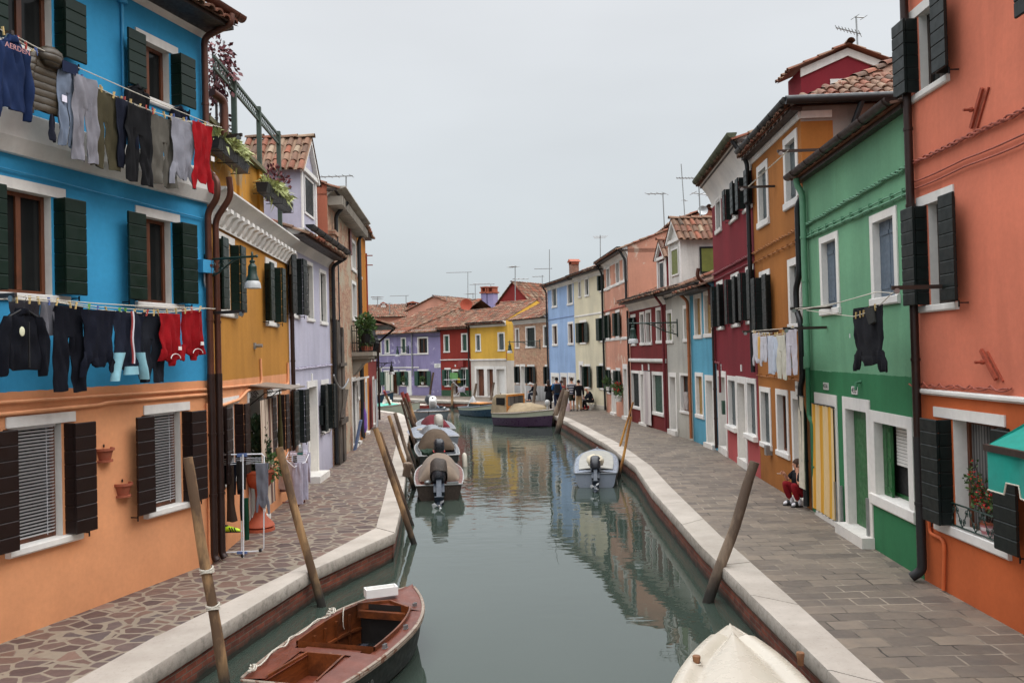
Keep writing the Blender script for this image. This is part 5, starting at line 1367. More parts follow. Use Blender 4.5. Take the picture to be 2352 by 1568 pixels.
u = h.u('H', 450, 900); h.pipe([(u - .4, -.1, zz - .1), (u, -.1, zz - .15), (u, -.1, 1.6)], .05, 'steel')
u0 = h.u('H', 398, 1200); u1 = h.u('H', 440, 1200); mb = MB(); mb.box(u0, u1, -.03, -.001, -.1, h.z('H', 420, 1078)); h.part(mb, 'whitewashed_strip', MT['white_paint'])
u0, zt = h.px('H', 645, 1016); u1 = W - .02; zb = h.z('H', 645, 1054); mb = MB(); mb.box(u0, u1, -.025, -.001, zb, zt); sg = h.part(mb, 'street_sign', MT['white_paint'])
for tx, f in (('CALLE', .73), ('TENDR', .3)):
 h.part(text_mb(tx, (zt - zb) * .40, Matrix.Translation(((u0 + u1) / 2 + (.06 if tx == 'CALLE' else -.03), -.027, zb + (zt - zb) * f)) @ Matrix.Rotation(PI / 2, 4, 'X') , .001), 'lettering', MT['black_rubber'], parent=sg, fix=False)
z = h.z('H', 600, 740); h.cable(.3, z, W, z - .3, MT['grey_shut'], .2, .02)
u, z = h.px('H', 960, 600, -3.0)
# == rooftops behind
G3 = 'houses whose tops show behind the front row'
def rear(label, v, xl, xr, ye, yp, Y, mats, seed, D=1.0, front=True, white_edge=False):
 a = at_y(v, xl, ye, Y); b = at_y(v, xr, ye, Y); p = at_y(v, (xl + xr) / 2, yp, Y)
 h = House('house', label, (a.x, Y), (b.x, Y), D, group=G3)
 gable_front(h, (a.z + b.z) / 2, p.z, mats, seed=seed, D=D, white_edge=white_edge); return h
m_cr2 = M_stucco('crimson_gable_stucco', srgb(128, 38, 48), grime=0, streak=.12)
hx = rear('crimson gable end with white edging rising behind the ochre and green houses', 'J', 876, 1530, 300, 165, 21.5, m_cr2, 221, white_edge=True)
a, zt = hx.px('J', 1080, 380); b, _ = hx.px('J', 1330, 380)
mb = MB(); mb.box(a, b, -.03, -.001, zt - .12, zt); mb.box(a, a + .12, -.03, -.001, zt - 1.2, zt - .121); mb.box(b - .12, b, -.03, -.001, zt - 1.2, zt - .121); wi = hx.part(mb, 'window', WHITE)
mb = MB(); mb.box(a + .121, b - .121, -.015, -.001, zt - 1.2, zt - .121); hx.part(mb, 'shutter', MT['green_far'], parent=wi)
chimney(hx, hx.W * .47, .4, hx.z('J', 1185, 165) - .2, hx.z('J', 1185, 140), .28, .3, MT['terracotta'], False)
m_sx = M_stucco('faded_pink_stucco', srgb(190, 124, 102), grime=0, streak=.2)
rear('pink gable wall with satellite dish behind the white dormer', 'T', 520, 1250, 720, 590, 38.5, m_sx, 231, D=5)
m_rd = M_stucco('rear_red_stucco', srgb(140, 52, 50), grime=0)
pa = at_y('H', 1225, 460, 72); pb = at_y('H', 1465, 460, 70)
hq = House('house', 'red house whose gable and tiled slope rise behind the yellow and brick houses', (pa.x, 72), (pb.x + .2, 70), 12, group=G3)
gable_front(hq, at_y('H', 1225, 465, 72).z, at_y('H', 1340, 297, 71).z, m_rd, seed=241, D=9, roofover=.3)
p0_ = at_y('H', 405, 560, 82); p1_ = at_y('H', 900, 560, 79)
hk = House('house', 'pale pink house top showing behind the mossy hipped roof', (p0_.x, 82), (p1_.x, 79), 7, group=G3)
m_pk = M_stucco('pale_pink_stucco', srgb(206, 150, 128), grime=0); gable_front(hk, at_y('H', 420, 545, 82).z, at_y('H', 600, 425, 81).z, m_pk, seed=251, D=7)
p0_ = at_y('H', 60, 590, 86); p1_ = at_y('H', 440, 590, 86)
hz = House('house', 'low tiled rooftop with a brick chimney far behind on the left', (p0_.x - 4, 86), (p1_.x, 86), 7, group=G3)
hz.wall(at_y('H', 300, 585, 86).z, [m_pk, WHITE]); zr = hz.roof(hz.H, 20, .4, seed=261)
chimney(hz, hz.u('H', 425, 500), 3, hz.H, at_y('H', 425, 475, 86).z, 1.0, .8, M_brick('far_chimney_brick', srgb(150, 84, 66), srgb(170, 110, 90), srgb(160, 150, 140)))
chimney(hz, hz.u('H', 150, 500), 3, hz.H, at_y('H', 150, 480, 86).z, .5, .5, MT['white_paint'])
p0_ = at_y('H', 990, 560, 76); p1_ = at_y('H', 1260, 560, 74)
hv = House('house', 'low house carrying a tall twin lavender chimney behind the red and yellow houses', (p0_.x, 76), (p1_.x, 74), 6, group=G3)
hv.wall(at_y('H', 1100, 590, 75).z, [m_pk, WHITE]); hv.roof(hv.H, 22, .3, seed=271)
m_lc = M_stucco('lavender_chimney_stucco', srgb(152, 146, 186), grime=0, streak=.3)
for x0, x1, yt in ((1050, 1100, 385), (1108, 1162, 385)):
 ua = hv.u('H', x0, 450); ub = hv.u('H', x1, 450); zt = hv.z('H', (x0 + x1) / 2, yt)
 mb = MB(); mb.box(ua, ub, .2, .2 + (ub - ua), 3, zt); c = hv.part(mb, 'chimney', m_lc)
 mb = MB(); mb.box(ua - .1, ub + .1, .1, .3 + (ub - ua), zt + .001, zt + .12); mb.box(ua, ua + .15, .2, .2 + (ub - ua), zt + .121, zt + .5); mb.box(ub - .15, ub, .2, .2 + (ub - ua), zt + .121, zt + .5); mb.box(ua - .05, ub + .05, .15, .25 + (ub - ua), zt + .501, zt + .6)
 hv.part(mb, 'chimney_cap', MT['terracotta'], parent=c)
ua = hv.u('H', 1050, 520); ub = hv.u('H', 1162, 520); zt = hv.z('H', 1100, 505); mb = MB(); mb.box(ua - .05, ub + .05, .12, .3 + (ub - ua) * .5, 3, zt); hv.part(mb, 'chimney_base', m_lc)
# -- setting: water, pavements, kerbs, quay walls
mb = MB(); mb.quad((-1500, -200, -.5), (1500, -200, -.5), (1500, 2500, -.5), (-1500, 2500, -.5)); struct(mb, 'canal_water', MT['water'])
def ngon(name, pts, z, mat):
 bm = bmesh.new(); vs = [bm.verts.new((p[0], p[1], z)) for p in pts]; f = bm.faces.new(vs); bmesh.ops.triangulate(bm, faces=[f])
 if sum(fc.normal.z for fc in bm.faces) < 0: bmesh.ops.reverse_faces(bm, faces=bm.faces)
 me = bpy.data.meshes.new(name); bm.to_mesh(me); bm.free(); me.materials.append(mat)
 o = bpy.data.objects.new(name, me); COL.objects.link(o); return tag(o, kind='structure')
ngon('left_pavement', LIN + [(-40, 60), (-40, 1)], 0.0, MT['flags'])
ngon('right_pavement', RIN + [(-60, 100), (-60, 400), (200, 400), (200, 1)], 0.0, MT['slabs'])
def kerb(name, outer, inner, joint=1.55, seed=0):
 mb = MB(); rnd = random.Random(seed)
 for i in range(len(outer) - 1):
  a0, a1, b0, b1 = [Vector((*p, 0)) for p in (outer[i], outer[i + 1], inner[i], inner[i + 1])]
  L = (a1 - a0).length; n = max(1, round(L / joint))
  cuts = [0] + [(k + rnd.uniform(-.12, .12)) / n for k in range(1, n)] + [1]
  for k in range(n):
   g0 = cuts[k] + (.006 / L if k or i else 0); g1 = cuts[k + 1] - .006 / L
   dz = rnd.uniform(0, .008); m = 7; r = .025
   rows = []
   for q in range(m + 1):
    f = g0 + (g1 - g0) * q / m
    o_, n_ = a0.lerp(a1, f), b0.lerp(b1, f); w = (o_ - n_); wl = w.length; w.normalize()
    chip = .012 * noise.noise(Vector((o_.x * 3, o_.y * 3, seed))) + .006 * noise.noise(o_ * 11)
    prof = [(0.004, -.12), (0.004, .012), (wl - r * 2.2, .014), (wl - r * .6, .010 - abs(chip) * .6), (wl + chip, -.02), (wl + chip * .7 + .004, -.13), (wl - .012 + chip * 1.5, -.175), (wl - .15, -.18)]
    rows.append([n_ + w * d + Vector((0, 0, z + dz)) for d, z in prof])
   mb.grid(rows)
   o = len(mb.v) - (m + 1) * 8
   mb.f.append([o + j for j in range(8)]); mb.m.append(0); mb.f.append([o + m * 8 + j for j in range(8)][::-1]); mb.m.append(0)
 return struct(mb, name, MT['kerb'], 35)
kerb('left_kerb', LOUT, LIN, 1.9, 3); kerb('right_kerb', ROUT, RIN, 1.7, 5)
def quay(name, line, off):
 mb = MB()
 for i in range(len(line) - 1):
  a, b = Vector((*line[i], 0)), Vector((*line[i + 1], 0)); d = (b - a).normalized(); nn = Vector((-d.y, d.x, 0)) * off
  a2, b2 = a + nn - d * .02, b + nn + d * .02
  mb.quad(a2 + Vector((0, 0, -1.5)), b2 + Vector((0, 0, -1.5)), b2 + Vector((0, 0, -.15)), a2 + Vector((0, 0, -.15)))
 return struct(mb, name, MT['quay'])
quay('left_quay_wall', LOUT, .05); quay('right_quay_wall', ROUT, -.05)
# -- washing lines, garments, pegs, curtains
def orect(h, v, x0, x1, yt, yb, off):
 u0, zt = h.px(v, x0, yt, off); u1, _ = h.px(v, x1, yt, off)
 _, zb = h.px(v, (x0 + x1) / 2, yb, off); zt = h.px(v, (x0 + x1) / 2, yt, off)[1]
 if u1 < u0: u0, u1 = u1, u0
 return u0, u1, zb, zt
_seed = [0]
def garment(h, kind, rc, off, col, label, cat, group, name=None, amp=.042, trim=None, extra=None, mats=None, kz=2.2):
 col = mul(col, .68); _seed[0] += 1; sd = _seed[0] * 3.1
 u0, u1, zb, zt = rc; um, hw, H = (u0 + u1) / 2, (u1 - u0) / 2, zt - zb; y = -off
 mb = MB(); rnd = random.Random(_seed[0])
 L = lambda rings, n=34, a=amp: mb.loft(rings, n, a, sd, 0, 10, kz)
 def path(pts, ws, th, m=8):
  rs = []
  for i in range(m + 1):
   f = i / m * (len(pts) - 1); k = min(int(f), len(pts) - 2); g = f - k
   rs.append((pts[k][0] + (pts[k + 1][0] - pts[k][0]) * g, y, pts[k][1] + (pts[k + 1][1] - pts[k][1]) * g, ws[k] + (ws[k + 1] - ws[k]) * g, th * (.7 if i in (0, m) else 1)))
  L(rs)
 if kind == 'pants':
  cz = zt - .34 * H
  path([(um, zt), (um, zt - .06 * H), (um, cz), (um, cz - .03 * H)], [hw * .90, hw * .94, hw * 1.0, hw * .98], .016)
  for sg in (-1, 1):
   w = rnd.uniform(-.06, .06) * hw
   path([(um + sg * hw * .49, cz + .05 * H), (um + sg * hw * .52 + w, zt - .7 * H), (um + sg * hw * .54 + w * 1.6, zb + rnd.uniform(0, .04) * H)], [hw * .50, hw * .47, hw * .41], .018, 14)
 elif kind == 'up':            # on a hanger or held by the collar
  path([(um, zt), (um, zt - .05 * H), (um, zt - .10 * H)], [hw * .20, hw * .24, hw * .40], .05, 4)
  path([(um, zt - .06 * H), (um, zt - .16 * H), (um, zt - .5 * H), (um, zb + .12 * H)], [hw * .44, hw * .74, hw * .72, hw * .74], .026, 16)
  for sg in (-1, 1):
   path([(um + sg * hw * .60, zt - .12 * H), (um + sg * hw * .82, zt - .4 * H), (um + sg * hw * .84, zt - .75 * H), (um + sg * hw * .80, zb + rnd.uniform(0, .06) * H)], [hw * .16, hw * .19, hw * .16, hw * .13], .055, 10)
 elif kind == 'down':          # pegged by its hem, upside down
  sz = zb + .26 * H
  path([(um, zt), (um, zt - .1 * H), (um, zt - .45 * H), (um, sz)], [hw * .88, hw * .86, hw * .78, hw * .66], .016, 16)
  path([(um, sz + .02 * H), (um + .02 * hw, zb + .20 * H), (um + .05 * hw, zb + .13 * H)], [hw * .64, hw * .5, hw * .24], .016, 5)
  for sg in (-1, 1):
   path([(um + sg * hw * .48, sz + .10 * H), (um + sg * hw * .72, zb + .2 * H), (um + sg * hw * .80, zb + rnd.uniform(0, .05) * H)], [hw * .24, hw * .21, hw * .15], .02, 8)
 elif kind == 'polo':
  sz = zb + .22 * H
  path([(um, zt), (um, zt - .1 * H), (um, zt - .5 * H), (um, sz)], [hw * .92, hw * .9, hw * .88, hw * .86], .016, 14)
  path([(um, sz + .02 * H), (um + .04 * hw, zb + .15 * H), (um + .1 * hw, zb + .07 * H)], [hw * .84, hw * .66, hw * .26], .028, 6)
  path([(um + .12 * hw, zb + .10 * H), (um + .12 * hw, zb)], [hw * .24, hw * .20], .03, 3)
  for sg in (-1, 1): path([(um + sg * hw * .66, sz + .10 * H), (um + sg * hw * .86, zb + .10 * H)], [hw * .28, hw * .2], .025, 5)
 elif kind == 'flat':
  path([(um, zt), (um, zt - .3 * H), (um, zb)], [hw * .95, hw, hw * .9], .03, 8)
 elif kind == 'sock':
  path([(um, zt), (um, zt - .7 * H), (um + hw * .2, zb)], [hw * .7, hw * .7, hw], .03, 6)
 o = single(mb, name or cat.replace(' ', '_'), mats or M_cloth(col), label, cat, h.M, group, smooth=60, origin=(um, y, zt))
 if trim: trim(h, o, rc, y)
 return o
def child(o, mb, name, mat, origin, smooth=False):
 mb.v = [p - Vector(origin) for p in mb.v]
 return mb.build(name, mat, o, smooth, True)
def patch(o, name, c, u0, u1, z0, z1, y, org, wob=0):
 mb = MB(); mb.box(u0, u1, y - .004, y + .004, z0, z1); return child(o, mb, name, M_cloth(c), org)
OU = .52
GU, GL = 'clothes on the upper washing line of the blue house', 'clothes on the lower washing line of the blue house'
navy, black = srgb(26, 34, 58), srgb(20, 20, 24)
def letters(h, o, rc, y):
 um = (rc[0] + rc[1]) / 2; zt = rc[3]; H = zt - rc[2]
 t = text_mb('AERDEN', .085, Matrix.Translation((um - .02, y - .085, zt - .18 * H)) @ Matrix.Rotation(PI / 2, 4, 'X'), .002)
 child(o, t, 'lettering', M_cloth(srgb(190, 140, 140)), (um, y, zt))
up = [('up', ('A', -40, 218, 245, 838), srgb(34, 52, 92), 'navy blue sweatshirt with faded pink lettering at the left end of the upper line', 'sweatshirt', letters),
      ('puffer', ('A', 165, 497, 345, 850), srgb(62, 52, 38), 'olive brown quilted puffer jacket on the upper line', 'jacket', None),
      ('pants', ('A', 405, 535, 440, 1030), srgb(126, 138, 158), 'pale washed blue jeans between the puffer jacket and the grey joggers', 'jeans', None),
      ('pants', ('A', 508, 684, 535, 1132), srgb(140, 138, 146), 'light grey jogging trousers on the upper line', 'trousers', None),
      ('pants', ('A', 622, 836, 640, 1188), srgb(82, 76, 56), 'olive green trousers beside the light grey joggers', 'trousers', None),
      ('pants', ('A', 812, 945, 700, 1188), srgb(26, 30, 46), 'dark navy trousers right of the olive trousers on the upper line', 'trousers', None),
      ('pants', ('A', 880, 1066, 745, 1275), srgb(22, 22, 25), 'long black trousers on the upper line', 'trousers', None),
      ('pants', ('A', 1040, 1232, 815, 1308), srgb(104, 100, 92), 'shiny grey green trousers left of the grey shirt', 'trousers', None),
      ('down', ('A', 1180, 1365, 838, 1308), srgb(150, 150, 160), 'light grey long sleeved shirt hung upside down beside the red one', 'shirt', None),
      ('down', ('A', 1338, 1486, 862, 1340), srgb(168, 18, 28), 'red long sleeved shirt hung upside down at the far end of the upper line', 'shirt', None)]
for gi, (kind, px, c, lab, cat, tr) in enumerate(up):
 OU = .52 + (.09, -.02, .04)[gi % 3]; rc = orect(hb, *px, OU)
 if kind == 'puffer':
  o = garment(hb, 'up', rc, OU, c, lab, cat, GU, amp=.012, mats=None, kz=16)
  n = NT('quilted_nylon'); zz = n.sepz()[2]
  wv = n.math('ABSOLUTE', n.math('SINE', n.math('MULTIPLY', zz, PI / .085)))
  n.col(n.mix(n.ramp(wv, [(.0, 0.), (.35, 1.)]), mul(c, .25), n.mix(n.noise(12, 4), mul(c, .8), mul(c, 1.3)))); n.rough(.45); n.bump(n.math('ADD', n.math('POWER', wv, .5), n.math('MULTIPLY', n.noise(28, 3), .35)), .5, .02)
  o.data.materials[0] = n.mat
  um = (rc[0] + rc[1]) / 2; zt = rc[3]
  mb = MB(); mb.ball((um, -OU - .03, zt - .10), .17, .10, .13, 12, jit=.03); child(o, mb, 'hood', n.mat, (um, -OU, zt), 60)
  patch(o, 'care_label', srgb(220, 216, 230), rc[1] - .22, rc[1] - .15, rc[2] + .28, rc[2] + .36, -OU - .07, (um, -OU, zt))
 else:
  o = garment(hb, kind, rc, OU, c, lab, cat, GU, trim=tr)
  um = (rc[0] + rc[1]) / 2; zt = rc[3]; H = rc[3] - rc[2]; hw = (rc[1] - rc[0]) / 2
  if kind == 'pants' and 'jeans' in cat: patch(o, 'dark_waistband', navy, um - hw * .84, um + hw * .84, zt - .13 * H, zt, -OU - .04, (um, -OU, zt))
  if 'red long' in lab: patch(o, 'badge', srgb(220, 214, 210), um + hw * .45, um + hw * .75, zt - .52 * H, zt - .45 * H, -OU - .05, (um, -OU, zt))
  if 'olive green' in lab: patch(o, 'pocket_lining', srgb(214, 208, 214), um + hw * .78, um + hw * .96, zt - .22 * H, zt - .06 * H, -OU - .03, (um, -OU, zt))
OU = .52
garment(hb, 'sock', orect(hb, 'A', 342, 398, 800, 978, OU + .0), OU, srgb(40, 42, 56), 'dark sock with pale stripes hanging below the puffer jacket', 'sock', GU)
def hanger(h, u, z, y, parent, org):
 mb = MB(); mb.tube([(u, y, z + .12), (u + .02, y, z + .14), (u + .035, y, z + .11), (u, y, z + .06), (u, y, z)], .004, 5)
 mb.tube([(u - .19, y, z - .1), (u, y, z), (u + .19, y, z - .1)], .01, 6); child(parent, mb, 'hanger', MT['black_rubber'], org)
rc = orect(hb, 'A', 868, 1040, 590, 800, .16); o = garment(hb, 'up', (rc[0], rc[1], rc[2] - .3, rc[3]), .16, srgb(30, 30, 34), 'black knitted top on a hanger hooked to the upper window shutter', 'top', None); hanger(hb, (rc[0] + rc[1]) / 2, rc[3], -.16, o, ((rc[0] + rc[1]) / 2, -.16, rc[3]))
rc = orect(hb, 'A', 1195, 1320, 742, 900, .16); o = garment(hb, 'up', (rc[0], rc[1], rc[2] - .2, rc[3]), .16, srgb(24, 26, 40), 'dark navy top on a hanger below the right shutter of the upper window', 'top', None); hanger(hb, (rc[0] + rc[1]) / 2, rc[3], -.16, o, ((rc[0] + rc[1]) / 2, -.16, rc[3]))
def blank_mark(h, o, rc, y):
 um = (rc[0] + rc[1]) / 2; H = rc[3] - rc[2]; hw = (rc[1] - rc[0]) / 2
 mb = MB(); mb.ball((um - hw * .30, y - .075, rc[3] - .34 * H), .035, .012, .055, 12); child(o, mb, 'printed_mark', M_cloth(srgb(206, 206, 176)), (um, y, rc[3]))
 mb = MB(); mb.box(um - hw * .02, um + hw * .02, y - .075, y - .055, rc[2] + .15 * H, rc[3] - .2 * H); child(o, mb, 'zip', MT['black_rubber'], (um, y, rc[3]))
low = [('flat', ('B', 78, 278, 690, 905), srgb(60, 58, 64), 'dark grey towel on the lower line behind the black zipped jacket', 'towel', None, .42),
       ('flat', ('B', 275, 386, 700, 940), srgb(120, 120, 128), 'mid grey cloth on the lower line left of the long navy trousers', 'cloth', None, .42),
       ('up', ('B', -8, 330, 752, 1240), srgb(16, 18, 28), 'black zipped jacket on a hanger with a pale oval chest mark', 'jacket', blank_mark, .56),
       ('pants', ('B', 372, 590, 735, 1348), srgb(17, 19, 30), 'long black joggers with cuffed ankles on the lower line', 'trousers', None, OU),
       ('down', ('B', 556, 815, 765, 1222), srgb(20, 23, 38), 'plain navy track jacket hung upside down on the lower line', 'jacket', None, OU),
       ('pants', ('B', 968, 1146, 790, 1282), srgb(34, 37, 46), 'slim dark slate trousers left of the two red polo shirts', 'trousers', None, OU),
       ('polo', ('B', 1108, 1268, 790, 1156), srgb(162, 16, 26), 'red polo shirt hung upside down, left one of the pair', 'polo shirt', 'badge', OU),
       ('polo', ('B', 1262, 1424, 768, 1116), srgb(162, 16, 26), 'red polo shirt hung upside down, right one of the pair nearest the downpipes', 'polo shirt', 'badge', OU)]
for gi, (kind, px, c, lab, cat, tr, off) in enumerate(low):
 off = off + (.05, -.05)[gi % 2] * (off == OU)
 rc = orect(hb, *px, off)
 o = garment(hb, kind, rc, off, c, lab, cat, GL, trim=tr if callable(tr) else None)
 um = (rc[0] + rc[1]) / 2; zt = rc[3]; H = rc[3] - rc[2]; hw = (rc[1] - rc[0]) / 2; org = (um, -off, zt)
 if tr == 'badge':
  patch(o, 'badge', srgb(220, 214, 210), um + hw * .35, um + hw * .62, rc[2] + .30 * H, rc[2] + .37 * H, -off - .055, org)
  mb = MB(); mb.tube([(um + hw * .1 + hw * .42 * math.cos(a / 8 * PI), -off - .055, rc[2] + .14 * H + .09 * H * math.sin(a / 8 * PI)) for a in range(9)], .006, 5); child(o, mb, 'collar_piping', M_cloth(srgb(216, 210, 208)), org)
 if 'oval chest' in lab: hanger(hb, um, zt, -off, o, org)
rc = orect(hb, 'B', 765, 1020, 775, 1255, OU)
o = garment(hb, 'down', rc, OU, srgb(34, 38, 54), 'navy and pale blue track jacket with white stripe upside down on the lower line', 'jacket', GL)
um = (rc[0] + rc[1]) / 2; zt = rc[3]; H = rc[3] - rc[2]; hw = (rc[1] - rc[0]) / 2; org = (um, -OU, zt)
pal = srgb(132, 178, 190)
for sg in (-1, 1):
 mb = MB(); mb.loft([(um + sg * hw * (.56 + .26 * f), -OU - .015, rc[2] + .40 * H * (1 - f), hw * (.25 - .08 * f), .065) for f in (0, .2, .4, .6, .8, 1)], 14, .02, 3 + sg); child(o, mb, 'pale_blue_sleeve', M_cloth(pal), org, 60)
mb = MB(); mb.loft([(um + .05 * hw, -OU - .01, rc[2] + (.2 - .12 * f) * H, hw * (.3 + .06 * f), .07) for f in (0, .5, 1)], 14, .01, 2); child(o, mb, 'pale_blue_collar', M_cloth(pal), org, 60)
for dx, c in ((-.015, srgb(150, 60, 60)), (.012, srgb(214, 214, 220))):
 mb = MB(); mb.tube([(um + dx + .012 * math.sin(f * 9), -OU - .06, zt - f * .76 * H) for f in [k / 10 for k in range(11)]], .013, 5); child(o, mb, 'front_stripe', M_cloth(c), org, True)
def line_thing(h, name, label, ropes, brackets, off, group='washing lines'):
 o = thing(name, label, 'washing line', h.M @ Vector((brackets[0][0], 0, brackets[0][1])), h.rz, group)
 base = Vector((brackets[0][0], 0, brackets[0][1]))
 for pts in ropes:
  mb = MB(); mb.tube([Vector((u, -y, z)) - base for u, z, y in pts], .0065, 5); mb.build('rope', MT['rope'], o, True)
 for (u, z, o1) in brackets:
  mb = MB(); mb.bar(Vector((u, -.02, z)) - base, Vector((u, -o1, z)) - base, .035, .05); br = mb.build('bracket', MT['sash_dark'], o)
  mb = MB(); mb.tube([Vector((u - .02, -o1 + .06, z - .04)) - base, Vector((u + .02, -o1 + .06, z - .04)) - base], .035, 12); mb.build('pulley', MT['steel'], br, True)
 return o
def ropepts(h, v, pts, off):
 return [(*h.px(v, x, y, off), off) for x, y in pts]
up1 = ropepts(hb, 'A', [(70, 232), (230, 318), (500, 452), (840, 602), (1150, 735), (1480, 872)], OU + .06)
up2 = ropepts(hb, 'A', [(0, 205), (230, 350), (420, 455), (640, 590), (840, 690), (1060, 775), (1250, 838), (1480, 880)], OU)
up3 = ropepts(hb, 'A', [(0, 262), (230, 372), (500, 520), (800, 680), (1060, 780), (1300, 840), (1480, 878)], OU - .06)
e = up1[-1]
line_thing(hb, 'washing_line', 'upper washing line stretched across the blue wall above the cornice band', [up1, up2, up3, ropepts(hb, 'A', [(1440, 862), (1545, 890)], OU)], [(hb.W - .02, e[1] - .02, .70), (up1[0][0], up1[0][1], .62)], OU)
lo1 = ropepts(hb, 'B', [(90, 662), (300, 690), (700, 722), (1100, 745), (1430, 752)], OU + .06)
lo2 = ropepts(hb, 'B', [(90, 690), (400, 712), (700, 765), (980, 788), (1150, 786), (1430, 756)], OU)
lo3 = ropepts(hb, 'B', [(-60, 690), (300, 695), (700, 745), (1150, 775), (1430, 757)], OU - .06)
e = lo1[-1]
line_thing(hb, 'washing_line', 'lower washing line stretched across the blue wall just above the peach band', [lo1, lo2, lo3, ropepts(hb, 'B', [(1400, 752), (1500, 758)], OU)], [(hb.W - .02, e[1] - .02, .68), (lo1[0][0], lo1[0][1], .62)], OU)
def peg_mesh():
 mb = MB()
 for sg in (-1, 1): mb.prism([(0, .045), (.010, .045), (.006, -.03), (.0, -.03)], lambda p: (-.006, sg * (p[0] + .001), p[1]), lambda p: (.006, sg * (p[0] + .001), p[1]))
 return mb
pegm = {c: peg_mesh().mesh('clothes_peg', M_paint('peg_' + c, k, .7)) for c, k in (('wood', srgb(206, 176, 116)), ('red', srgb(176, 70, 60)), ('blue', srgb(90, 110, 170)), ('green', srgb(110, 170, 70)))}
def pegs(h, rope, n, label, group, cols, seed):
 rnd = random.Random(seed)
 for i in range(n):
  f = (i + rnd.uniform(.2, .8)) / n * (len(rope) - 1); k = min(int(f), len(rope) - 2); g = f - k
  a, b = rope[k], rope[k + 1]; c = rnd.choice(cols)
  o = bpy.data.objects.new('clothes_peg', pegm[c]); COL.objects.link(o)
  o.matrix_world = h.M @ Matrix.Translation((a[0] + (b[0] - a[0]) * g, -(a[2] + (b[2] - a[2]) * g), a[1] + (b[1] - a[1]) * g - .005)) @ Matrix.Rotation(rnd.uniform(-.4, .4), 4, 'Y') @ Matrix.Rotation(rnd.uniform(-.5, .5), 4, 'Z') @ Matrix.Scale(1.25, 4)
  tag(o, label, 'clothes peg', group)
pegs(hb, up2, 20, 'clothes peg clipped on the upper washing line of the blue house', 'pegs on the upper washing line', ['wood'] * 6 + ['red', 'blue'], 1)
pegs(hb, up3, 14, 'clothes peg clipped on the upper washing line of the blue house', 'pegs on the upper washing line', ['wood'] * 6 + ['red', 'blue'], 2)
pegs(hb, lo2, 22, 'clothes peg clipped on the lower washing line of the blue house', 'pegs on the lower washing line', ['wood'] * 5 + ['red', 'green', 'blue'], 3)
OG = .62
rc = orect(hg, 'L', 490, 765, 1030, 1562, OG)
o = garment(hg, 'down', rc, OG, srgb(24, 25, 32), 'black padded jacket hung upside down in front of the green house', 'jacket', None, amp=.03)
um = (rc[0] + rc[1]) / 2
mb = MB(); mb.loft([(um + .18 + .1 * f, -OG - .03, rc[3] - .02 - .22 * f, .13 - .04 * f, .05) for f in (0, .4, 1)], 12, .02, 8); child(o, mb, 'folded_hem', M_cloth(srgb(52, 52, 50)), (um, -OG, rc[3]), 60)
patch(o, 'small_badge', srgb(200, 200, 200), rc[0] + .12, rc[0] + .14, rc[3] - .42, rc[3] - .36, -OG - .06, (um, -OG, rc[3]))
r1 = ropepts(hg, 'L', [(45, 1048), (300, 1030), (700, 915), (830, 925)], OG + .05); r2 = ropepts(hg, 'L', [(150, 1060), (380, 1092), (520, 1108), (600, 1085), (720, 1022), (815, 930)], OG); r3 = ropepts(hg, 'L', [(85, 1058), (400, 1000), (690, 920)], OG + .1)
line_thing(hg, 'washing_line', 'washing line with one black jacket in front of the green house', [r1, r2, r3], [(r1[-1][0] + .15, r1[-2][1], .75), (r1[0][0] + .1, r1[0][1], .75)], OG)
pegs(hg, r2[2:5], 5, 'clothes peg holding the black jacket on the line of the green house', 'pegs of the black jacket', ['wood'], 5)
OO = .6
GB = 'baby clothes on the line in front of the ochre house'
wh = srgb(216, 214, 222)
baby = [(532, 600, 665, 902, 'down', wh, 'white baby vest at the far end of the line'), (578, 608, 690, 845, 'flat', srgb(230, 176, 70), 'yellow baby cloth between the white vests'), (604, 652, 688, 866, 'pants', wh, 'white baby leggings right of the yellow cloth'),
  (640, 690, 685, 948, 'flat', srgb(208, 214, 228), 'white babygrow, third white piece from the yellow cloth'), (676, 722, 690, 940, 'pants', srgb(206, 216, 232), 'pale bluish white romper on the baby clothes line'),
  (706, 772, 680, 988, 'pants', srgb(218, 214, 196), 'cream white romper with the longest legs'), (742, 800, 665, 905, 'down', wh, 'white baby shirt left of the last romper'), (768, 846, 640, 962, 'pants', srgb(216, 210, 220), 'white romper with a small red tag at the near end')]
for x0, x1, yt, yb, kd, c, lab in baby:
 garment(ho2, kd, orect(ho2, 'K', x0, x1, yt, yb, OO), OO + random.uniform(-.04, .04), c, lab, 'baby clothes', GB, name='baby_garment', amp=.014)
r1 = ropepts(ho2, 'K', [(535, 655), (600, 680), (680, 684), (760, 665), (830, 632)], OO)
line_thing(ho2, 'washing_line', 'washing line full of white baby clothes in front of the ochre house', [r1, ropepts(ho2, 'K', [(535, 652), (830, 628)], OO + .06)], [(r1[-1][0], r1[-1][1], .8), (r1[0][0], r1[0][1], .8)], OO)
pegs(ho2, r1, 12, 'clothes peg on the line of white baby clothes', 'pegs of the baby clothes', ['wood'], 6)
r1 = ropepts(ho2, 'J', [(510, 1130), (640, 1010), (790, 878)], .6)
line_thing(ho2, 'washing_line', 'empty washing line between the top floors of the crimson and ochre houses', [r1, ropepts(ho2, 'J', [(510, 1125), (790, 872)], .66)], [(r1[-1][0], r1[-1][1], .8), (r1[0][0], r1[0][1], .8)], .6)
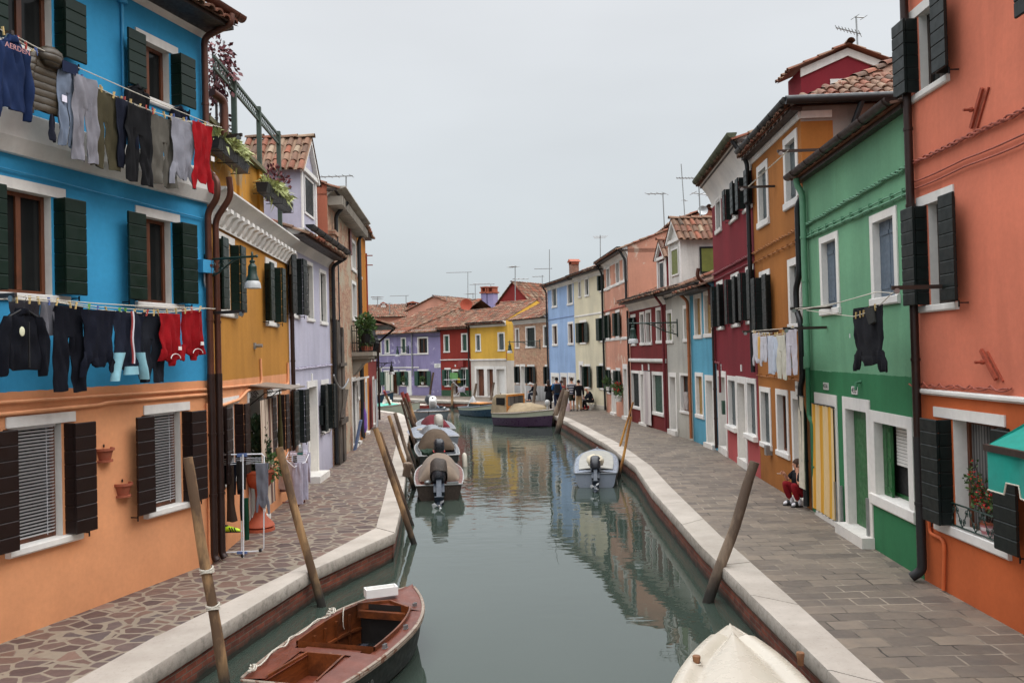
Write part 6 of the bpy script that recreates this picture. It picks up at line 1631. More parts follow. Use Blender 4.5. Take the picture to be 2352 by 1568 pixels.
def curtain(h, u0, u1, z0, z1, off, mat, label, folds=6, amp=.035, cat='door curtain', gather=0, rod=True, slant=0):
 mb = MB(); nu, nz_ = folds * 6, 10
 rows = []
 for j in range(nz_ + 1):
  f = j / nz_; z = z1 + (z0 - z1) * f; row = []
  for i in range(nu + 1):
   g = i / nu; a = amp * (.5 + .5 * f) * math.sin(g * folds * 2 * PI + .6 * noise.noise(Vector((g * 3, f * 2, off * 9))))
   uu = u0 + (u1 - u0) * g
   if gather: uu = uu + (gather - (g - .0)) * 0 + (u0 + (u1 - u0) * .3 - uu) * .35 * math.sin(PI * min(1, f * 1.3)) * (1 if gather > 0 else 0)
   row.append((uu + slant * f, -off - a - .02 * f, z + .012 * math.sin(g * folds * 2 * PI)))
  rows.append(row)
 mb.grid(rows)
 o = single(mb, 'door_curtain', mat, label, cat, h.M, smooth=70, origin=((u0 + u1) / 2, -off, z1), fix=False)
 if rod:
  mb = MB(); mb.tube([(u0 - .08, -off, z1 + .01), (u1 + .08, -off, z1 + .01)], .012, 8); child(o, mb, 'rod', MT['iron'], ((u0 + u1) / 2, -off, z1), True)
 return o
r = rd1
u0 = r[0] - .02; u1 = hg.u('M', 390, 600, .06)
cur = M_stripes('yellow_striped_cotton', [(.22, srgb(206, 156, 52)), (.2, srgb(214, 188, 140)), (.1, srgb(206, 164, 66)), (.25, srgb(214, 184, 134)), (.23, srgb(204, 150, 48))], .42)
curtain(hg, u0, u1, .12, r[3] - .22, .06, cur, 'yellow and cream striped curtain over a doorway of the green house', 6)
r = hy.rect('F', 470, 582, 160, 960, 'L'); u0, zt = hy.px('F', 470, 200, .30); u1, _ = hy.px('F', 565, 200, .30); zb = hy.z('F', 575, 985, .30)
cur2 = M_stripes('brown_striped_canvas', [(.18, srgb(186, 164, 146)), (.12, srgb(120, 84, 70)), (.16, srgb(196, 178, 160)), (.1, srgb(140, 104, 88)), (.2, srgb(190, 170, 150)), (.1, srgb(104, 84, 80)), (.14, srgb(200, 182, 164))], .26)
curtain(hy, u0, max(u1, u0 + .85), max(.1, zb), zt, .30, cur2, 'beige and brown striped curtain under the metal canopy', 8)
r = hd.rect('I', 947, 1002, 1045, 1455, 'L'); curtain(hd, r[0], r[1], max(.1, r[2]), r[3], .08, M_stripes('white_striped_cotton', [(.7, srgb(206, 200, 196)), (.3, srgb(170, 160, 160))], .16), 'white striped curtain on the dark red house', 6)
r = hpu.rect('H', 240, 318, 1090, 1258, 'L'); gs = M_stripes('green_striped_canvas', [(.5, srgb(206, 204, 190)), (.3, srgb(110, 124, 112)), (.2, srgb(210, 206, 194))], .34)
curtain(hpu, r[0], r[1], r[2], r[3], .5, gs, 'white and green striped awning curtain blown out from the violet house door', 5, .06)
r = hpu.rect('H', 128, 165, 1060, 1290, 'L'); curtain(hpu, r[0], r[1], .1, r[3], .1, gs, 'white and green striped curtain tied in the leftmost door of the violet house', 5)
r = hr.rect('S', 600, 680, 760, 1310, 'L'); curtain(hr, .35, 1.3, .1, 2.2, .25, M_stripes('blue_striped_canvas', [(.4, srgb(190, 188, 186)), (.3, srgb(96, 110, 130)), (.3, srgb(60, 72, 90))], .3), 'blue and white striped curtain on the dark red house at the left bank end', 6)
u0, zt = ho2.px('K', 868, 1105, .12); curtain(ho2, u0 - .02, u0 + .30, .42, zt, .14, M_cloth(srgb(196, 188, 170)), 'pale curtain gathered beside the seated woman', 3, .03, slant=.02)
# -- mooring posts
def post(label, top, bot, r0, r1, mat, zb=-.5, red=0, dy=0, seed=0, group='mooring posts along the canal', rope=()):
 b = at_z(*bot, zb); t = at_y(*top, b.y + dy)
 d = (t - b); L = d.length; d.normalize()
 base = b - d * (.7 if zb < -.3 else .0)
 L2 = (t - base).length
 mb = MB(); n = 14; pts, rs = [], []
 for i in range(n + 1):
  f = i / n
  w = Vector((noise.noise(Vector((seed, f * 2.2, 0))), noise.noise(Vector((seed + 9, f * 2.2, 0))), 0)) * .035 * math.sin(PI * f)
  pts.append(base + d * L2 * f + w - base); rs.append((r0 + (r1 - r0) * f) * (1 + .10 * noise.noise(Vector((seed, f * 7, 3)))))
 mb.tube(pts, rs, 12)
 o = mb.build('mooring_post', MT[mat], None, 50); o.location = base
 tag(o, label, 'mooring post', group)
 if red:
  k = n - 2; mb = MB(); mb.tube([pts[-1] - d * red, pts[-1] + d * .012], [rs[k] * 1.06, rs[-1] * 1.06], 12); mb.build('painted_tip', MT['red_paint'], o, 50)
 for f in rope:
  q = pts[0].lerp(pts[-1], f); s1 = d.orthogonal().normalized(); s2 = d.cross(s1); rr = r0 * 1.16
  mb = MB()
  for k in range(3): mb.tube([q + d * (.018 * k + .01 * math.sin(a * 2 + k)) + (s1 * math.cos(a) + s2 * math.sin(a)) * rr for a in [j / 14 * 2 * PI for j in range(15)]], .009, 5)
  mb.build('rope_lashing', MT['rope'], o, True)
 return o
post('mottled mooring post with two rope lashings, nearest on the left', ('FULL', 431, 1050), ('FULL', 524, 1600), .062, .052, 'pole', seed=1, rope=(.50, .62))
post('smooth tan mooring post beside the brown wooden boat', ('FULL', 641, 1027), ('FULL', 738, 1392), .068, .058, 'pole', seed=2)
post('thick brown mooring post leaning against the left kerb corner', ('F', 1376, 418), ('F', 1680, 1322), .062, .055, 'pole', seed=3)
post('thin dark mooring post just behind the thick one at the left kerb corner', ('F', 1410, 448), ('F', 1667, 1180), .05, .042, 'pole_dark', seed=4)
post('slender leaning post with its foot by the wooden bollard', ('Q', 18, 215), ('Q', 365, 1240), .06, .05, 'pole', seed=5)
post('leaning post between the bollard post and the tan covered motorboat', ('Q', 102, 175), ('Q', 400, 1120), .06, .055, 'pole_grey', seed=6)
post('tall dark post leaning beside the boat with the outboard marked 50', ('P', 608, 588), ('P', 872, 1480), .06, .045, 'pole_dark', seed=7)
post('short thin post standing by the tan covered motorboat', ('Q', 288, 600), ('Q', 400, 960), .045, .035, 'pole_dark', seed=8)
post('dark leaning post ending at the bow hatch of the grey boat', ('P', 660, 545), ('P', 885, 1200), .075, .055, 'pole_dark', seed=9)
post('red tipped post, left one of the leaning pair above the red covered boat', ('P', 618, 465), ('P', 800, 1010), .10, .085, 'pole_grey', red=.42, seed=10)
post('red tipped post, right one of the leaning pair above the red covered boat', ('P', 685, 482), ('P', 885, 1095), .10, .09, 'pole', red=.42, seed=11)
post('red tipped post standing alone by the green covered boat', ('P', 338, 442), ('P', 510, 830), .09, .075, 'pole', red=.3, seed=12, dy=-1)
post('far post leaning right in front of the violet house', ('P', 1112, 152), ('P', 1035, 640), .10, .07, 'pole_dark', seed=13)
post('straight far post standing before the brick red house', ('P', 1412, 325), ('P', 1404, 715), .10, .08, 'pole', seed=14)
post('far post in front of the drainpipe between red and yellow houses', ('P', 1786, 325), ('P', 1725, 665), .10, .08, 'pole_grey', seed=15)
post('far post in front of the middle opening of the yellow house', ('P', 2062, 308), ('P', 1985, 700), .10, .07, 'pole_grey', seed=16)
post('thin far post between the small grey boat and the cabin boat', ('P', 2168, 478), ('P', 2110, 800), .06, .045, 'pole_grey', seed=17)
post('post standing before the seated person in black by the brick house', ('R', 1008, 155), ('R', 970, 500), .11, .09, 'pole_grey', seed=18)
post('thick grey post leaning right in front of the woman in black', ('R', 1208, 215), ('R', 1080, 560), .16, .15, 'pole_grey', seed=19)
post('thick grey post left of the leaning pair by the cabin boat bow', ('R', 1348, 212), ('R', 1195, 655), .14, .12, 'pole_grey', seed=20)
post('thick grey post right of the leaning pair by the cabin boat bow', ('R', 1380, 242), ('R', 1262, 748), .14, .13, 'pole_grey', seed=21)
post('slim yellow pole leaning right, taller one of the pair by the white motorboat', ('R', 2155, 375), ('R', 1945, 1075), .042, .032, 'pole_yellow', seed=22)
post('slim yellow pole leaning right, shorter one of the pair by the white motorboat', ('R', 2130, 545), ('R', 1985, 1285), .045, .035, 'pole_yellow', seed=23)
post('stout tan post leaning over the right kerb in the foreground', ('O', 637, 222), ('O', 355, 1075), .085, .072, 'pole_grey', seed=24)
p = at_z('Q', 262, 1065, 0.0); mb = MB(); mb.lathe([(.10, -.02), (.11, .02), (.10, .2), (.13, .26), (.12, .34), (.06, .37), (.0, .37)], 12, 0, Matrix.Rotation(.15, 4, 'Y'))
o = mb.build('bollard', MT['pole_grey'], None, 50); o.location = p + Vector((0, 0, .02)); tag(o, 'stubby weathered wooden bollard on the left kerb', 'bollard')
# -- lamps
def bracket_lamp(h, u, z, Lb, name, label, hang=.12, scale=1.0, mat='green_iron', along=0, cap='metal'):
 o = thing(name, label, 'street lamp', h.M @ Vector((u, 0, z)), h.rz, 'wall lamps on scrolled brackets')
 s = scale; d = Vector((math.sin(along), -math.cos(along), 0))
 mb = MB(); mb.bar((0, -.001, -.35 * s), (0, -.04, -.35 * s), .06, .04); mb.box(-.04, .04, -.03, -.001, -.42 * s, .10 * s)
 mb.tube([d * .02, d * Lb], .020 * s, 8); mb.tube([d * .02 + Vector((0, 0, -.36 * s)), d * Lb * .28 + Vector((0, 0, -.25 * s)), d * Lb * .55 + Vector((0, 0, -.06 * s)), d * Lb * .72], .016 * s, 6)
 for cx, cz, rr in ((.10, -.12, .085), (.10, -.26, .07), (.26, -.10, .075), (.40, -.06, .05), (.24, -.2, .05)):
  mb.tube([d * (Lb * cx * 1.25 + rr * s * (1 - k / 20) * math.cos(k / 18 * 4 * PI)) + Vector((0, 0, cz * s + rr * s * (1 - k / 20) * math.sin(k / 18 * 4 * PI))) for k in range(19)], .008 * s, 5)
 mb.ball(d * (Lb + .03), .03 * s, .03 * s, .03 * s, 8)
 mb.build('bracket', MT[mat], o, 40)
 c = d * (Lb - .06 * s); T = Matrix.Translation(c)
 mb = MB(); mb.lathe([(.0, .10 * s), (.02 * s, .07 * s), (.022 * s, .0), (.02 * s, -.06 * s), (.05 * s, -.08 * s), (.05 * s, -.10 * s), (.035 * s, -.12 * s), (.07 * s, -.17 * s), (.08 * s, -.19 * s), (.075 * s, -.21 * s), (.085 * s, -.34 * s), (.11 * s, -.40 * s), (.115 * s, -.44 * s), (.10 * s, -.445 * s)], 16, 0, T)
 mb.build('lamp_cap', MT[mat], o, 40)
 mb = MB(); mb.lathe([(.11 * s, -.446 * s), (.135 * s, -.48 * s), (.145 * s, -.54 * s), (.150 * s, -.58 * s), (.140 * s, -.58 * s), (.135 * s, -.50 * s)], 20, 0, T)
 mb.build('lamp_shade', MT['shade'], o, True)
 mb = MB(); mb.ball(c + Vector((0, 0, -.50 * s)), .05 * s, .05 * s, .07 * s, 10); mb.build('bulb', MT['white_paint'], o, True)
 return o
n = NT('frosted_lamp_glass'); n.col((.62, .63, .63)); n.rough(.25); n.p.inputs['Transmission Weight'].default_value = .35; MT['shade'] = n.mat
z = hb.z('B', 1425, 415); tip = at_y('B', 1712, 400, 13.0)
bracket_lamp(hb, hb.W - .06, z, .92, 'street_lamp', 'dark green scrolled lamp on the corner of the blue house', scale=.86)
u, z = hwt.px('I', 1195, 665); bracket_lamp(hwt, u, z, 1.75, 'street_lamp', 'long armed green lamp on the greyish white house', scale=1.25)
u, z = hpu.px('H', 412, 868); bracket_lamp(hpu, u, z, 1.0, 'street_lamp', 'green lamp hanging on the violet house between its upper windows', scale=1.3, along=-.9)
u, z = hr.W - .05, hr.z('E', 1575, 905); bracket_lamp(hr, u, 2.9, .8, 'street_lamp', 'small dark lamp on the corner of the dark red house', scale=1.0, mat='iron')
u, z = hbr.px('H', 1590, 815); bracket_lamp(hbr, u, z, 2.4, 'street_lamp', 'green lamp on a very long arm fixed to the brick house', scale=1.3, along=-1.0)
# -- antennas
def antenna(label, v, xb, yb, yt, Y, booms, r=.02, lean=0, xt=None):
 b = at_y(v, xb, yb, Y); t = at_y(v, xt if xt is not None else xb, yt, Y)
 o = thing('antenna', label, 'antenna', b - Vector((0, 0, .3)), 0, 'rooftop antennas')
 q = b - Vector((0, 0, .3)); mb = MB(); mb.tube([Vector((0, 0, 0)), t - q], r, 6); mb.build('mast', MT['steel'], o, True)
 for (fz, ang, Lb, ne, le, tilt) in booms:
  c = (t - q) * fz; d = Vector((math.cos(ang), math.sin(ang), tilt)).normalized(); e = Vector((-math.sin(ang), math.cos(ang), 0))
  mb = MB(); mb.tube([c - d * Lb * .15, c + d * Lb * .85], r * .8, 5)
  for i in range(ne):
   p = c + d * Lb * (-.12 + .95 * i / max(1, ne - 1)); l = le * (1 - .35 * i / max(1, ne))
   mb.tube([p - e * l / 2, p + e * l / 2], r * .42, 4)
  mb.build('boom', MT['steel'], o)
 return o
antenna('antenna with two yagi booms above the crimson gable end', 'J', 1275, 175, -60, 24, [(.62, 2.6, .75, 8, .6, .5), (.98, .2, .3, 2, .4, 0)], .025, xt=1262)
antenna('antenna on the pink gable wall of the old brick house', 'D', 1222, 1060, 950, 34, [(1, 3.0, 1.9, 7, .6, .02)], .03)
antenna('tall antenna with a forked top above the red gabled house', 'H', 1368, 480, 140, 69, [(.98, 2.2, .9, 5, .9, 0), (.68, .2, 1.3, 4, 1.0, 0)], .045)
antenna('very tall whip antenna beside the pale blue house chimney', 'H', 1675, 250, -5, 56, [(.42, 3.14, 1.2, 2, .5, 0)], .03)
antenna('low antenna on the ridge left of the pale blue house', 'H', 1610, 290, 225, 57, [(.9, 2.9, .8, 4, .7, 0)], .025)
antenna('hooked antenna above the mossy hipped roof', 'H', 944, 440, 198, 78, [(1, 3.14, 2.4, 2, .2, 0)], .035)
antenna('tall antenna left of the twin lavender chimney', 'H', 1010, 480, 300, 77, [(1, .1, 1.6, 3, .3, 0)], .035)
antenna('hooked antenna right behind the twin lavender chimney', 'H', 1150, 365, 305, 79, [(1, 3.1, 2.4, 3, .4, 0)], .035)
antenna('fishbone antenna behind the mossy hipped roof dormer', 'H', 990, 470, 385, 78, [(.95, 2.5, 1.0, 5, 1.0, 0)], .035)
antenna('short antenna over the brick chimney far behind on the left', 'H', 390, 450, 408, 86, [(1, 3.1, 2.0, 4, .5, 0)], .04)
antenna('bristling antenna on the far left rooftop', 'H', 135, 480, 415, 85, [(.95, 2.0, 1.0, 6, 1.4, 0), (.75, 2.0, .6, 4, 1.2, 0)], .04)
antenna('small antenna beside the far left brick chimney', 'H', 243, 545, 478, 85, [(1, 2.8, 1.0, 4, .8, 0)], .04)
antenna('hooked antenna on the long roof of the violet house', 'H', 755, 440, 412, 80, [(1, 3.1, 1.8, 3, .4, 0)], .035)
antenna('mast antenna above the salmon pink roof', 'T', 338, 790, 385, 41, [(.99, 2.6, 1.0, 4, .9, .1)], .03, xt=318)
antenna('whip antenna behind the white dormer', 'T', 600, 715, 20, 36, [(.42, .9, .3, 2, .2, 0)], .022, xt=548)
antenna('double boom antenna beside the satellite dish', 'T', 788, 650, 180, 35, [(.97, 2.8, 1.1, 9, .5, .1), (.62, .15, 2.2, 7, .8, -.1)], .03, xt=765)
antenna('thin mast above the cream house roof', 'I', 590, 160, -20, 50, [(.95, 1.5, .9, 4, .9, 0)], .03)
p = at_y('T', 815, 610, 37); o = thing('satellite_dish', 'grey satellite dish on the pink gable wall', 'satellite dish', p); mb = MB(); mb.lathe([(.0, .0), (.1, .015), (.18, .05), (.23, .085), (.225, .09), (.1, .025), (0, .01)], 18, 0, Matrix.Rotation(R(75), 4, 'X') @ Matrix.Rotation(.5, 4, 'Z')); mb.build('dish', MT['steel'], o, 60); mb = MB(); mb.tube([(0, 0, -.8), (0, .05, 0)], .03, 6); mb.build('mount', MT['iron'], o)
p = at_y('H', 930, 492, 68.0); o = thing('satellite_dish', 'rusty red satellite dish on the mossy roof', 'satellite dish', p); mb = MB(); mb.lathe([(.0, .0), (.25, .03), (.42, .10), (.5, .16), (.49, .17), (.2, .05), (0, .02)], 18, 0, Matrix.Rotation(R(80), 4, 'X')); mb.build('dish', MT['rust'], o, 60); mb = MB(); mb.tube([(0, 0, -.9), (0, .05, 0)], .03, 6); mb.build('mount', MT['iron'], o)
# -- terrace: trellis, vine, planters
def trellis():
 off = -.12; Y = None
 tops = [((280, 128), (282, 665)), ((490, 372), (487, 905)), ((655, 570), (652, 1025))]
 P = []
 for (x0, y0), (x1, y1) in tops:
  u, z1 = hy.px('D', x0, y0, off); _, z0 = hy.px('D', x1, y1, off); P.append((u, z0, z1))
 zt = max(p[2] for p in P[:1]);
 o = thing('trellis', 'dark green lattice trellis on posts above the roof terrace', 'trellis', hy.M @ Vector((P[0][0], -off, zp1)), hy.rz)
 b = Vector((P[0][0], -off, zp1))
 H = P[0][2] - .02; h0 = hy.px('D', 282, 250, off)[1]
 us = [P[0][0] - 1.3, P[0][0], P[1][0], P[2][0]]
 for i, u in enumerate(us[1:]):
  mb = MB(); mb.box(u - .045, u + .045, -off - .045, -off + .045, zp1 + .05 if i < 2 else zyt, H + .06); mb.v = [q - b for q in mb.v]; mb.build('post', MT['trel'], o)
 for i in range(3):
  ua, ub = us[i] + .046, us[i + 1] - .046
  mb = MB(); mb.box(ua, ub, -off - .02, -off + .02, H - .05, H); mb.box(ua, ub, -off - .02, -off + .02, h0, h0 + .05)
  hh = H - h0 - .1; n = int((ub - ua) / .13)
  for k in range(-3, n + 1):
   for sg, dy in ((1, .006), (-1, -.006)):
    x0 = ua + k * .13; x1 = x0 + hh * .9
    if sg < 0: x0, x1 = x1, x0
    za, zb = h0 + .05, H - .05
    def clip(xa, z_a, xb, z_b):
     for lim, side in ((ua, -1), (ub, 1)):
      if (xa - lim) * side > 0 and (xb - lim) * side > 0: return None
      if (xa - lim) * side > 0: t_ = (lim - xa) / (xb - xa); xa, z_a = lim, z_a + (z_b - z_a) * t_
      if (xb - lim) * side > 0: t_ = (lim - xa) / (xb - xa); xb, z_b = lim, z_a + (z_b - z_a) * t_
     return xa, z_a, xb, z_b
    c = clip(x0, za, x1, zb)
    if c and abs(c[0] - c[2]) > .02: mb.bar((c[0], -off + dy, c[1]), (c[2], -off + dy, c[3]), .008, .022)
  mb.v = [q - b for q in mb.v]; mb.build('lattice_panel', MT['trel'], o)
 ua, ub = P[0][0], P[2][0]; mb = MB(); yr = 3.2; z0, z1 = zyt + .4, zp1 + .75
 for zz in (z0, z0 + .55, z1): mb.box(ua - 1, ub, yr - .02, yr + .02, zz - .03, zz + .03)
 k = ua - 1
 while k < ub - .6:
  mb.bar((k, yr, z0 + .6), (k + .5, yr, z1), .02, .03); mb.bar((k + .5, yr + .012, z0 + .6), (k, yr + .012, z1), .02, .03); k += .25
 mb.v = [q - b for q in mb.v]; mb.build('rear_screen', MT['trel'], o)
MT['trel'] = M_paint('dark_green_trellis_paint', srgb(58, 70, 58), .6, .2)
trellis()
def planter(label, v, x0, y0, x1, y1, seed):
 u0, z0 = hy.px(v, x0, y0, .28); u1, z1 = hy.px(v, x1, y1, .28);
 z = (z0 + z1) / 2
 o = thing('planter', label, 'planter', hy.M @ Vector(((u0 + u1) / 2, -.25, z - .12)), hy.rz, 'planters on the terrace parapet'); b = Vector(((u0 + u1) / 2, -.25, z - .12))
 mb = MB(); mb.prism([(-.20, z - .10), (-.02, z - .10), (.0, z + .08), (-.24, z + .08)], lambda p: (u0, p[0] - .1, p[1]), lambda p: (u1, p[0] - .1, p[1])); mb.v = [q - b for q in mb.v]; mb.build('trough', MT['iron'], o)
 mb = MB()
 for uu in (u0 + .1, (u0 + u1) / 2, u1 - .1): mb.tube([(uu, -.02, z + .1), (uu, -.36, z + .1), (uu, -.36, z - .12), (uu, -.02, z - .12)], .008, 4)
 mb.v = [q - b for q in mb.v]; mb.build('hanger_frame', MT['iron'], o)
 mb = MB(); leaves(mb, ((u0 + u1) / 2, -.24, z + .10), (u1 - u0) / 2, .14, .08, 420, .24, seed, blade=True, droop=.45, up=.9, hollow=.0); mb.v = [q - b for q in mb.v]; mb.build('foliage', MT['leaf_pale'], o, False, False)
planter('planter of pale spiky leaves on the left part of the terrace parapet', 'D', 140, 690, 390, 860, 3)
planter('planter of pale spiky leaves on the right part of the terrace parapet', 'D', 545, 1070, 755, 1190, 4)
p = hy.M.inverted() @ Vector((0, 0, 0))
u, z = hy.px('A', 1515, 500, -.4)
o = thing('vine', 'dark red leafed vine on the terrace behind the brown downpipe', 'vine', hy.M @ Vector((u, .4, zyt)), hy.rz)
mb = MB(); zz = z - zyt
leaves(mb, (-.15, 0, zz), .42, .4, .62, 560, .11, 7, up=-.5, hollow=.1); leaves(mb, (.1, .1, zz - .9), .22, .3, .6, 160, .11, 8, up=-.5, hollow=.0); mb.build('foliage', MT['leaf_red'], o, False, False)
mb = MB(); mb.tube([(0, 0, 0), (.05, .05, zz * .5), (-.1, 0, zz)], .025, 6); mb.tube([(0, 0, zz * .4), (-.3, 0, zz + .3)], .015, 5); mb.build('stem', MT['sash_dark'], o)
u, z = hy.px('D', 615, 970, -.1); o = thing('shrub', 'small dark red shrub beside the right planter on the terrace', 'shrub', hy.M @ Vector((u, .1, z - .6)), hy.rz); mb = MB(); leaves(mb, (.1, 0, .5), .45, .3, .4, 260, .1, 9, hollow=0); mb.build('foliage', MT['leaf_red'], o, False, False); mb = MB(); mb.tube([(0, 0, 0), (.1, 0, .5)], .02, 5); mb.build('stem', MT['sash_dark'], o)
u, z1 = hy.px('D', 207, 200, -.5); mb = MB(); mb.tube([(u, .5, zyt), (u, .5, z1 + .9)], .022, 6); single(mb, 'mast_pole', MT['steel'], 'thin pale pole standing on the terrace behind the vine', 'pole', hy.M)
u = ub0 + .1
o = thing('balcony_plant', 'bushy green plant on the stone bracket beside the iron balcony', 'plant', ho.M @ Vector((u, -.5, zbal + .35)), ho.rz)
mb = MB(); mb.lathe([(.0, 0), (.15, 0), (.2, .3), (.18, .3), (.15, .25)], 12); mb.build('pot', MT['iron'], o, 50)
mb = MB(); leaves(mb, (0, 0, .6), .30, .30, .38, 320, .16, 11, hollow=.1); mb.build('foliage', MT['leaf'], o, False, False)
for k in range(3):
 o = thing('balcony_plant', ['small green plant in the near corner of the iron balcony', 'small green plant in the middle of the iron balcony', 'small green plant at the far corner of the iron balcony'][k], 'plant', ho.M @ Vector((ub0 + .5 + k * .85, -.4, zbal)), ho.rz, 'plants inside the iron balcony'); mb = MB(); mb.lathe([(.0, 0), (.1, 0), (.13, .22), (.1, .22)], 10); mb.build('pot', MT['terracotta'], o, 50); mb = MB(); leaves(mb, (0, 0, .55), .25, .2, .4, 150, .14, 20 + k, hollow=.0); mb.build('foliage', MT['leaf'], o, False, False)
# -- pots on the peach wall
for (x0, x1, y0, y1, lab) in ((505, 595, 378, 450, 'half round terracotta pot fixed to the peach wall, upper left one'), (600, 687, 558, 630, 'half round terracotta pot fixed to the peach wall, lower right one')):
 u0, zt = hb.px('C', x0, y0, .08); u1, _ = hb.px('C', x1, y0, .08); zb = hb.z('C', x0, y1, .08); r = (u1 - u0) / 2 * .85; Hh = zt - zb
 o = thing('wall_pot', lab, 'flower pot', hb.M @ Vector(((u0 + u1) / 2, -.001, zb)), hb.rz, 'terracotta pots on the peach wall')
 mb = MB()
 for (ra, za), (rb, zb2) in zip([(r * .62, .03), (r * .88, Hh * .82), (r * 1.02, Hh * .82), (r * 1.02, Hh), (r * .9, Hh), (r * .8, Hh * .7)], [(r * .88, Hh * .82), (r * 1.02, Hh * .82), (r * 1.02, Hh), (r * .9, Hh), (r * .8, Hh * .7), (0, Hh * .7)]):
  mb.grid([[(-math.cos(PI * k / 14) * rr, -math.sin(PI * k / 14) * rr * 1.1, zz) for k in range(15)] for rr, zz in ((ra, za), (rb, zb2))])
 mb.build('pot', MT['terracotta'], o, 40)
 mb = MB(); mb.prism([(-math.cos(PI * k / 12) * r * .85, -math.sin(PI * k / 12) * r * .95) for k in range(13)], lambda p: (p[0], p[1], 0), lambda p: (p[0], p[1], .028)); mb.build('saucer', MT['terracotta'], o)
 mb = MB(); mb.tube([(r * .05 * math.cos(a), -.01, Hh + .03 + r * .14 * math.sin(a)) for a in [j / 8 * 2 * PI for j in range(9)]], .006, 5); mb.build('hook', MT['iron'], o)
# -- awning and flower pot at the salmon house
u0, z0 = hs_.px('M', 1400, 545, .9);
o = thing('awning', 'teal fabric awning with white edged valance on the orange wall', 'awning', hs_.M @ Vector((u0, 0, z0 + .55)), hs_.rz)
b = Vector((u0, 0, z0 + .55)); Wd = 2.0
mt_ = M_cloth(srgb(18, 138, 124), .8)
zt = z0 + .5
mb = MB(); mb.grid([[(u0 + Wd * g, -.9 * f, zt + (z0 - zt) * f - .03 * math.sin(PI * f)) for g in [k / 8 for k in range(9)]] for f in [k / 6 for k in range(7)]]); mb.add([(u0, 0, zt), (u0, -.9, z0), (u0, 0, z0)], [(0, 1, 2)]) ; mb.v = [q - b for q in mb.v]; mb.build('canopy', mt_, o, 50)
mb = MB(); mb.box(u0 - .02, u0 + Wd, -.93, -.87, z0 - .05, z0 + .01); mb.box(u0 - .02, u0 + .02, -.9, 0, z0 - .04, z0); mb.v = [q - b for q in mb.v]; mb.build('front_bar', MT['sash_dark'], o)
mb = MB(); zv = z0 - .06; hv_ = .37
pts = [(0, 0), (Wd, 0)]
edge = [(Wd, -hv_), (.62, -hv_), (.60, -hv_ * .62), (.44, -hv_ * .62), (.42, -hv_), (0, -hv_)] if False else [(Wd, -hv_), (.50, -hv_), (.47, -hv_ * .70), (.30, -hv_ * .70), (.27, -hv_), (0, -hv_)]
cols_ = [0, .27, .30, .47, .50] + [.5 + .15 * k for k in range(1, 11)]
bot = lambda x: -hv_ * (.70 if .29 < x < .48 else 1)
rows = [[(u0 + x, -.90 - .02 * math.sin(x * 11), zv + bot(x) * f) for x in cols_] for f in (0, .5, 1)]
mb.grid(rows); mb.v = [q - b for q in mb.v]; mb.build('valance', mt_, o, 60)
mb = MB(); mb.tube([(u0 + x, -.905 - .02 * math.sin(x * 11), zv + bot(x)) for x in cols_], .009, 5); mb.v = [q - b for q in mb.v]; mb.build('piping', MT['rope'], o, True)
u, z = hs_.px('M', 1425, 1075, -.10); zs2 = rg[2] + .135
o = thing('flower_pot', 'white and pink pot of red flowering crown of thorns on the orange house sill', 'flower pot', hs_.M @ Vector((u, .09, zs2)), hs_.rz)
mb = MB(); mb.lathe([(.0, 0), (.075, 0), (.10, .06), (.105, .13), (.10, .15), (.085, .15)], 16); mb.build('pot', M_stripes('pink_white_glaze', [(.5, srgb(206, 190, 190)), (.5, srgb(184, 120, 124))], .08, 2, .4), o, 50)
mb = MB(); mb.lathe([(.09, .151), (.115, .152), (.115, .175), (.09, .175)], 16); mb.build('rim', MT['terracotta'], o, 50)
mb = MB(); rnd = random.Random(5); tips = []
for k in range(11):
 a = rnd.uniform(0, 6.28); L = rnd.uniform(.3, .75); d = Vector((-.25 - .5 * rnd.random() if k < 7 else .2, .02 * math.sin(a), 1)).normalized()
 p = Vector((rnd.uniform(-.05, .05), rnd.uniform(-.04, .02), .15)); q = p + d * L * .5 + Vector((rnd.uniform(-.05, .05), 0, 0)); e = q + (d + Vector((rnd.uniform(-.5, .3), rnd.uniform(-.1, .0), .2))).normalized() * L * .5
 mb.tube([p, q, e], .007, 5); tips += [e, q, q.lerp(e, .5)]
mb.build('stem', MT['sash_dark'], o)
mb = MB()
for i, e in enumerate(tips): leaves(mb, e, .06, .05, .06, 9, .06, i, hollow=0)
mb.build('foliage', MT['leaf'], o, False, False)
mb = MB()
for i, e in enumerate(tips[::2] + tips[1::3]):
 leaves(mb, e + Vector((0, -.03, .03)), .025, .02, .02, 7, .032, 50 + i, hollow=0)
mb.build('blossom', MT['flower_red'], o, False, False)
def sill_plant(h, u, z, label, flower=None, s=1.0, seed=1, off=.12):
 o = thing('window_plant', label, 'plant', h.M @ Vector((u, -off, z)), h.rz, 'plants on window sills'); mb = MB(); mb.lathe([(.0, 0), (.09 * s, 0), (.12 * s, .18 * s), (.1 * s, .18 * s)], 10); mb.build('pot', MT['white_paint'], o, 50)
 mb = MB(); leaves(mb, (0, 0, .35 * s), .24 * s, .16 * s, .24 * s, 110, .13 * s, seed, hollow=0); mb.build('foliage', MT['leaf'], o, False, False)
 if flower: mb = MB(); leaves(mb, (0, -.05, .5 * s), .18 * s, .1 * s, .14 * s, 24, .09 * s, seed + 5, hollow=0); mb.build('blossom', MT['flower_red'], o, False, False)
for (x, y, lab, fl) in ((222, 1205, 'small red flowered plant in the left lower window of the violet house', 1), (372, 1205, 'small green plant in the window right of the violet house door', 0), (540, 1205, 'green pot plant in the large lower window of the violet house', 0)):
 u, z = hpu.px('H', x, y, .1); sill_plant(hpu, u, z, lab, fl, 1.1, x)
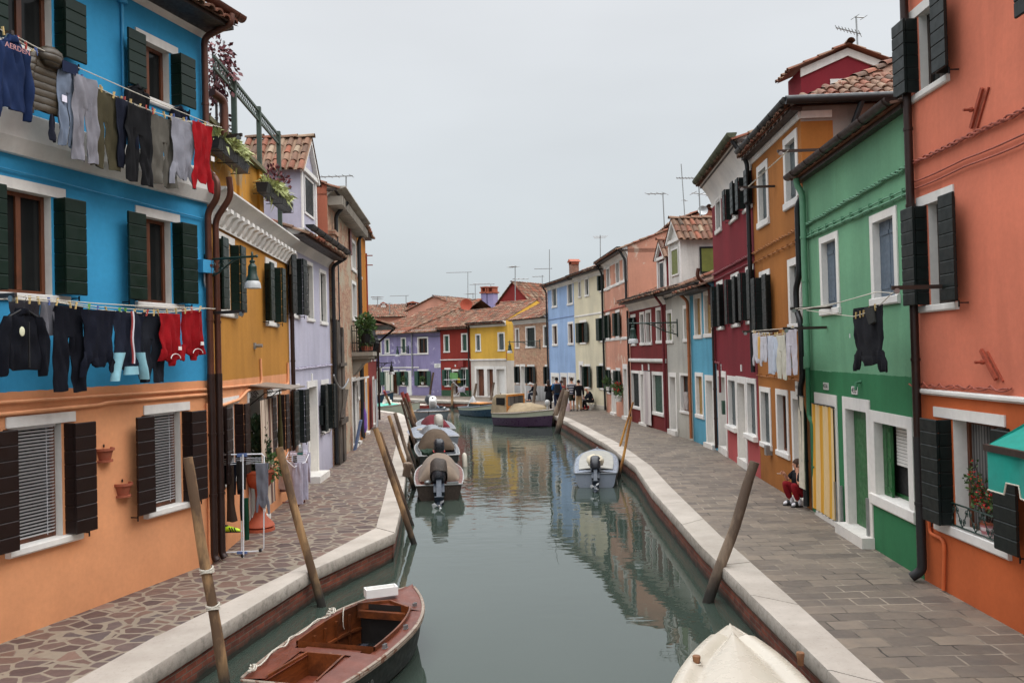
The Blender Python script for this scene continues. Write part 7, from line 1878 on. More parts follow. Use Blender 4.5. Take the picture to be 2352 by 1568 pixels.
u, z = hp.px('I', 735, 1245, .2); sill_plant(hp, u, z - .25, 'trailing green plant on a sill of the salmon pink house', 1, 1.5, 77, .2)
u, z = hp.px('I', 655, 1200, .15); sill_plant(hp, u, z, 'green plant on the first lower sill of the salmon pink house', 0, 1.2, 78, .15)
p = at_z('F', 472, 1215, 0); o = thing('pedestal_urn', 'tall terracotta pedestal planter with a conifer and trailing plant by the yellow house', 'planter', p)
mb = MB(); mb.lathe([(.0, 0), (.27, 0), (.27, .05), (.21, .06), (.27, .09), (.25, .13), (.13, .26), (.085, .38), (.075, .62), (.085, .78), (.18, .82), (.27, .96), (.285, 1.08), (.31, 1.10), (.31, 1.15), (.28, 1.15), (.24, 1.08), (.0, 1.06)], 24); mb.build('urn', M_paint('orange_terracotta', srgb(164, 82, 56), .75, .12, 7, .1), o, 40)
mb = MB(); leaves(mb, (-.06, .05, 1.55), .24, .24, .58, 1500, .09, 31, hollow=.25, up=1.2); mb.build('conifer', MT['leaf_dark'], o, False, False)
mb = MB(); leaves(mb, (.22, -.05, 1.2), .24, .2, .24, 260, .09, 32, hollow=.0, up=-.1); mb.build('trailing_plant', MT['leaf'], o, False, False)
# -- drying racks
def px3(v, x, y, Y): return at_y(v, x, y, Y)
p = at_z('U', 385, 1545, 0); Y0 = p.y
o = thing('drying_rack', 'white upright folding clothes airer with small garments by the downpipe', 'drying rack', p)
loc_ = lambda v, x, y, dY=0: at_y(v, x, y, Y0 + dY) - p
mb = MB(); r = .012
A = lambda x, y, dY=.25: loc_('U', x, y, dY)
f1 = [A(105, 1462), A(90, 1430), A(72, 180), A(110, 130), A(640, 118), A(668, 150), A(666, 1400), A(630, 1440), A(105, 1462)]
mb.tube(f1, r, 8)
f2 = [loc_('U', 388, 1525, 0), loc_('U', 380, 125, 0), loc_('U', 352, 140, .55), loc_('U', 362, 1440, .55)]
mb.tube(f2, r, 8); mb.build('frame', MT['plastic_white'], o, True)
mb = MB()
for yy in (190, 215, 240, 265):
 mb.tube([A(85, yy, .25 - .1 * (yy - 225) / 40), A(380, yy - 12, .25)], .004, 5); mb.tube([A(380, yy - 14, .25), A(665, yy - 22, .25)], .004, 5)
mb.build('rail', MT['plastic_white'], o, True); mb = MB(); mb.tube([A(100, 1150), A(110, 1190), A(380, 1165)], .005, 5); mb.build('shoe_shelf', MT['plastic_white'], o, True)
mb = MB()
for q in (A(105, 1475), A(620, 1455), loc_('U', 375, 1530, 0)): mb.ball(q + Vector((0, 0, .03)), .03, .03, .035, 8)
mb.build('caster', MT['black_rubber'], o, True)
mb = MB(); q = A(372, 130); mb.box(q.x - .08, q.x + .08, q.y - .03, q.y + .03, q.z - .03, q.z + .02); q = A(372, 1460); mb.box(q.x - .08, q.x + .08, q.y - .03, q.y + .03, q.z - .02, q.z + .02); mb.build('clip', M_paint('blue_plastic', srgb(86, 106, 150), .5), o)
Mr = Matrix.Translation((0, Y0 + .2, 0))
class Flat:            # a plain vertical plane facing the camera, for things hung on the rack
 def __init__(s, Y): s.Y = Y; s.M = Matrix.Translation((0, Y, 0))
 def px(s, v, x, y, off=0): q = at_y(v, x, y, s.Y - off); return q.x, q.z
GR = 'small clothes on the white upright airer'
fl = Flat(Y0 + .25)
def rackg(kind, x0, x1, yt, yb, c, lab, cat, dy=0):
 f_ = Flat(Y0 + .25 + dy); u0, zt = f_.px('U', x0, yt); u1, _ = f_.px('U', x1, yt); zb = f_.px('U', x0, yb)[1]
 return garment(f_, kind, (u0, u1, zb, zt), 0, c, lab, cat, GR, amp=.02)
rackg('flat', 98, 172, 270, 545, srgb(28, 28, 34), 'short black cloth at the left end of the airer', 'cloth', .1)
rackg('sock', 128, 275, 280, 1040, srgb(74, 58, 48), 'long dark brown stocking hanging on the airer', 'stocking')
rackg('pants', 222, 345, 240, 700, srgb(24, 26, 40), 'navy shorts on the airer left of its middle post', 'shorts', .05)
rackg('flat', 285, 425, 225, 605, srgb(40, 36, 34), 'black bag with three white stripes on the airer', 'bag', -.08)
rackg('flat', 335, 380, 600, 1020, srgb(30, 30, 34), 'narrow black leg of cloth below the striped bag', 'cloth', .02)
o2 = rackg('flat', 385, 455, 720, 1295, srgb(26, 74, 52), 'dark green towel hanging behind the airer post', 'towel', .3)
rackg('down', 535, 740, 250, 945, srgb(126, 128, 138), 'grey long sleeved shirt draped over the right end of the airer', 'shirt', -.03)
q = A(235, 1130); o = thing('football_boot', 'neon yellow football boot with black stripes resting on the airer', 'boot', p + q + Vector((0, -.02, -.05)))
mb = MB(); mb.loft([(-.13 + .26 * 0, 0, 0, .001, .001)], 4) if False else None
rows = []
for f, hh, ww in ((0, .05, .03), (.08, .085, .036), (.3, .095, .038), (.5, .075, .042), (.75, .055, .046), (.93, .04, .036), (1, .02, .014)):
 rows.append([(-.14 + .28 * f, ww * math.cos(a), max(0, hh * .5 + hh * .55 * math.sin(a))) for a in [k / 12 * 2 * PI for k in range(13)]])
mb = MB(); mb.grid(rows); mb.build('upper', M_paint('neon_yellow_fabric', srgb(190, 226, 40), .5, .08), o, 60)
mb = MB()
for k in range(3): mb.bar((.0 + k * .04, -.046, .01), (-.03 + k * .04, -.04, .075), .012, .014)
mb.build('stripe', MT['black_rubber'], o)
mb = MB(); mb.box(-.14, .14, -.035, .035, -.012, -.001); mb.ball((-.10, 0, .095), .05, .032, .02, 8); mb.build('sole', MT['black_rubber'], o)
p = at_z('U', 1060, 830, 0); Y1 = p.y
o = thing('drying_rack', 'low winged clothes airer draped with white linen beyond the tan post', 'drying rack', p)
B_ = lambda x, y, dY=0: at_y('U', x, y, Y1 + dY) - p
mb = MB(); mb.tube([B_(1080, 300, -.2), B_(1235, 225, .15), B_(1290, 90, 1.3), B_(1010, 75, 1.3), B_(960, 195, .1), B_(1080, 300, -.2)], .011, 8)
for k in range(6): f = k / 5; mb.tube([B_(960 + 50 * f, 195 - 120 * f, .1 + 1.2 * f), B_(1235 + 50 * f, 225 - 135 * f, .15 + 1.15 * f)], .004, 5)
mb.tube([B_(810, 235, .1), B_(1010, 235, .1)], .010, 8); mb.tube([B_(810, 200, .6), B_(960, 195, .6)], .008, 6); mb.build('frame', MT['plastic_white'], o, True)
mb = MB(); mb.tube([B_(1105, 320), B_(1225, 775, .3), B_(920, 780, .3)], .014, 8); mb.tube([B_(1225, 250, .3), B_(1140, 830, -.1), B_(870, 850, .0), B_(870, 640, .2)], .014, 8); mb.build('leg', M_paint('dark_red_tube', srgb(96, 34, 34), .5), o, True)
GW = 'linen on the low airer'
def rack2(kind, x0, x1, yt, yb, c, lab, cat, dy):
 f_ = Flat(Y1 + dy); u0, zt = f_.px('U', x0, yt); u1, _ = f_.px('U', x1, yt); zb = f_.px('U', x0, yb)[1]
 return garment(f_, kind, (u0, u1, zb, zt), 0, c, lab, cat, GW, amp=.025)
rack2('flat', 800, 1075, 232, 600, srgb(208, 190, 184), 'pinkish white towel over the near side of the low airer', 'towel', 0)
rack2('flat', 815, 1000, 500, 640, srgb(170, 140, 138), 'dusky pink towel edge below the pinkish white one', 'towel', .12)
rack2('flat', 1050, 1195, 240, 810, srgb(202, 198, 218), 'long white sheet hanging in front of the low airer', 'sheet', -.12)
rack2('flat', 1165, 1265, 245, 740, srgb(204, 200, 220), 'white cloth on the near right end of the low airer', 'cloth', .1)
f_ = Flat(Y1 + 1.0); u0, zt = f_.px('U', 1240, 100); u1, _ = f_.px('U', 1300, 100); zb = f_.px('U', 1270, 510)[1]
garment(f_, 'flat', (u0, u1, zb, zt), 0, srgb(200, 196, 214), 'white cloth with coloured checks at the far end of the low airer', 'cloth', GW)
for k, c in enumerate((srgb(150, 40, 48), srgb(40, 100, 96))):
 a, b = B_(1030, 85 + 28 * k, 1.2 - .2 * k), B_(1255, 85 + 28 * k, 1.2 - .2 * k); mb = MB(); mb.box(a.x, b.x, a.y - .05, a.y + .05, a.z - .04, a.z + .01)
 mb.box(a.x + .06, b.x - .06, a.y - .052, a.y + .052, a.z - .042, a.z + .013)
 single(mb, 'tea_towel', M_stripes('tea_towel_cloth_%d' % k, [(.18, c), (.64, srgb(206, 202, 220)), (.18, c)], .36), ['red edged white tea towel folded over the low airer', 'green edged white tea towel folded over the low airer'][k], 'tea towel', Matrix.Translation(p), GW)
u = hl.W - .5
p = at_z('F', 1215, 585, 0); mb = MB(); mb.box(-.03, .03, -.16, .16, 0, 1.05, 0, Matrix.Rotation(.22, 4, 'Y')); single(mb, 'board', M_paint('blue_board_paint', srgb(86, 104, 140), .6), 'blue board leaning at the foot of the crumbling brick house', 'board', Matrix.Translation(p))
u, z = ho.px('S', 510, 1290); mb = MB(); mb.loft([(0, 0, 0, .06, .05), (0, 0, -.2, .1, .09), (0, 0, -.75, .13, .1), (0, 0, -.9, .08, .06)], 12, .02, 4); mb.tube([(0, 0, .25), (0, 0, 0)], .01, 5); single(mb, 'hanging_bag', M_cloth(srgb(110, 78, 150)), 'purple bag hanging on the crumbling brick house wall', 'bag', ho.M @ Matrix.Translation((u, -.15, 1.25)))
u, z = hy.px('F', 590, 285, .1); mb = MB(); mb.tube([(0, 0, .75), (.0, 0, .0), (.01, 0, -.65)], [.012, .035, .05], 10); mb.loft([(0, 0, .1, .04, .04), (0, 0, -.2, .07, .06), (0, 0, -.5, .05, .05)], 10, .01, 6); single(mb, 'folded_umbrella', M_cloth(srgb(66, 60, 34)), 'olive folded parasol hanging between curtain and shutter of the yellow house', 'umbrella', hy.M @ Matrix.Translation((u, -.2, z - .3)))
u, z = hy.px('F', 735, 555, .1); mb = MB(); mb.lathe([(.09, -.12), (.07, -.02), (.05, .03), (0, .06)], 12); mb.tube([(0, 0, .06), (0, 0, .14)], .015, 6); single(mb, 'wall_bell', MT['steel'], 'small grey bell shaped lantern beside the yellow house window', 'bell', hy.M @ Matrix.Translation((hy.W - .35, -.25, z)))
mb = MB(); a = ho.px('S', 160, 690, .3); b = ho.px('S', 250, 890, .3); c = ho.px('S', 345, 740, .3); mb.tube([(a[0] * (1 - f) ** 2 + 2 * f * (1 - f) * b[0] + f * f * c[0], -.33, a[1] * (1 - f) ** 2 + 2 * f * (1 - f) * (b[1] - .25) + f * f * c[1]) for f in [k / 14 for k in range(15)]], .028, 8); single(mb, 'hose', MT['steel'], 'grey hose sagging in front of the old boards', 'hose', ho.M, smooth=True)
u, z = hrd.px('H', 820, 1110, .2); f2_ = hrd
rcx = orect(hrd, 'H', 780, 855, 1098, 1160, .25); garment(hrd, 'flat', rcx, .25, srgb(110, 160, 96), 'light green towel hung across the red house door', 'towel', None)
rcx = orect(hrd, 'H', 850, 875, 1150, 1190, .3); garment(hrd, 'flat', rcx, .3, srgb(206, 176, 40), 'yellow rubber glove hanging right of the green towel', 'glove', None)
p = at_z('H', 885, 1310, 0); o = thing('drying_rack', 'small white airer with linen in front of the red house', 'drying rack', p)
mb = MB()
for sg in (-1, 1): mb.tube([(-.75, sg * .2, 1.3), (.55, sg * .2, 0)], .02, 6); mb.tube([(.75, sg * .2, 1.3), (-.55, sg * .2, 0)], .02, 6)
mb.box(-1.3, 1.2, -.3, .3, 1.3, 1.33); mb.build('frame', MT['plastic_white'], o)
f_ = Flat(p.y - .35); u0, zt = f_.px('H', 852, 1228); u1, _ = f_.px('H', 920, 1228); garment(f_, 'flat', (u0, u1, .35, zt), 0, srgb(206, 200, 216), 'white linen draped over the small airer of the red house', 'linen', None)
rcx = orect(hwt, 'I', 1250, 1280, 1210, 1345, .05); garment(hwt, 'flat', rcx, .08, srgb(186, 176, 172), 'white and red paper bag hanging in the dark window of the greyish white house', 'bag', None)
# -- boats (x forward, z = 0 at the waterline)
WL = -.5
class Hull:
 def __init__(s, L, B, F, rise=.25, tr=.8, p=2.4, sheer=0, n=22):
  s.L, s.B, s.F, s.rise, s.tr, s.p, s.n, s.sheer = L, B, F, rise, tr, p, n, sheer
 def hb(s, t):
  if t < .42: k = t / .42; f = s.tr + (1 - s.tr) * (1 - (1 - k) ** 2)
  else: f = max(0.0, 1 - ((t - .42) / .58) ** s.p)
  return max(.012, s.B / 2 * f)
 def zs(s, t): return s.F + s.rise * t * t + s.sheer * (1 - t) ** 2
 def x(s, t): return s.L * t
 def P(s, t, f):      # f: -1 starboard rail .. 0 keel .. 1 port rail
  a = abs(f); sg = 1 if f >= 0 else -1
  hb, zs = s.hb(t), s.zs(t)
  bow = max(0, (t - .6) / .4)
  prof = [(0, -.16 + .14 * bow ** 2), (.55, -.10 + .12 * bow), (.86, .03 + .06 * bow), (.95, zs * .5), (1, zs)]
  q = a * 4; k = min(3, int(q)); g = q - k
  y = prof[k][0] + (prof[k + 1][0] - prof[k][0]) * g; z = prof[k][1] + (prof[k + 1][1] - prof[k][1]) * g
  return Vector((s.x(t) + .14 * bow * bow * (z / max(.1, zs)), sg * y * hb, z))
def rail(mb, H, sg, ta, tb, inset, dz, w, h, n=16):
 pts = [(t, H.hb(t)) for t in [ta + (tb - ta) * i / n for i in range(n + 1)]]
 mb.grid([[Vector((H.P(t, sg).x, sg * max(.0, hb - inset - d), H.zs(t) + dz + z)) for d, z in ((-.01, -h), (-.01, 0), (w, 0), (w, -h))] for t, hb in pts])
def make_boat(name, label, pos, rz, H, top, bot, deck, railm, side=.14, t0=.06, t1=.62, coam=.05, inner=None, floor=.06, frac=.5, cat='boat', open_=True):
 o = thing(name, label, cat, (pos[0], pos[1], WL), rz, 'boats moored in the canal')
 mb = MB(); n = H.n; fs = [-1 + i / 6 for i in range(13)]
 for i in range(n):
  ta, tb = i / n, (i + 1) / n
  for j in range(12):
   fm = abs((fs[j] + fs[j + 1]) / 2)
   mb.quad(H.P(ta, fs[j]), H.P(tb, fs[j]), H.P(tb, fs[j + 1]), H.P(ta, fs[j + 1]), 0 if fm > frac else 1)
 c = [H.P(0, f) for f in fs]; mb.add(c, [tuple(range(13))], 0)
 mb.build('hull', [MT[top], MT[bot]], o, 40)
 mb = MB(); ts = [i / n for i in range(n + 1)]
 inn = lambda t: max(0.0, H.hb(t) - side)
 for i in range(n):
  ta, tb = ts[i], ts[i + 1]; tm = (ta + tb) / 2
  ck = open_ and t0 < tm < t1 and inn(tm) > .05
  for sg in (-1, 1):
   ya, yb = (inn(ta), inn(tb)) if ck else (0, 0)
   mb.grid([[Vector((H.P(t, 1).x, sg * (y + (H.hb(t) - y) * k), H.zs(t) + .001 + (.03 * (1 - k * k) if y == 0 else .0))) for k in (0, .15, .3, .5, .75, 1)] for t, y in ((ta, ya), (tb, yb))])
 mb.build('deck', MT[deck], o, 50)
 if open_:
  mb = MB()
  tc = [t for t in ts if t0 < t < t1 and inn(t) > .05] ; tc = [ts[max(0, ts.index(tc[0]) )]] + tc[1:]
  for sg in (-1, 1):
   mb.grid([[Vector((H.P(t, 1).x, sg * inn(t), z)) for z in (H.zs(t) + coam, H.zs(t) + coam * .9, floor)] for t in tc])
   mb.grid([[Vector((H.P(t, 1).x, sg * (inn(t) + .022), z)) for z in (H.zs(t), H.zs(t) + coam)] for t in tc]); mb.grid([[Vector((H.P(t, 1).x, sg * (inn(t) + d), H.zs(t) + coam)) for d in (0, .022)] for t in tc])
  mb.grid([[Vector((H.P(t, 1).x, y * inn(t), floor)) for y in (-1, 0, 1)] for t in tc], 1)
  for t in (tc[0], tc[-1]): mb.quad((H.x(t), -inn(t), floor), (H.x(t), inn(t), floor), (H.x(t), inn(t), H.zs(t) + coam), (H.x(t), -inn(t), H.zs(t) + coam), 1 if t == tc[-1] else 0)
  mb.build('cockpit', [MT[inner or deck], MT['cockpit_shade']], o, 40)
 mb = MB()
 for sg in (-1, 1):
  mb.tube([H.P(t, sg) + Vector((0, sg * .012, -.015)) for t in ts], .022, 7)
 mb.tube([H.P(0, -1) + Vector((-.01, 0, -.015)), H.P(0, 1) + Vector((-.01, 0, -.015))], .02, 7)
 mb.build('rub_rail', MT[railm], o, True)
 return o
def outboard(o, H, mat='ob_black', s=1.0, tilt=0.0, label=None, covermat=None, y=0, cap='grey_shut'):
 T = Matrix.Translation((-.05, y, H.zs(0) + .02)) @ Matrix.Rotation(tilt, 4, 'Y') @ Matrix.Scale(s, 4)
 mb = MB()
 secs = [(.0, .10, .13, .0), (.06, .14, .19, -.01), (.20, .155, .215, -.03), (.36, .15, .20, -.04), (.44, .11, .15, -.03), (.46, .03, .05, -.03)]
 rows = []
 for z, w, l, dx in secs:
  rows.append([T @ Vector((dx - .06 + l * (abs(math.cos(a)) ** .6) * (1 if math.cos(a) >= 0 else -1), w * (abs(math.sin(a)) ** .6) * (1 if math.sin(a) >= 0 else -1), z)) for a in [k / 20 * 2 * PI for k in range(21)]])
 mb.grid(rows); mb.grid([rows[0], [T @ Vector((-.06, 0, -.01))] * 21])
 m = mb.build('outboard_motor', MT[mat], o, 50)
 if label: m['label'] = label
 mb = MB(); mb.box(-.14, .02, -.05, .05, -.75, -.001, 0, T); mb.box(-.28, .06, -.09, .09, -.56, -.545, 0, T); mb.box(-.03, .12, -.11, .11, -.24, -.02, 0, T)
 mb.ball(T @ Vector((-.08, 0, -.78)), .19 * s, .06 * s, .06 * s, 10); mb.prism([(-.14, -.78), (.0, -.78), (-.03, -1.0), (-.10, -1.0)], lambda p: T @ Vector((p[0], -.012, p[1])), lambda p: T @ Vector((p[0], .012, p[1])))
 mb.build('leg', MT['ob_leg' if mat == 'ob_black' else mat], m, 40)
 mb = MB()
 for k in range(3):
  a = k * 2 * PI / 3; mb.add([T @ Vector((-.29 + dx, r * math.cos(a + da), -.78 + r * math.sin(a + da))) for dx, r, da in ((0, .03, 0), (.03, .13, -.35), (-.02, .15, .15), (-.03, .1, .5))], [(0, 1, 2, 3)])
 mb.ball(T @ Vector((-.27, 0, -.78)), .05 * s, .03 * s, .03 * s, 8); mb.build('propeller', MT['steel'], m, False)
 if covermat:
  mb = MB(); mb.grid([[T @ Vector((-.06 + dx + (l + .02) * (abs(math.cos(a)) ** .7) * (1 if math.cos(a) >= 0 else -1) , (w + .02) * (abs(math.sin(a)) ** .7) * (1 if math.sin(a) >= 0 else -1) , z + .012 * math.sin(a * 5))) for a in [k / 24 * 2 * PI for k in range(25)]] for z, w, l, dx in ((.10, .155, .20, -.02), (.25, .16, .22, -.03), (.40, .15, .19, -.04), (.475, .10, .14, -.03), (.49, .01, .02, -.03))])
  mb.build('motor_cover', MT[covermat], m, 60)
 return m
def tarp(o, H, ta, tb, peak, mat, side=.05, k=2.2, seed=0, front=.25, back=.1, wmul=1.0, name='cover'):
 mb = MB(); rows = []; N = 18; M_ = 22
 for i in range(N + 1):
  f = i / N; t = ta + (tb - ta) * f; hb = max(.03, (H.hb(t) - side) * wmul)
  up = min(1, (f + .02) / max(.02, back)) ** .5 * min(1, (1 - f + .01) / front) ** .6
  row = []
  for j in range(M_ + 1):
   y = -1 + 2 * j / M_
   z = H.zs(t) + .03 + peak * up * (1 - abs(y) ** k) + .022 * noise.noise(Vector((f * 7, y * 4, seed))) * (1 if abs(y) < .98 else 0)
   row.append((H.x(t) + .02 * noise.noise(Vector((y * 5, seed, f))), y * hb, z))
  if i == 0: rows.append([(p[0] - .02, p[1], H.zs(t) + .0) for p in row])
  rows.append(row)
 rows.append([(p[0] + .02, p[1] * .98, H.zs(tb) + .0) for p in rows[-1]])
 mb.grid(rows); return mb.build(name, MT[mat], o, 70)
def heading(a, b): return math.atan2(b[1] - a[1], b[0] - a[0])
MT['ob_black'] = M_paint('outboard_black_paint', srgb(40, 42, 48), .3, .15, 5); MT['ob_leg'] = M_paint('outboard_leg_grey', srgb(46, 56, 70), .4, .2, 5)
MT['ob_white'] = M_paint('outboard_white_paint', srgb(206, 204, 200), .4, .1); MT['ob_silver'] = M_paint('outboard_silver_paint', srgb(160, 156, 146), .4, .15)
MT['varnish'] = M_wood('varnished_boat_wood', srgb(116, 60, 28), srgb(54, 30, 18), 'X', .35, 8)
MT['red_deck'] = M_paint('red_brown_deck_paint', srgb(100, 50, 34), .4, .3, 3, .15, worn=srgb(140, 108, 90), wornamt=.66)
MT['hull_black'] = M_paint('blackened_hull_paint', srgb(34, 38, 36), .5, .3, 4, .1)
MT['worn_white'] = M_paint('worn_white_rubbing_strake', srgb(140, 126, 112), .6, .25, 5, .2, worn=srgb(104, 66, 46), wornamt=.55)
MT['gel_cream'] = M_paint('cream_gelcoat', srgb(186, 178, 163), .28, .06, 2); MT['gel_white'] = M_paint('white_gelcoat', srgb(170, 170, 168), .3, .07, 3)
MT['gel_grey'] = M_paint('grey_gelcoat', srgb(108, 113, 118), .4, .12, 3); MT['gel_bluegrey'] = M_paint('pale_blue_grey_gelcoat', srgb(132, 140, 152), .35, .1, 3)
MT['tarp_tan'] = M_cloth(srgb(122, 107, 93), .95); MT['tarp_brown'] = M_cloth(srgb(86, 73, 61), .95); MT['tarp_red'] = M_cloth(srgb(98, 34, 42), .9); MT['tarp_sand'] = M_cloth(srgb(152, 136, 110), .95); MT['tarp_green'] = M_cloth(srgb(40, 58, 46), .8)
MT['cockpit_shade'] = M_paint('cockpit_shade', srgb(30, 26, 24), .5, .3)  # shadow inside open cockpits, put into the colour of floor and forward bulkhead
MT['camo'] = M_paint('reed_camouflage', srgb(52, 42, 34), .7, .5, 14, 0, worn=srgb(150, 120, 110), wornamt=.64)
MT['teal_tarp'] = M_cloth(srgb(90, 170, 150), .8); MT['purple_hull'] = M_paint('dark_purple_hull_paint', srgb(62, 42, 66), .35, .15, 3); MT['blue_hull'] = M_paint('dark_teal_hull_paint', srgb(28, 50, 66), .35, .2, 3)
MT['peg_wood'] = M_wood('peg_wood', srgb(136, 92, 58), srgb(90, 60, 40), 'Z', .6)
MT['orange_ply'] = M_wood('orange_plywood', srgb(200, 128, 52), srgb(150, 90, 40), 'X', .5)
MT['sage_hull'] = M_paint('sage_white_hull', srgb(160, 164, 146), .4, .1, 3)
# ---- brown wooden boat in the left foreground
sl_, sr_, bw_ = at_z('FULL', 536, 1556, -.04), at_z('FULL', 790, 1562, -.04), at_z('FULL', 938, 1352, .02)
st = (sl_ + sr_) / 2; rz = heading(st, bw_) ; L = (Vector((bw_.x, bw_.y, 0)) - Vector((st.x, st.y, 0))).length
Hn = Hull(L, 1.30, .42, .10, .82, 2.7, n=28)
bo = make_boat('wooden_boat', 'brown wooden boat with open cockpit and peeling white rub rail, nearest on the left', st, rz, Hn, 'hull_black', 'hull_black', 'red_deck', 'worn_white', side=.17, t0=.30, t1=.76, coam=.055, inner='varnish', floor=.02, frac=.30)
Mb = Matrix.Translation((st.x, st.y, WL)) @ Matrix.Rotation(rz, 4, 'Z')
mb = MB()
for sg in (-1, 1): rail(mb, Hn, sg, 0, .985, -.02, .012, .028, .055, 26)
mb.build('rubbing_strake', MT['worn_white'], bo)
mb = MB()
for t in (.36, .44, .52, .60, .68):
 w = Hn.hb(t) - .17
 for sg in (-1, 1): mb.box(Hn.x(t) - .018, Hn.x(t) + .018, min(sg * (w - .03), sg * (w - .002)), max(sg * (w - .03), sg * (w - .002)), .03, Hn.zs(t) - .02)
mb.build('rib', MT['varnish'], bo)
mb = MB()
for sg in (-1, 1): mb.grid([[Vector((Hn.x(t), sg * (Hn.hb(t) - .172 - d), .24)) for d in (0, .035)] for t in [.31 + .043 * k for k in range(11)]]); mb.grid([[Vector((Hn.x(t), sg * (Hn.hb(t) - .207), z)) for z in (.24, .21)] for t in [.31 + .043 * k for k in range(11)]])
mb.build('stringer', MT['varnish'], bo)
mb = MB(); mb.quad((Hn.x(.31), -.40, .05), (Hn.x(.74), -.26, .05), (Hn.x(.74), .26, .05), (Hn.x(.31), .40, .05)); mb.build('bilge_water', MT['glass'], bo)
mb = MB()
for y in (-.2, 0, .2): mb.box(Hn.x(.32), Hn.x(.7), y - .04, y + .04, .052, .075)
mb.build('floor_board', M_wood('dark_bottom_boards', srgb(44, 46, 60), srgb(24, 24, 28), 'X'), bo)
mb = MB(); xa, xb, wa, wb, zt = .05, Hn.x(.25), .30, .24, Hn.zs(.1) + .035
mb.grid([[(xa, -wa, zt), (xb, -wb, zt), (xb, wb, zt), (xa, wa, zt)], [(xa + .02, -wa + .025, zt), (xb - .02, -wb + .025, zt), (xb - .02, wb - .025, zt), (xa + .02, wa - .025, zt)], [(xa + .02, -wa + .025, .20), (xb - .02, -wb + .025, .20), (xb - .02, wb - .025, .20), (xa + .02, wa - .025, .20)]])
mb.quad((xa + .02, wa - .025, zt), (xa + .02, -wa + .025, zt), (xa + .02, -wa + .025, .2), (xa + .02, wa - .025, .2)) if False else None
well = mb.build('stern_well', MT['varnish'], bo)
dk = [c for c in bo.children if c.name.startswith('deck')][0]
bm = bmesh.new(); bm.from_mesh(dk.data)
kill = [f for f in bm.faces if xa - .01 < f.calc_center_median().x < xb + .02 and abs(f.calc_center_median().y) < .30]
bmesh.ops.delete(bm, geom=kill, context='FACES'); bm.to_mesh(dk.data); bm.free()
mb = MB(); mb.quad((xa, -wa, .2), (xb, -wb, .2), (xb, wb, .2), (xa, wa, .2))
for sg in (-1, 1):
 mb.grid([[Vector((Hn.x(t), sg * y, Hn.zs(t) + .005)) for y in (wa - .04 - .25 * t, max(.32, Hn.hb(t) * .52))] for t in (0, .06, .12, .18, .24, .27)])
mb.quad((xb, -.34, Hn.zs(.25) + .007), (Hn.x(.315), -.34, Hn.zs(.3) + .007), (Hn.x(.315), .34, Hn.zs(.3) + .007), (xb, .34, Hn.zs(.25) + .007))
mb.build('well_surround', MT['red_deck'], bo)
mb = MB(); tt = .76; pts = [(Hn.x(.73), -Hn.hb(.73) + .18), (Hn.x(.80), 0), (Hn.x(.73), Hn.hb(.73) - .18)]
for a, b in zip(pts, pts[1:]): mb.bar((a[0], a[1], Hn.zs(tt) + .03), (b[0], b[1], Hn.zs(tt) + .03), .025, .09)
mb.box(Hn.x(.715), Hn.x(.735), -Hn.hb(.73) + .2, Hn.hb(.73) - .2, Hn.zs(.7) - .09, Hn.zs(.7) - .002)
mb.build('coaming', MT['varnish'], bo)
mb = MB()
for t in (.36, .56, .80):
 x, y, z = Hn.x(t), -Hn.hb(t) + .09, Hn.zs(t)
 for dx in (-.02, .02): mb.box(x + dx - .005, x + dx + .005, y - .02, y + .02, z + .002, z + .05)
 mb.box(x - .03, x + .03, y - .025, y + .025, z + .001, z + .008)
mb.build('rowlock', MT['steel'], bo)
t_ = text_mb('NOZ19', .15, Matrix.Translation((Hn.x(.15), -Hn.hb(.15) * .985 - .012, .20)) @ Matrix.Rotation(PI / 2, 4, 'X'), .001); t_.build('registration_mark', MT['steel'], bo, False, False)
mb = MB(); rp2 = [Vector((Hn.x(.02), Hn.hb(.02) - .06, Hn.zs(0) + .05))] + [Vector((Hn.x(t), Hn.hb(t) - .06 + .03 * math.sin(t * 40), Hn.zs(t) + .05 + .012 * math.sin(t * 61))) for t in [.06 + .03 * k for k in range(20)]]
mb.tube(rp2, .009, 6)
for c, r0 in ((.03, .06), (.62, .08)):
 cc = Vector((Hn.x(c), Hn.hb(c) - .07, Hn.zs(c) + .06))
 mb.tube([cc + Vector((r0 * math.cos(a) * (1 + .3 * math.sin(a * .37)), .6 * r0 * math.sin(a * 1.07), .012 * math.sin(a * 2.3) + .003 * a)) for a in [k * .45 for k in range(34)]], .008, 5)
cc = Vector((Hn.x(.66), Hn.hb(.66) - .16, Hn.zs(.66) + .05)); mb.tube([cc + Vector((.07 * math.cos(a), .02 * math.cos(a), -.10 + .13 * math.sin(a))) for a in [k / 12 * 2 * PI for k in range(13)]], .007, 5)
mb.build('rope', MT['rope'], bo, True)
mb = MB(); x, y = Hn.x(.835), .17; M0 = Matrix.Translation((x, y, Hn.zs(.8) + .085)) @ Matrix.Rotation(R(-52), 4, 'Z')
for b in ((-.21, .21, -.085, -.068, 0, .11), (-.21, .21, .068, .085, 0, .11), (-.21, -.192, -.068, .068, 0, .11), (.192, .21, -.068, .068, 0, .11), (-.192, .192, -.068, .068, 0, .02)): mb.box(*b, 0, M0)
single(mb, 'foam_box', M_paint('white_polystyrene', (.78, .77, .74), .8, .04), 'open white polystyrene box lying on the foredeck of the brown wooden boat', 'box', Mb)
mb = MB(); mb.ball((Hn.x(.58), -.1, .13), .045, .04, .055, 10, jit=.05); single(mb, 'crumpled_paper', MT['white_paint'], 'crumpled white paper in the bottom of the brown wooden boat', 'paper', Mb)
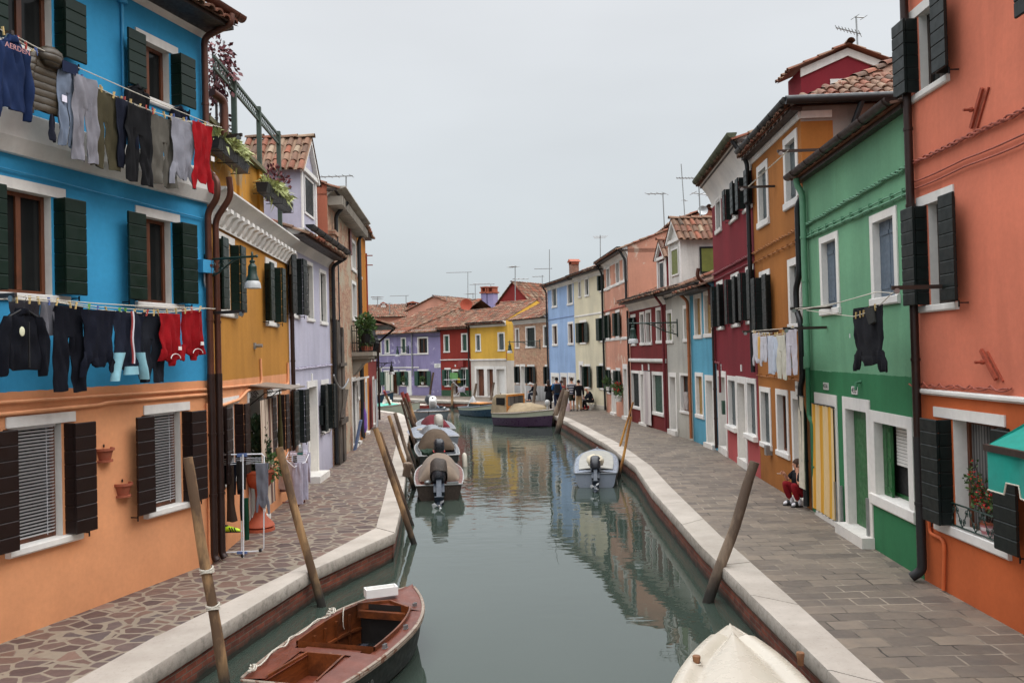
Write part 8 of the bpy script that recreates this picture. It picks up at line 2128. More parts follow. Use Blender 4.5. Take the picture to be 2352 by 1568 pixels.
# ---- cream boat bow at the bottom right
a, b = at_z('FULL', 1731, 1700, .12), at_z('FULL', 1679, 1442, .22)
Lc = 4.6; d_ = (Vector((b.x, b.y, 0)) - Vector((a.x, a.y, 0))).normalized(); st = Vector((b.x, b.y, 0)) - d_ * Lc
Hc = Hull(Lc, 1.40, .60, .10, .9, 2.7, n=30)
bc = make_boat('motorboat', 'cream boat bow with two wooden mooring pegs in the bottom right corner', st, math.atan2(d_.y, d_.x), Hc, 'gel_cream', 'gel_cream', 'gel_cream', 'gel_cream', open_=False, frac=.2)
mb = MB()
for i, (t_a, ins, dz) in enumerate(((0, .0, .001), (0, .03, .05), (0, .11, .06), (0, .17, .015), (0, .20, .005))): pass
rows = []
for k in range(31):
 t = .35 + .57 * k / 30; hb_ = Hc.hb(t); z = Hc.zs(t)
 hi_ = max(.02, hb_ - .20); rows.append([Vector((Hc.P(t, 1).x - .0, y, z + dz)) for y, dz in [(hb_ + .012, -.03), (hb_ + .012, .01), (hb_ - .012, .055), (max(.03, hb_ - .10), .068), (max(.025, hb_ - .15), .05), (hi_, .02)] + [(hi_ * q, .02 + .075 * (1 - q * q)) for q in (.85, .7, .55, .4, .25, .1, 0)]])
for sg in (1, -1): mb.grid([[Vector((p.x, p.y * sg, p.z)) for p in r] for r in rows])
mb.build('foredeck', MT['gel_cream'], bc, 60)
mb = MB()
for x, y in ((285, 1490), (917, 1470)):
 q = at_z('O', x, y, Hc.F + .04 + WL); lq = Matrix.Rotation(-math.atan2(d_.y, d_.x), 4, 'Z') @ (Vector((q.x, q.y, 0)) - st)
 mb = MB(); mb.lathe([(.028, 0), (.030, .05), (.040, .11), (.036, .12), (0, .12)], 14, 0, Matrix.Translation((lq.x, lq.y, Hc.F + .06))); mb.build('mooring_peg', MT['peg_wood'], bc, 50)
 if x < 400:
  mb = MB()
  for k in range(3): mb.tube([Vector((lq.x, lq.y, Hc.F + .075 + .018 * k)) + Vector((math.cos(a), math.sin(a), 0)) * .048 for a in [j / 10 * 2 * PI for j in range(11)]], .009, 5)
  mb.tube([Vector((lq.x, lq.y + .05, Hc.F + .09)), Vector((lq.x - .12, lq.y + .10, Hc.F + .06)), Vector((lq.x - .3, lq.y + .12, Hc.F + .055))], .010, 5); mb.build('rope', MT['rope'], bc, True)
def at2(v, x, y, z): q = at_z(v, x, y, z); return Vector((q.x, q.y, 0))
# ---- white motorboat by the yellow poles
sl_, sr_, bw_ = at2('R', 1472, 1212, -.10), at2('R', 1952, 1200, -.10), at2('R', 1732, 925, 0.0)
st = (sl_ + sr_) / 2; Hh = Hull((bw_ - st).length, (sr_ - sl_).length * 1.12, .40, .1, .90, 3.4)
o = make_boat('motorboat', 'small white motorboat with its outboard tilted up beside the two yellow poles', st, heading(st, bw_), Hh, 'gel_bluegrey', 'gel_grey', 'gel_bluegrey', 'gel_grey', open_=False)
mb = MB(); mb.grid([[Vector((Hh.x(t), y * (Hh.hb(t) - .12), Hh.zs(t) + .045 + .03 * (1 - y * y))) for y in (-1, -.5, 0, .5, 1)] for t in [.08 + .075 * k for k in range(11)]]); mb.build('cover', M_cloth(srgb(160, 158, 150), .7), o, 60)
mb = MB()
for t in (.08, .3, .5, .7):
 for sg in (-1, 1): mb.tube([(Hh.x(t) + .1 * k, sg * (Hh.hb(t) - .06), Hh.zs(t) + .01 + (.03 if k in (.3, .7) else 0)) for k in (0, .3, .7, 1)], .008, 5)
mb.box(Hh.x(.97) - .05, Hh.x(.97) + .05, -.03, .03, Hh.zs(1), Hh.zs(1) + .08); mb.build('cleat', MT['steel'], o)
outboard(o, Hh, 'ob_black', .95, R(50), covermat='canvas_white' if 'canvas_white' in MT else None)
mb = MB(); mb.ball((.28, 0, Hh.zs(0) + .30), .34, .24, .17, 14, jit=.06); mb.build('motor_cover', M_cloth(srgb(206, 196, 172)), o, 70)
# ---- chain of boats on the left
sl_, sr_ = at2('Q', 395, 1200, -.10), at2('Q', 1035, 1160, -.10); st = (sl_ + sr_) / 2; bw_ = at2('Q', 700, 830, -.05)
H1 = Hull(4.2, (sr_ - sl_).length * 1.1, .42, .15, .88, 2.6); hd1 = heading(st, st + Vector((-.35, 4, 0)))
o = make_boat('motorboat', 'tan covered motorboat with camouflage transom and large tilted black outboard', st, hd1, H1, 'camo', 'camo', 'red_deck', 'gel_white', t0=.02, t1=.6)
tarp(o, H1, .10, .78, .50, 'tarp_tan', .06, 2.4, 2, .45, .2, .96)
outboard(o, H1, 'ob_black', 1.25, R(48), covermat='camo')
mb = MB(); mb.box(-.03, .03, -.5, -.2, H1.zs(0), H1.zs(0) + .05); mb.ball((.0, .28, H1.zs(0) + .06), .09, .1, .05, 10); mb.build('stern_fitting', MT['steel'], o)
sl_, sr_ = at2('Q', 430, 790, -.10), at2('Q', 1005, 775, -.10); st = (sl_ + sr_) / 2
H2 = Hull(4.6, (sr_ - sl_).length * 1.1, .45, .15, .88, 2.6)
o = make_boat('motorboat', 'dark grey motorboat with brown hooped cover and upright outboard marked 50', st, heading(st, st + Vector((-.55, 4, 0))), H2, 'hull_black', 'hull_black', 'gel_grey', 'gel_white', t0=.02, t1=.6, inner='gel_grey')
tarp(o, H2, .26, .85, .56, 'tarp_brown', .08, 2.6, 5, .5, .25, .96)
m = outboard(o, H2, 'ob_black', 1.15, R(-2))
t_ = text_mb('50', .13, Matrix.Translation((-.315, 0, H2.zs(0) + .27)) @ Matrix.Rotation(-PI / 2, 4, 'Z') @ Matrix.Rotation(PI / 2, 4, 'X'), .006); t_.build('lettering', MT['white_paint'], m, False, False)
mb = MB(); mb.box(-.32, .18, -.19, .19, H2.zs(0) + .125, H2.zs(0) + .14); mb.build('red_band', MT['flower_red'], m)
mb = MB(); mb.ball((.25, .35, H2.zs(0) + .0), .3, .22, .18, 12, jit=.1); mb.build('green_sack', MT['tarp_green'], o, 70)
mb = MB();
for sg in (-1, 1):
 mb.tube([(H2.x(t), sg * (H2.hb(t) - .08), H2.zs(t) + (.10 if .02 < t < .5 else 0)) for t in (.0, .03, .15, .3, .48, .52)], .014, 6)
mb.build('hand_rail', MT['steel'], o, True)
mb = MB(); mb.lathe([(.0, -.28), (.06, -.26), (.085, -.2), (.085, .2), (.06, .26), (.02, .3)], 12, 0, Matrix.Translation((.3, -H2.B / 2 - .12, .16)) @ Matrix.Rotation(.35, 4, 'Y')); mb.build('fender', MT['gel_cream'], o, True)
st = at2('Q', 700, 560, -.15); H3 = Hull(4.2, 1.9, .5, .12, .9, 2.4)
o = make_boat('motorboat', 'pale grey motorboat whose bow hatch shows behind the brown hooped cover', st, heading(st, st + Vector((-.75, 3, 0))), H3, 'gel_grey', 'gel_grey', 'gel_bluegrey', 'gel_white', open_=False)
mb = MB(); mb.lathe([(.0, .05), (.34, .05), (.36, .03), (.36, .0)], 24, 0, Matrix.Translation((H3.x(.62), .12, H3.zs(.62) + .02))); mb.build('hatch', MT['gel_cream'], o, 50)
tarp(o, H3, .18, .5, .32, 'gel_grey', .35, 2.2, 8, .4, .4, .8, 'motor_cover')
sl_, sr_ = at2('Q', 478, 420, -.05), at2('Q', 955, 402, -.05); st = (sl_ + sr_) / 2
H4 = Hull(5.2, (sr_ - sl_).length * 1.08, .48, .15, .9, 2.4)
o = make_boat('motorboat', 'grey motorboat under a tight dark red cover with silver outboard', st, heading(st, st + Vector((-.75, 4, 0))), H4, 'gel_grey', 'hull_black', 'gel_grey', 'gel_white', open_=False)
tarp(o, H4, .08, .92, .42, 'tarp_red', .22, 2.0, 11, .6, .25); outboard(o, H4, 'ob_silver', 1.3, R(40))
st = at2('Q', 575, 262, -.2); H5 = Hull(4.4, 2.0, .55, .15, .9, 2.2)
bowp = at2('Q', 575, 205, 0)
o = make_boat('motorboat', 'plain grey boat with white outboard moored beyond the red covered boat', st + Vector((-.2, 4.6, 0)), heading(st + Vector((-.2, 4.6, 0)), st), H5, 'gel_grey', 'gel_grey', 'gel_grey', 'worn_white', t0=.05, t1=.6); outboard(o, H5, 'ob_white', 1.5, R(38))
def side_boat(label, v, xl, xr, yw, Y, Wd, F, rise, cols, flip=False, dY=0, **kw):
 a = at_y(v, xl, yw, Y); b = at_y(v, xr, yw, Y + dY); a, b = Vector((a.x, a.y, 0)), Vector((b.x, b.y, 0))
 if flip: a, b = b, a
 Hs = Hull((b - a).length, Wd, F, rise, .8, 2.3); o = make_boat('boat', label, a, heading(a, b), Hs, *cols, **kw); return o, Hs
o, Hs = side_boat('grey green boat with teal sheet over its stern, moored across the left quay end', 'P', 232, 885, 740, 53.5, 1.5, .55, .45, ('sage_hull', 'hull_black', 'gel_grey', 'worn_white'), dY=-4.5, t0=.1, t1=.7)
tarp(o, Hs, .04, .45, .16, 'teal_tarp', .08); mb = MB(); mb.ball((Hs.x(.25), 0, Hs.F + .3), .36, .22, .30, 14, jit=.28); mb.build('sail_bundle', M_cloth(srgb(196, 190, 180)), o, 70)
o, Hs = side_boat('red boat with pale yellow deck moored at the far quay', 'P', 450, 1085, 680, 57.5, 1.3, .45, .1, ('red_paint', 'red_paint', 'gel_cream', 'red_paint'), flip=True, dY=-3, open_=False)
outboard(o, Hs, 'ob_black', 1.5, R(60))
o, Hs = side_boat('dark navy boat at the far left beyond the dark red house', 'P', 60, 470, 640, 60, 1.6, .75, .5, ('blue_hull', 'hull_black', 'hull_black', 'worn_white'), dY=-2, t0=.1, t1=.7)
o, Hs = side_boat('small grey white boat with dark teal bottom in mid canal', 'R', 188, 556, 520, 51.5, 1.35, .50, .32, ('sage_hull', 'blue_hull', 'gel_grey', 'gel_grey'), dY=-3.5, t0=.05, t1=.7, frac=.76)
mb = MB(); mb.box(Hs.x(.3), Hs.x(.68), -.42, .42, Hs.F - .05, Hs.F + .26); mb.build('engine_box', MT['hull_black'], o); mb = MB(); mb.box(Hs.x(.36), Hs.x(.68), -.46, .46, Hs.F + .261, Hs.F + .31); mb.build('box_lid', MT['orange_ply'], o)
tarp(o, Hs, .12, .34, .62, 'gel_white', .35, 1.6, 4, .3, .5, .6, 'motor_cover')
o, Hs = side_boat('cabin boat with sand coloured canvas and dark purple hull on the right', 'R', 605, 1195, 625, 43.5, 1.9, .66, .22, ('sage_hull', 'purple_hull', 'gel_white', 'worn_white'), dY=-2.2, open_=False, frac=.76)
tarp(o, Hs, .22, .95, .42, 'tarp_sand', .2, 2.0, 9, .5, .1)
mb = MB(); w_ = .72; x0, x1, zc0, zc1 = Hs.x(.02), Hs.x(.30), Hs.F, Hs.F + .95
mb.grid([[(x0 - .15, y, zc0), (x0 + .02, y, zc1 - .15), (x0 + .2, y * .92, zc1), (x1, y * .92, zc1)] for y in (-w_, -w_ * .5, w_ * .5, w_)])
for sg in (-1, 1): mb.add([(x0 - .15, sg * w_, zc0), (x1, sg * w_, zc0), (x1, sg * w_ * .92, zc1), (x0 + .2, sg * w_ * .92, zc1), (x0 + .02, sg * w_, zc1 - .15)], [(0, 1, 2, 3, 4)])
cab = mb.build('canvas_cabin', MT['tarp_sand'], o)
mb = MB(); mb.box(x1 + .001, x1 + .03, -w_, w_, zc0, zc0 + .36); mb.box(x1 + .001, x1 + .03, -w_, -w_ + .1, zc0 + .36, zc1); mb.box(x1 + .001, x1 + .03, w_ - .1, w_, zc0 + .36, zc1); mb.box(x1 + .001, x1 + .03, -w_ + .1, w_ - .1, zc1 - .1, zc1); mb.build('windscreen_frame', MT['orange_ply'], o)
mb = MB(); mb.quad((x1 + .012, -w_ + .1, zc0 + .36), (x1 + .012, w_ - .1, zc0 + .36), (x1 + .012, w_ - .1, zc1 - .1), (x1 + .012, -w_ + .1, zc1 - .1)); mb.build('windscreen', MT['lace'], o)
for sg in (-1, 1): mb = MB(); mb.box(x0 + .25, x1 - .12, min(sg * (w_ - .02), sg * (w_ + .006)), max(sg * (w_ - .02), sg * (w_ + .006)), zc0 + .42, zc1 - .16); mb.build('side_window', MT['glass'], cab)
mb = MB(); mb.ball((Hs.x(.93), 0, Hs.zs(.93) + .34), .15, .15, .17, 12); mb.tube([(Hs.x(.93), 0, Hs.zs(.93)), (Hs.x(.93), 0, Hs.zs(.93) + .25)], .06, 8); mb.build('bow_fender', MT['gel_white'], o, True)
# -- people: one skinned surface per body, clothes as children
def skin(name, nodes, edges, root, mat, parent, sub=2, smooth=True, symm=False):
 keys = list(nodes); idx = {k: i for i, k in enumerate(keys)}
 me = bpy.data.meshes.new(name + '_tmp'); me.from_pydata([nodes[k][:3] for k in keys], [(idx[a], idx[b]) for a, b in edges], [])
 ob = bpy.data.objects.new(name + '_tmp', me); COL.objects.link(ob)
 m = ob.modifiers.new('skin', 'SKIN'); m.use_smooth_shade = True
 for i, k in enumerate(keys):
  sv = me.skin_vertices[0].data[i]; r = nodes[k][3]; sv.radius = (r, nodes[k][4] if len(nodes[k]) > 4 else r); sv.use_root = (k == root)
 s = ob.modifiers.new('sub', 'SUBSURF'); s.levels = sub; s.render_levels = sub
 dg = bpy.context.evaluated_depsgraph_get(); me2 = bpy.data.meshes.new_from_object(ob.evaluated_get(dg))
 bpy.data.objects.remove(ob); bpy.data.meshes.remove(me)
 me2.name = name; me2.materials.clear(); me2.materials.append(mat); me2.shade_smooth()
 o = bpy.data.objects.new(name, me2); COL.objects.link(o); o.parent = parent
 return o
def M_skin(c):
 n = NT('skin'); n.col(n.mix(n.noise(9, 4), mul(c, .9), mul(c, 1.08))); n.rough(.5); n.p.inputs['Subsurface Weight'].default_value = .08; n.p.inputs['Subsurface Radius'].default_value = (.02, .008, .005); return n.mat
SKIN = M_skin(srgb(196, 142, 116)); HAIRD = M_cloth(srgb(48, 34, 26), .6)
ARM = ('sh', 'el', 'wr', 'ha'); LEG = ('hi', 'kn', 'an', 'to')
def person(label, loc, rz, N, shirt=None, trousers=None, shoes=None, hair=HAIRD, hairlong=0, bald=False, sleeves='long', legs='long', sub=2, fingers=False, skirt=None, coat=0, skinm=None):
 """N: joint -> (x, y, z, r); sides L/R"""
 skinm = skinm or SKIN
 o = thing('person', label, 'person', loc, rz)
 nodes = {k: v for k, v in N.items() if k != 'face'}; E_ = [('pe', 'sp'), ('sp', 'ch'), ('ch', 'ne'), ('ne', 'h1'), ('h1', 'h2'), ('h2', 'h3')]
 for s in 'LR':
  E_ += [('ch', 'sh' + s), ('sh' + s, 'el' + s), ('el' + s, 'wr' + s), ('wr' + s, 'ha' + s), ('pe', 'hi' + s), ('hi' + s, 'kn' + s), ('kn' + s, 'an' + s), ('an' + s, 'to' + s)]
  if not fingers:
   h_, w_ = Vector(nodes['ha' + s][:3]), Vector(nodes['wr' + s][:3]); d = (h_ - w_).normalized(); sd = d.cross(Vector((0, 1, .2))).normalized()
   for k in range(4):
    e = h_ + d * (.05 + .012 * (1.5 - abs(k - 1.3))) + sd * (.016 * (k - 1.5)); nodes['f%d%s' % (k, s)] = (*e, .009); E_.append(('ha' + s, 'f%d%s' % (k, s)))
   e = w_ + d * .05 + sd * .045; nodes['th' + s] = (*e, .010); E_.append(('wr' + s, 'th' + s))
 if fingers:
  for s, (pts) in fingers.items():
   for k, chain in enumerate(pts):
    prev = ('ha' if k else 'wr') + s
    for q, p in enumerate(chain):
     key = 'f%d%d%s' % (k, q, s); nodes[key] = (*p, .0095 - .0012 * q); E_.append((prev, key)); prev = key
 skin('body', nodes, E_, 'pe', skinm, o, sub)
 if trousers:
  ks = ['pe', 'hiL', 'hiR', 'knL', 'knR']; ed = [('pe', 'hiL'), ('pe', 'hiR'), ('hiL', 'knL'), ('hiR', 'knR')]
  if legs == 'long': ks += ['anL', 'anR']; ed += [('knL', 'anL'), ('knR', 'anR')]
  nd = {k: (*N[k][:3], N[k][3] + (.026 if k[:2] == 'kn' else .018)) for k in ks}; wa = Vector(N['pe'][:3]).lerp(Vector(N['sp'][:3]), .55); nd['wa'] = (*wa, N['sp'][3] + .012)
  skin('trousers', nd, ed + [('pe', 'wa')], 'pe', trousers, o, sub)
 if skirt:
  hz = N['pe'][2]; mb = MB(); mb.lathe([(.17, hz + .1), (.2, hz - .1), (.22, hz - .38), (.2, hz - .40)], 16); mb.build('coat_skirt', skirt, o, 60)
 if shirt:
  ks = ['pe', 'sp', 'ch', 'ne', 'shL', 'shR', 'elL', 'elR']; ed = [('pe', 'sp'), ('sp', 'ch'), ('ch', 'ne'), ('ch', 'shL'), ('ch', 'shR'), ('shL', 'elL'), ('shR', 'elR')]
  if sleeves == 'long': ks += ['wrL', 'wrR']; ed += [('elL', 'wrL'), ('elR', 'wrR')]
  nd = {k: (*N[k][:3], N[k][3] + .02 + (.016 if k in ('pe', 'sp', 'ch') else 0)) for k in ks}; nd['pe'] = (*(Vector(N['pe'][:3]) + Vector((0, 0, -.02))), N['pe'][3] + .045); dn = (Vector(N['pe'][:3]) - Vector(N['sp'][:3])).normalized() * .09; nd['hm'] = (*(Vector(nd['pe'][:3]) + dn), N['pe'][3] + .04); ed = ed + [('pe', 'hm')]
  nd['ne'] = (*(Vector(N['ch'][:3]).lerp(Vector(N['ne'][:3]), .86)), N['ne'][3] + .024); cn = Vector(N['ch'][:3]).lerp(Vector(N['ne'][:3]), .45); nd['cn'] = (*cn, N['ch'][3] * .82); ed = [e for e in ed if e != ('ch', 'ne')] + [('ch', 'cn'), ('cn', 'ne')]
  if sleeves == 'short':
   for s in 'LR': nd['el' + s] = (*(Vector(N['sh' + s][:3]).lerp(Vector(N['el' + s][:3]), .8)), N['el' + s][3] + .022)
  if coat: q = N['pe']; nd['pe'] = (q[0], q[1], q[2] - coat, q[3] + .035)
  skin('jacket' if sleeves == 'long' else 'shirt', nd, ed, 'sp', shirt, o, sub)
 if shoes:
  for s in 'LR':
   a, t = Vector(N['an' + s][:3]), Vector(N['to' + s][:3]); d = (t - a); d.z = 0; d.normalize()
   gz = min(a.z, t.z) - .035
   mb = MB(); rows = []
   for f, hh, ww in ((-.07, .03, .02), (-.055, .075, .036), (.02, .085, .040), (.10, .055, .045), (.16, .04, .042), (.195, .02, .02)):
    c = Vector((a.x, a.y, gz)) + d * f; sd = Vector((-d.y, d.x, 0)); slope = (t.z - a.z + .05) * 0
    rows.append([c + sd * ww * math.cos(k / 10 * 2 * PI) + Vector((0, 0, max(0, hh * .5 + hh * .5 * math.sin(k / 10 * 2 * PI)))) for k in range(11)])
   mb.grid(rows); mb.build('shoe', shoes, o, 60)
 h2 = Vector(N['h2'][:3]); r = N['h2'][3]
 up = (Vector(N['h3'][:3]) - Vector(N['h1'][:3])).normalized(); fw = Vector(N['face']) if 'face' in N else Vector((0, 1, 0))
 fw = (fw - up * fw.dot(up)).normalized(); rt = fw.cross(up)
 B = Matrix((rt, fw, up)).transposed().to_4x4(); Tm = Matrix.Translation(h2) @ B
 mb = MB(); mb.loft([(0, 0, z, w, d) for z, w, d in ((.016, .007, .006), (-.004, .010, .014), (-.022, .015, .022), (-.032, .012, .016))], 10, 0); mb.v = [Tm @ (p + Vector((0, r * .93, 0))) for p in mb.v]; mb.build('nose', skinm, o, True)
 for sg in (-1, 1):
  mb = MB(); mb.ball(Tm @ Vector((sg * .031, r * .84, .012)), .011, .008, .006, 8); mb.build('eye', MT['sash_dark'], o, True)
  mb = MB(); mb.tube([Tm @ Vector((sg * .016, r * .93, .032)), Tm @ Vector((sg * .032, r * .92, .037)), Tm @ Vector((sg * .047, r * .84, .031))], .0035, 5); mb.build('eyebrow', hair, o, True)
  mb = MB(); mb.ball(Tm @ Vector((sg * r * .98, -.005, -.01)), .012, .02, .03, 8); mb.build('ear', skinm, o, True)
 mb = MB(); mb.ball(Tm @ Vector((0, r * .86, -.055)), .020, .012, .006, 8); mb.build('mouth', M_skin(srgb(160, 86, 80)), o, True)
 if not bald:
  mb = MB(); rows = []
  for i in range(9):
   a = PI * (.02 + .60 * i / 8); rows.append([])
   for k in range(17):
    t = 2 * PI * k / 16; fr = max(0, math.sin(t)) ; rr = r * 1.10
    ae = a * (1 - .30 * fr)
    p = Vector((rr * math.sin(ae) * math.cos(t) * .98, rr * math.sin(ae) * math.sin(t) * 1.1 - .008, rr * 1.22 * math.cos(ae) + .012))
    if hairlong and i >= 6 and fr < .35: p.z -= hairlong * (i - 5) / 3; p.y -= .02
    p += Vector((0, 0, .006 * noise.noise(Vector((k * 1.3, i, 2)))))
    rows[-1].append(Tm @ p)
  rows.append([p.lerp(Tm @ Vector((0, 0, .0)), .2) for p in rows[-1]]); mb.grid(rows); mb.build('hair', hair, o, 70)
 return o
def stand(h=1.72, arms='down', stride=.0, look=None, w=1.0, hands=None):
 s = h / 1.72
 N = dict(pe=(0, 0, .95, .125 * w), sp=(0, 0, 1.13, .115 * w), ch=(0, .0, 1.32, .135 * w), ne=(0, .01, 1.47, .05), h1=(0, .02, 1.55, .068), h2=(0, .025, 1.63, .088), h3=(0, .02, 1.69, .06))
 for sg, k in ((-1, 'L'), (1, 'R')):
  st = stride * sg
  N.update({'sh' + k: (sg * .175 * w, 0, 1.40, .06), 'hi' + k: (sg * .085, 0, .90, .088 * w), 'kn' + k: (sg * .095, st * .45 + .02, .50, .06), 'an' + k: (sg * .095, st * .9 - .03, .09, .04), 'to' + k: (sg * .11, st * .9 + .10, .045, .036)})
  if hands and k in hands: N.update({a + k: b for a, b in hands[k].items()})
  else: N.update({'el' + k: (sg * .23 * w, -.02, 1.12, .045), 'wr' + k: (sg * .24 * w, .06, .88, .032), 'ha' + k: (sg * .24 * w, .08, .80, .034)})
 N = {k: tuple(c * s for c in v) for k, v in N.items()}
 if look: N['face'] = look
 return N
fold = {'L': {'el': (-.24, .02, 1.12, .045), 'wr': (-.08, .20, 1.12, .032), 'ha': (.0, .23, 1.14, .034)}, 'R': {'el': (.24, .02, 1.12, .045), 'wr': (.08, .20, 1.10, .032), 'ha': (.0, .23, 1.10, .034)}}
gp = lambda v, x, y: (lambda q: (q.x, q.y, 0))(at_z(v, x, y, 0))
blk = M_cloth(srgb(20, 20, 24)); shoe = M_paint('dark_shoe_leather', srgb(28, 26, 28), .5)
person('woman with long dark hair in a black coat by the leaning grey post', gp('R', 1168, 478), .5, stand(1.68, look=(.6, .8, 0), hands=fold), blk, blk, shoe, HAIRD, .28, skirt=blk)
pm_ = person('man in a blue jacket and black cap with a dark backpack', gp('R', 1262, 478), .15, stand(1.80, stride=.10, look=(-.5, .85, 0), hands=fold), M_cloth(srgb(28, 84, 132)), M_cloth(srgb(32, 38, 58)), shoe, blk)
mb = MB(); rows = [[(x * (.92 if k in (0, 5) else 1), -.13 - d, z) for x, d in ((-.16, 0), (-.15, .14), (0, .17), (.15, .14), (.16, 0))] for k, z in enumerate((.98, 1.02, 1.15, 1.30, 1.42, 1.46))]
mb.grid(rows); mb.build('backpack', M_cloth(srgb(36, 38, 44)), pm_, 60); mb = MB()
for sg in (-1, 1): mb.tube([(sg * .11, -.13, 1.44), (sg * .12, 0, 1.53), (sg * .12, .14, 1.38), (sg * .15, .02, 1.08)], .02, 6)
mb.build('backpack_strap', M_cloth(srgb(90, 88, 84)), pm_, True)
mb = MB(); mb.prism([(-.06, .0), (.06, 0), (.05, .09), (-.05, .09)], lambda p: (p[0], .09 + p[1], 1.73), lambda p: (p[0], .09 + p[1], 1.745)); mb.build('cap_peak', blk, pm_)
n = NT('navy_striped_jersey'); f = n.math('GREATER_THAN', n.math('FRACT', n.math('DIVIDE', n.sepz()[2], .135)), .5); n.col(n.mix(f, srgb(40, 44, 74), srgb(168, 166, 166))); n.rough(.9)
person('man in a navy striped shirt and dark green shorts walking away', gp('R', 1440, 478), .1, stand(1.78, stride=.14, w=1.12, hands=fold), n.mat, M_cloth(srgb(48, 50, 40)), shoe, M_cloth(srgb(60, 46, 36)), sleeves='short', legs='short')
person('person in a short black jacket and beige trousers seen from behind', gp('R', 1520, 480), .0, stand(1.66, w=1.12), blk, M_cloth(srgb(160, 134, 104)), shoe, M_cloth(srgb(26, 22, 22)), coat=.06)
person('figure in dark blue partly hidden between the leaning grey posts', gp('R', 1318, 470), .6, stand(1.62, stride=.12), M_cloth(srgb(150, 40, 48)), M_cloth(srgb(30, 34, 46)), shoe, HAIRD)
def sit(sgn=1):
 N = dict(pe=(0, 0, .52, .13), sp=(0, .02, .70, .12), ch=(0, .12, .90, .14), ne=(0, .22, 1.02, .05), h1=(0, .27, 1.07, .068), h2=(0, .31, 1.14, .088), h3=(0, .31, 1.20, .06))
 for sg, k in ((-1, 'L'), (1, 'R')):
  N.update({'sh' + k: (sg * .17, .13, .97, .06), 'el' + k: (sg * .22, .24, .72, .046), 'wr' + k: (sg * .10, .42, .64, .032), 'ha' + k: (sg * .05, .47, .63, .034), 'hi' + k: (sg * .09, .02, .49, .09), 'kn' + k: (sg * .13, .42, .50, .062), 'an' + k: (sg * .13, .38 + sg * .08, .10, .042), 'to' + k: (sg * .14, .52 + sg * .08, .045, .036)})
 N['face'] = (0, .8, -.35); return N
def stool(o):
 mb = MB()
 for sx in (-.16, .16): mb.tube([(sx, -.16, .0), (sx, .16, .40)], .012, 6); mb.tube([(sx, .16, .0), (sx, -.16, .40)], .012, 6)
 mb.build('stool_frame', MT['steel'], o, True); mb = MB(); mb.box(-.18, .18, -.18, .18, .40, .42); return mb.build('stool_seat', blk, o)
def stool_at(label, loc, rz):
 o = thing('folding_stool', label, 'stool', loc, rz, 'folding stools'); stool(o); return o
sk2 = M_skin(srgb(188, 130, 104))
l_ = gp('R', 1668, 468); stool_at('folding stool under the bald seated man by the cream house', l_, 1.75)
po = person('bald old man in dark jacket sitting on a stool by the cream house, sketching', l_, 1.75, sit(), M_cloth(srgb(30, 32, 42)), M_cloth(srgb(34, 32, 34)), shoe, bald=True, skinm=sk2)
mb = MB(); mb.box(-.2, .2, -.15, .15, 0, .02); mb.loft([(0, 0, -.005 - .02 * k, .22 - .02 * k, .16) for k in range(3)], 12, .01, 3); single(mb, 'drawing_board', M_cloth(srgb(150, 154, 162)), 'grey drawing board on the knees of the bald seated man', 'board', Matrix.Translation(Vector(l_)) @ Matrix.Rotation(1.75, 4, 'Z') @ Matrix.Translation((0, .45, .60)))
mb = MB(); mb.loft([(0, 0, 0, .13, .08), (0, 0, .1, .16, .10), (0, 0, .2, .17, .1)], 14, .02, 5); single(mb, 'red_bag', M_cloth(srgb(176, 36, 44)), 'small red bag on the ground in front of the bald seated man', 'bag', Matrix.Translation(Vector(gp('R', 1605, 462))))
mb = MB(); mb.loft([(0, 0, 0, .16, .07), (0, 0, .2, .17, .09), (0, 0, .42, .15, .06)], 14, .015, 6)
for sg in (-1, 1): mb.tube([(-.07, sg * .03, .42), (-.04, sg * .03, .56), (.04, sg * .03, .56), (.07, sg * .03, .42)], .008, 5)
single(mb, 'shopping_bag', M_cloth(srgb(206, 186, 190)), 'white and pink shopping bag beside the striped shirt man', 'bag', Matrix.Translation(Vector(gp('R', 1382, 478))))
l_ = gp('R', 1005, 366); stool_at('folding stool under the white haired sitter by the brick house', l_, 1.5)
person('white haired person in black sitting on a stool before the brick house', l_, 1.5, sit(), blk, M_cloth(srgb(36, 40, 52)), shoe, M_cloth(srgb(200, 198, 194)))
l_ = at_z('W', 470, 1350, 0); S_ = 1200.0
fx = lambda x: (470 - x) / S_
N = dict(pe=(0, fx(640), .30, .13), sp=(0, fx(630), .44, .12), ch=(0, fx(585), .59, .125), ne=(0, fx(566), .71, .045), h1=(0, fx(545), .765, .062), h2=(0, fx(562), .835, .084), h3=(0, fx(572), .885, .062),
         shL=(-.16, fx(590), .65, .055), elL=(-.21, fx(500), .455, .042), wrL=(-.12, fx(520), .66, .028), haL=(-.105, fx(535), .725, .030),
         shR=(.16, fx(570), .65, .055), elR=(.21, fx(395), .505, .042), wrR=(.16, fx(325), .625, .028), haR=(.15, fx(290), .655, .030),
         hiL=(-.09, fx(620), .28, .095), knL=(-.12, fx(395), .455, .066), anL=(-.11, fx(525), .125, .036), toL=(-.12, fx(430), .05, .022),
         hiR=(.09, fx(620), .28, .095), knR=(.12, fx(275), .47, .066), anR=(.10, fx(420), .125, .036), toR=(.10, fx(320), .05, .022), face=(0, 1, -.12))
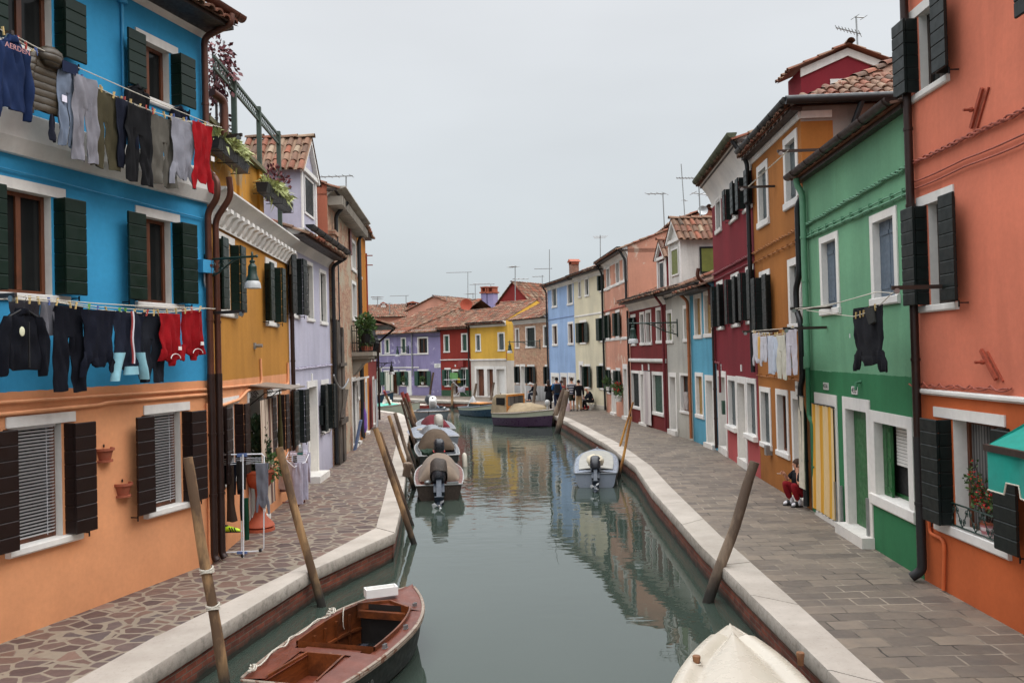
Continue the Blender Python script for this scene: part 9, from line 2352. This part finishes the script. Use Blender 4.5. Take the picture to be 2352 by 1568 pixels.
def hand(base, d, side, curl, n=4):
 b, d, sd = Vector(base), Vector(d).normalized(), Vector(side).normalized(); out = []
 th0 = b - d * .03 + sd * -.028; out.append([th0, th0 + d * .03 - sd * .012, th0 + d * .055 + Vector(curl) * .3])
 for k in range(n):
  L = (.055, .066, .062, .048)[k]; p0 = b + d * .022 + sd * (.0155 * (k - 1.5)); p1 = p0 + d * L * .55 + Vector(curl) * .25; p2 = p1 + d * L * .35 + Vector(curl) * .7; out.append([p0, p1, p2])
 return out
HB = {'L': hand(N['haL'][:3], (.25, -.06, 1), (0, -1, .1), (.03, -.01, 0)), 'R': hand(N['haR'][:3], (-.1, 1, .35), (0, -.3, 1), (-.01, .0, -.03))}
wo = person('woman in black T-shirt and dark red trousers phoning on the doorstep of the ochre house', (l_.x, l_.y, 0), PI / 2, N, M_cloth(srgb(24, 24, 28)), M_cloth(srgb(122, 22, 30)), None, M_cloth(srgb(62, 42, 32), .6), .05, sleeves='short', fingers=HB)
for s in 'LR':
 a, t = Vector(N['an' + s][:3]), Vector(N['to' + s][:3])
 mb = MB(); d = (t - a); d.z = 0; d.normalize(); sd = Vector((-d.y, d.x, 0))
 for nm, prof, mt in (('sock', ((-.075, .012, 0, .04), (-.06, .036, 0, .09), (-.01, .042, 0, .115), (.04, .044, 0, .085), (.10, .044, 0, .058), (.135, .030, 0, .04), (.145, .008, 0, .02)), M_cloth(srgb(210, 208, 212))), ('slipper', ((-.09, .020, .0, .02), (-.075, .040, .0, .022), (-.02, .047, .0, .024), (.025, .050, .0, .03), (.03, .052, .0, .115), (.085, .052, .0, .095), (.088, .050, .0, .03), (.14, .040, .0, .022), (.158, .012, .0, .02)), shoe)):
  mb = MB(); rows = []
  for f, ww, z0, hh in prof:
   c = Vector((a.x, a.y, .004)) + d * f
   rows.append([c + sd * ww * math.cos(k / 12 * 2 * PI) + Vector((0, 0, (.026 if nm == 'sock' else 0) + max(0, hh * .5 + hh * .6 * math.sin(k / 12 * 2 * PI)))) for k in range(13)])
  mb.grid(rows)
  if nm == 'sock': mb.tube([(a.x, a.y - .01, .05), (a.x, a.y - .015, .17)], [.042, .046], 12)
  mb.build(nm, mt, wo, 60)
Mw = Matrix.Translation((l_.x, l_.y, 0)) @ Matrix.Rotation(PI / 2, 4, 'Z')
mb = MB(); h_ = HB['R'][1][-1] + Vector((.0, -.015, .006)); mb.tube([h_, h_ + Vector((0, .08, .012))], .0045, 8); single(mb, 'cigarette', MT['white_paint'], 'lit cigarette held by the seated woman', 'cigarette', Mw)
mb = MB(); c = Vector(N['haL'][:3]) + Vector((.028, -.02, .045)); mb.box(-.006, .006, -.034, .034, -.07, .07, 0, Matrix.Translation(c) @ Matrix.Rotation(-.2, 4, 'X')); single(mb, 'mobile_phone', MT['black_rubber'], 'dark mobile phone at the ear of the seated woman', 'phone', Mw)
mb = MB(); mb.box(-.3, .3, -.34, -.002, .0, .17, 0, Matrix.Translation((0, fx(640) + .12, 0))) if False else None
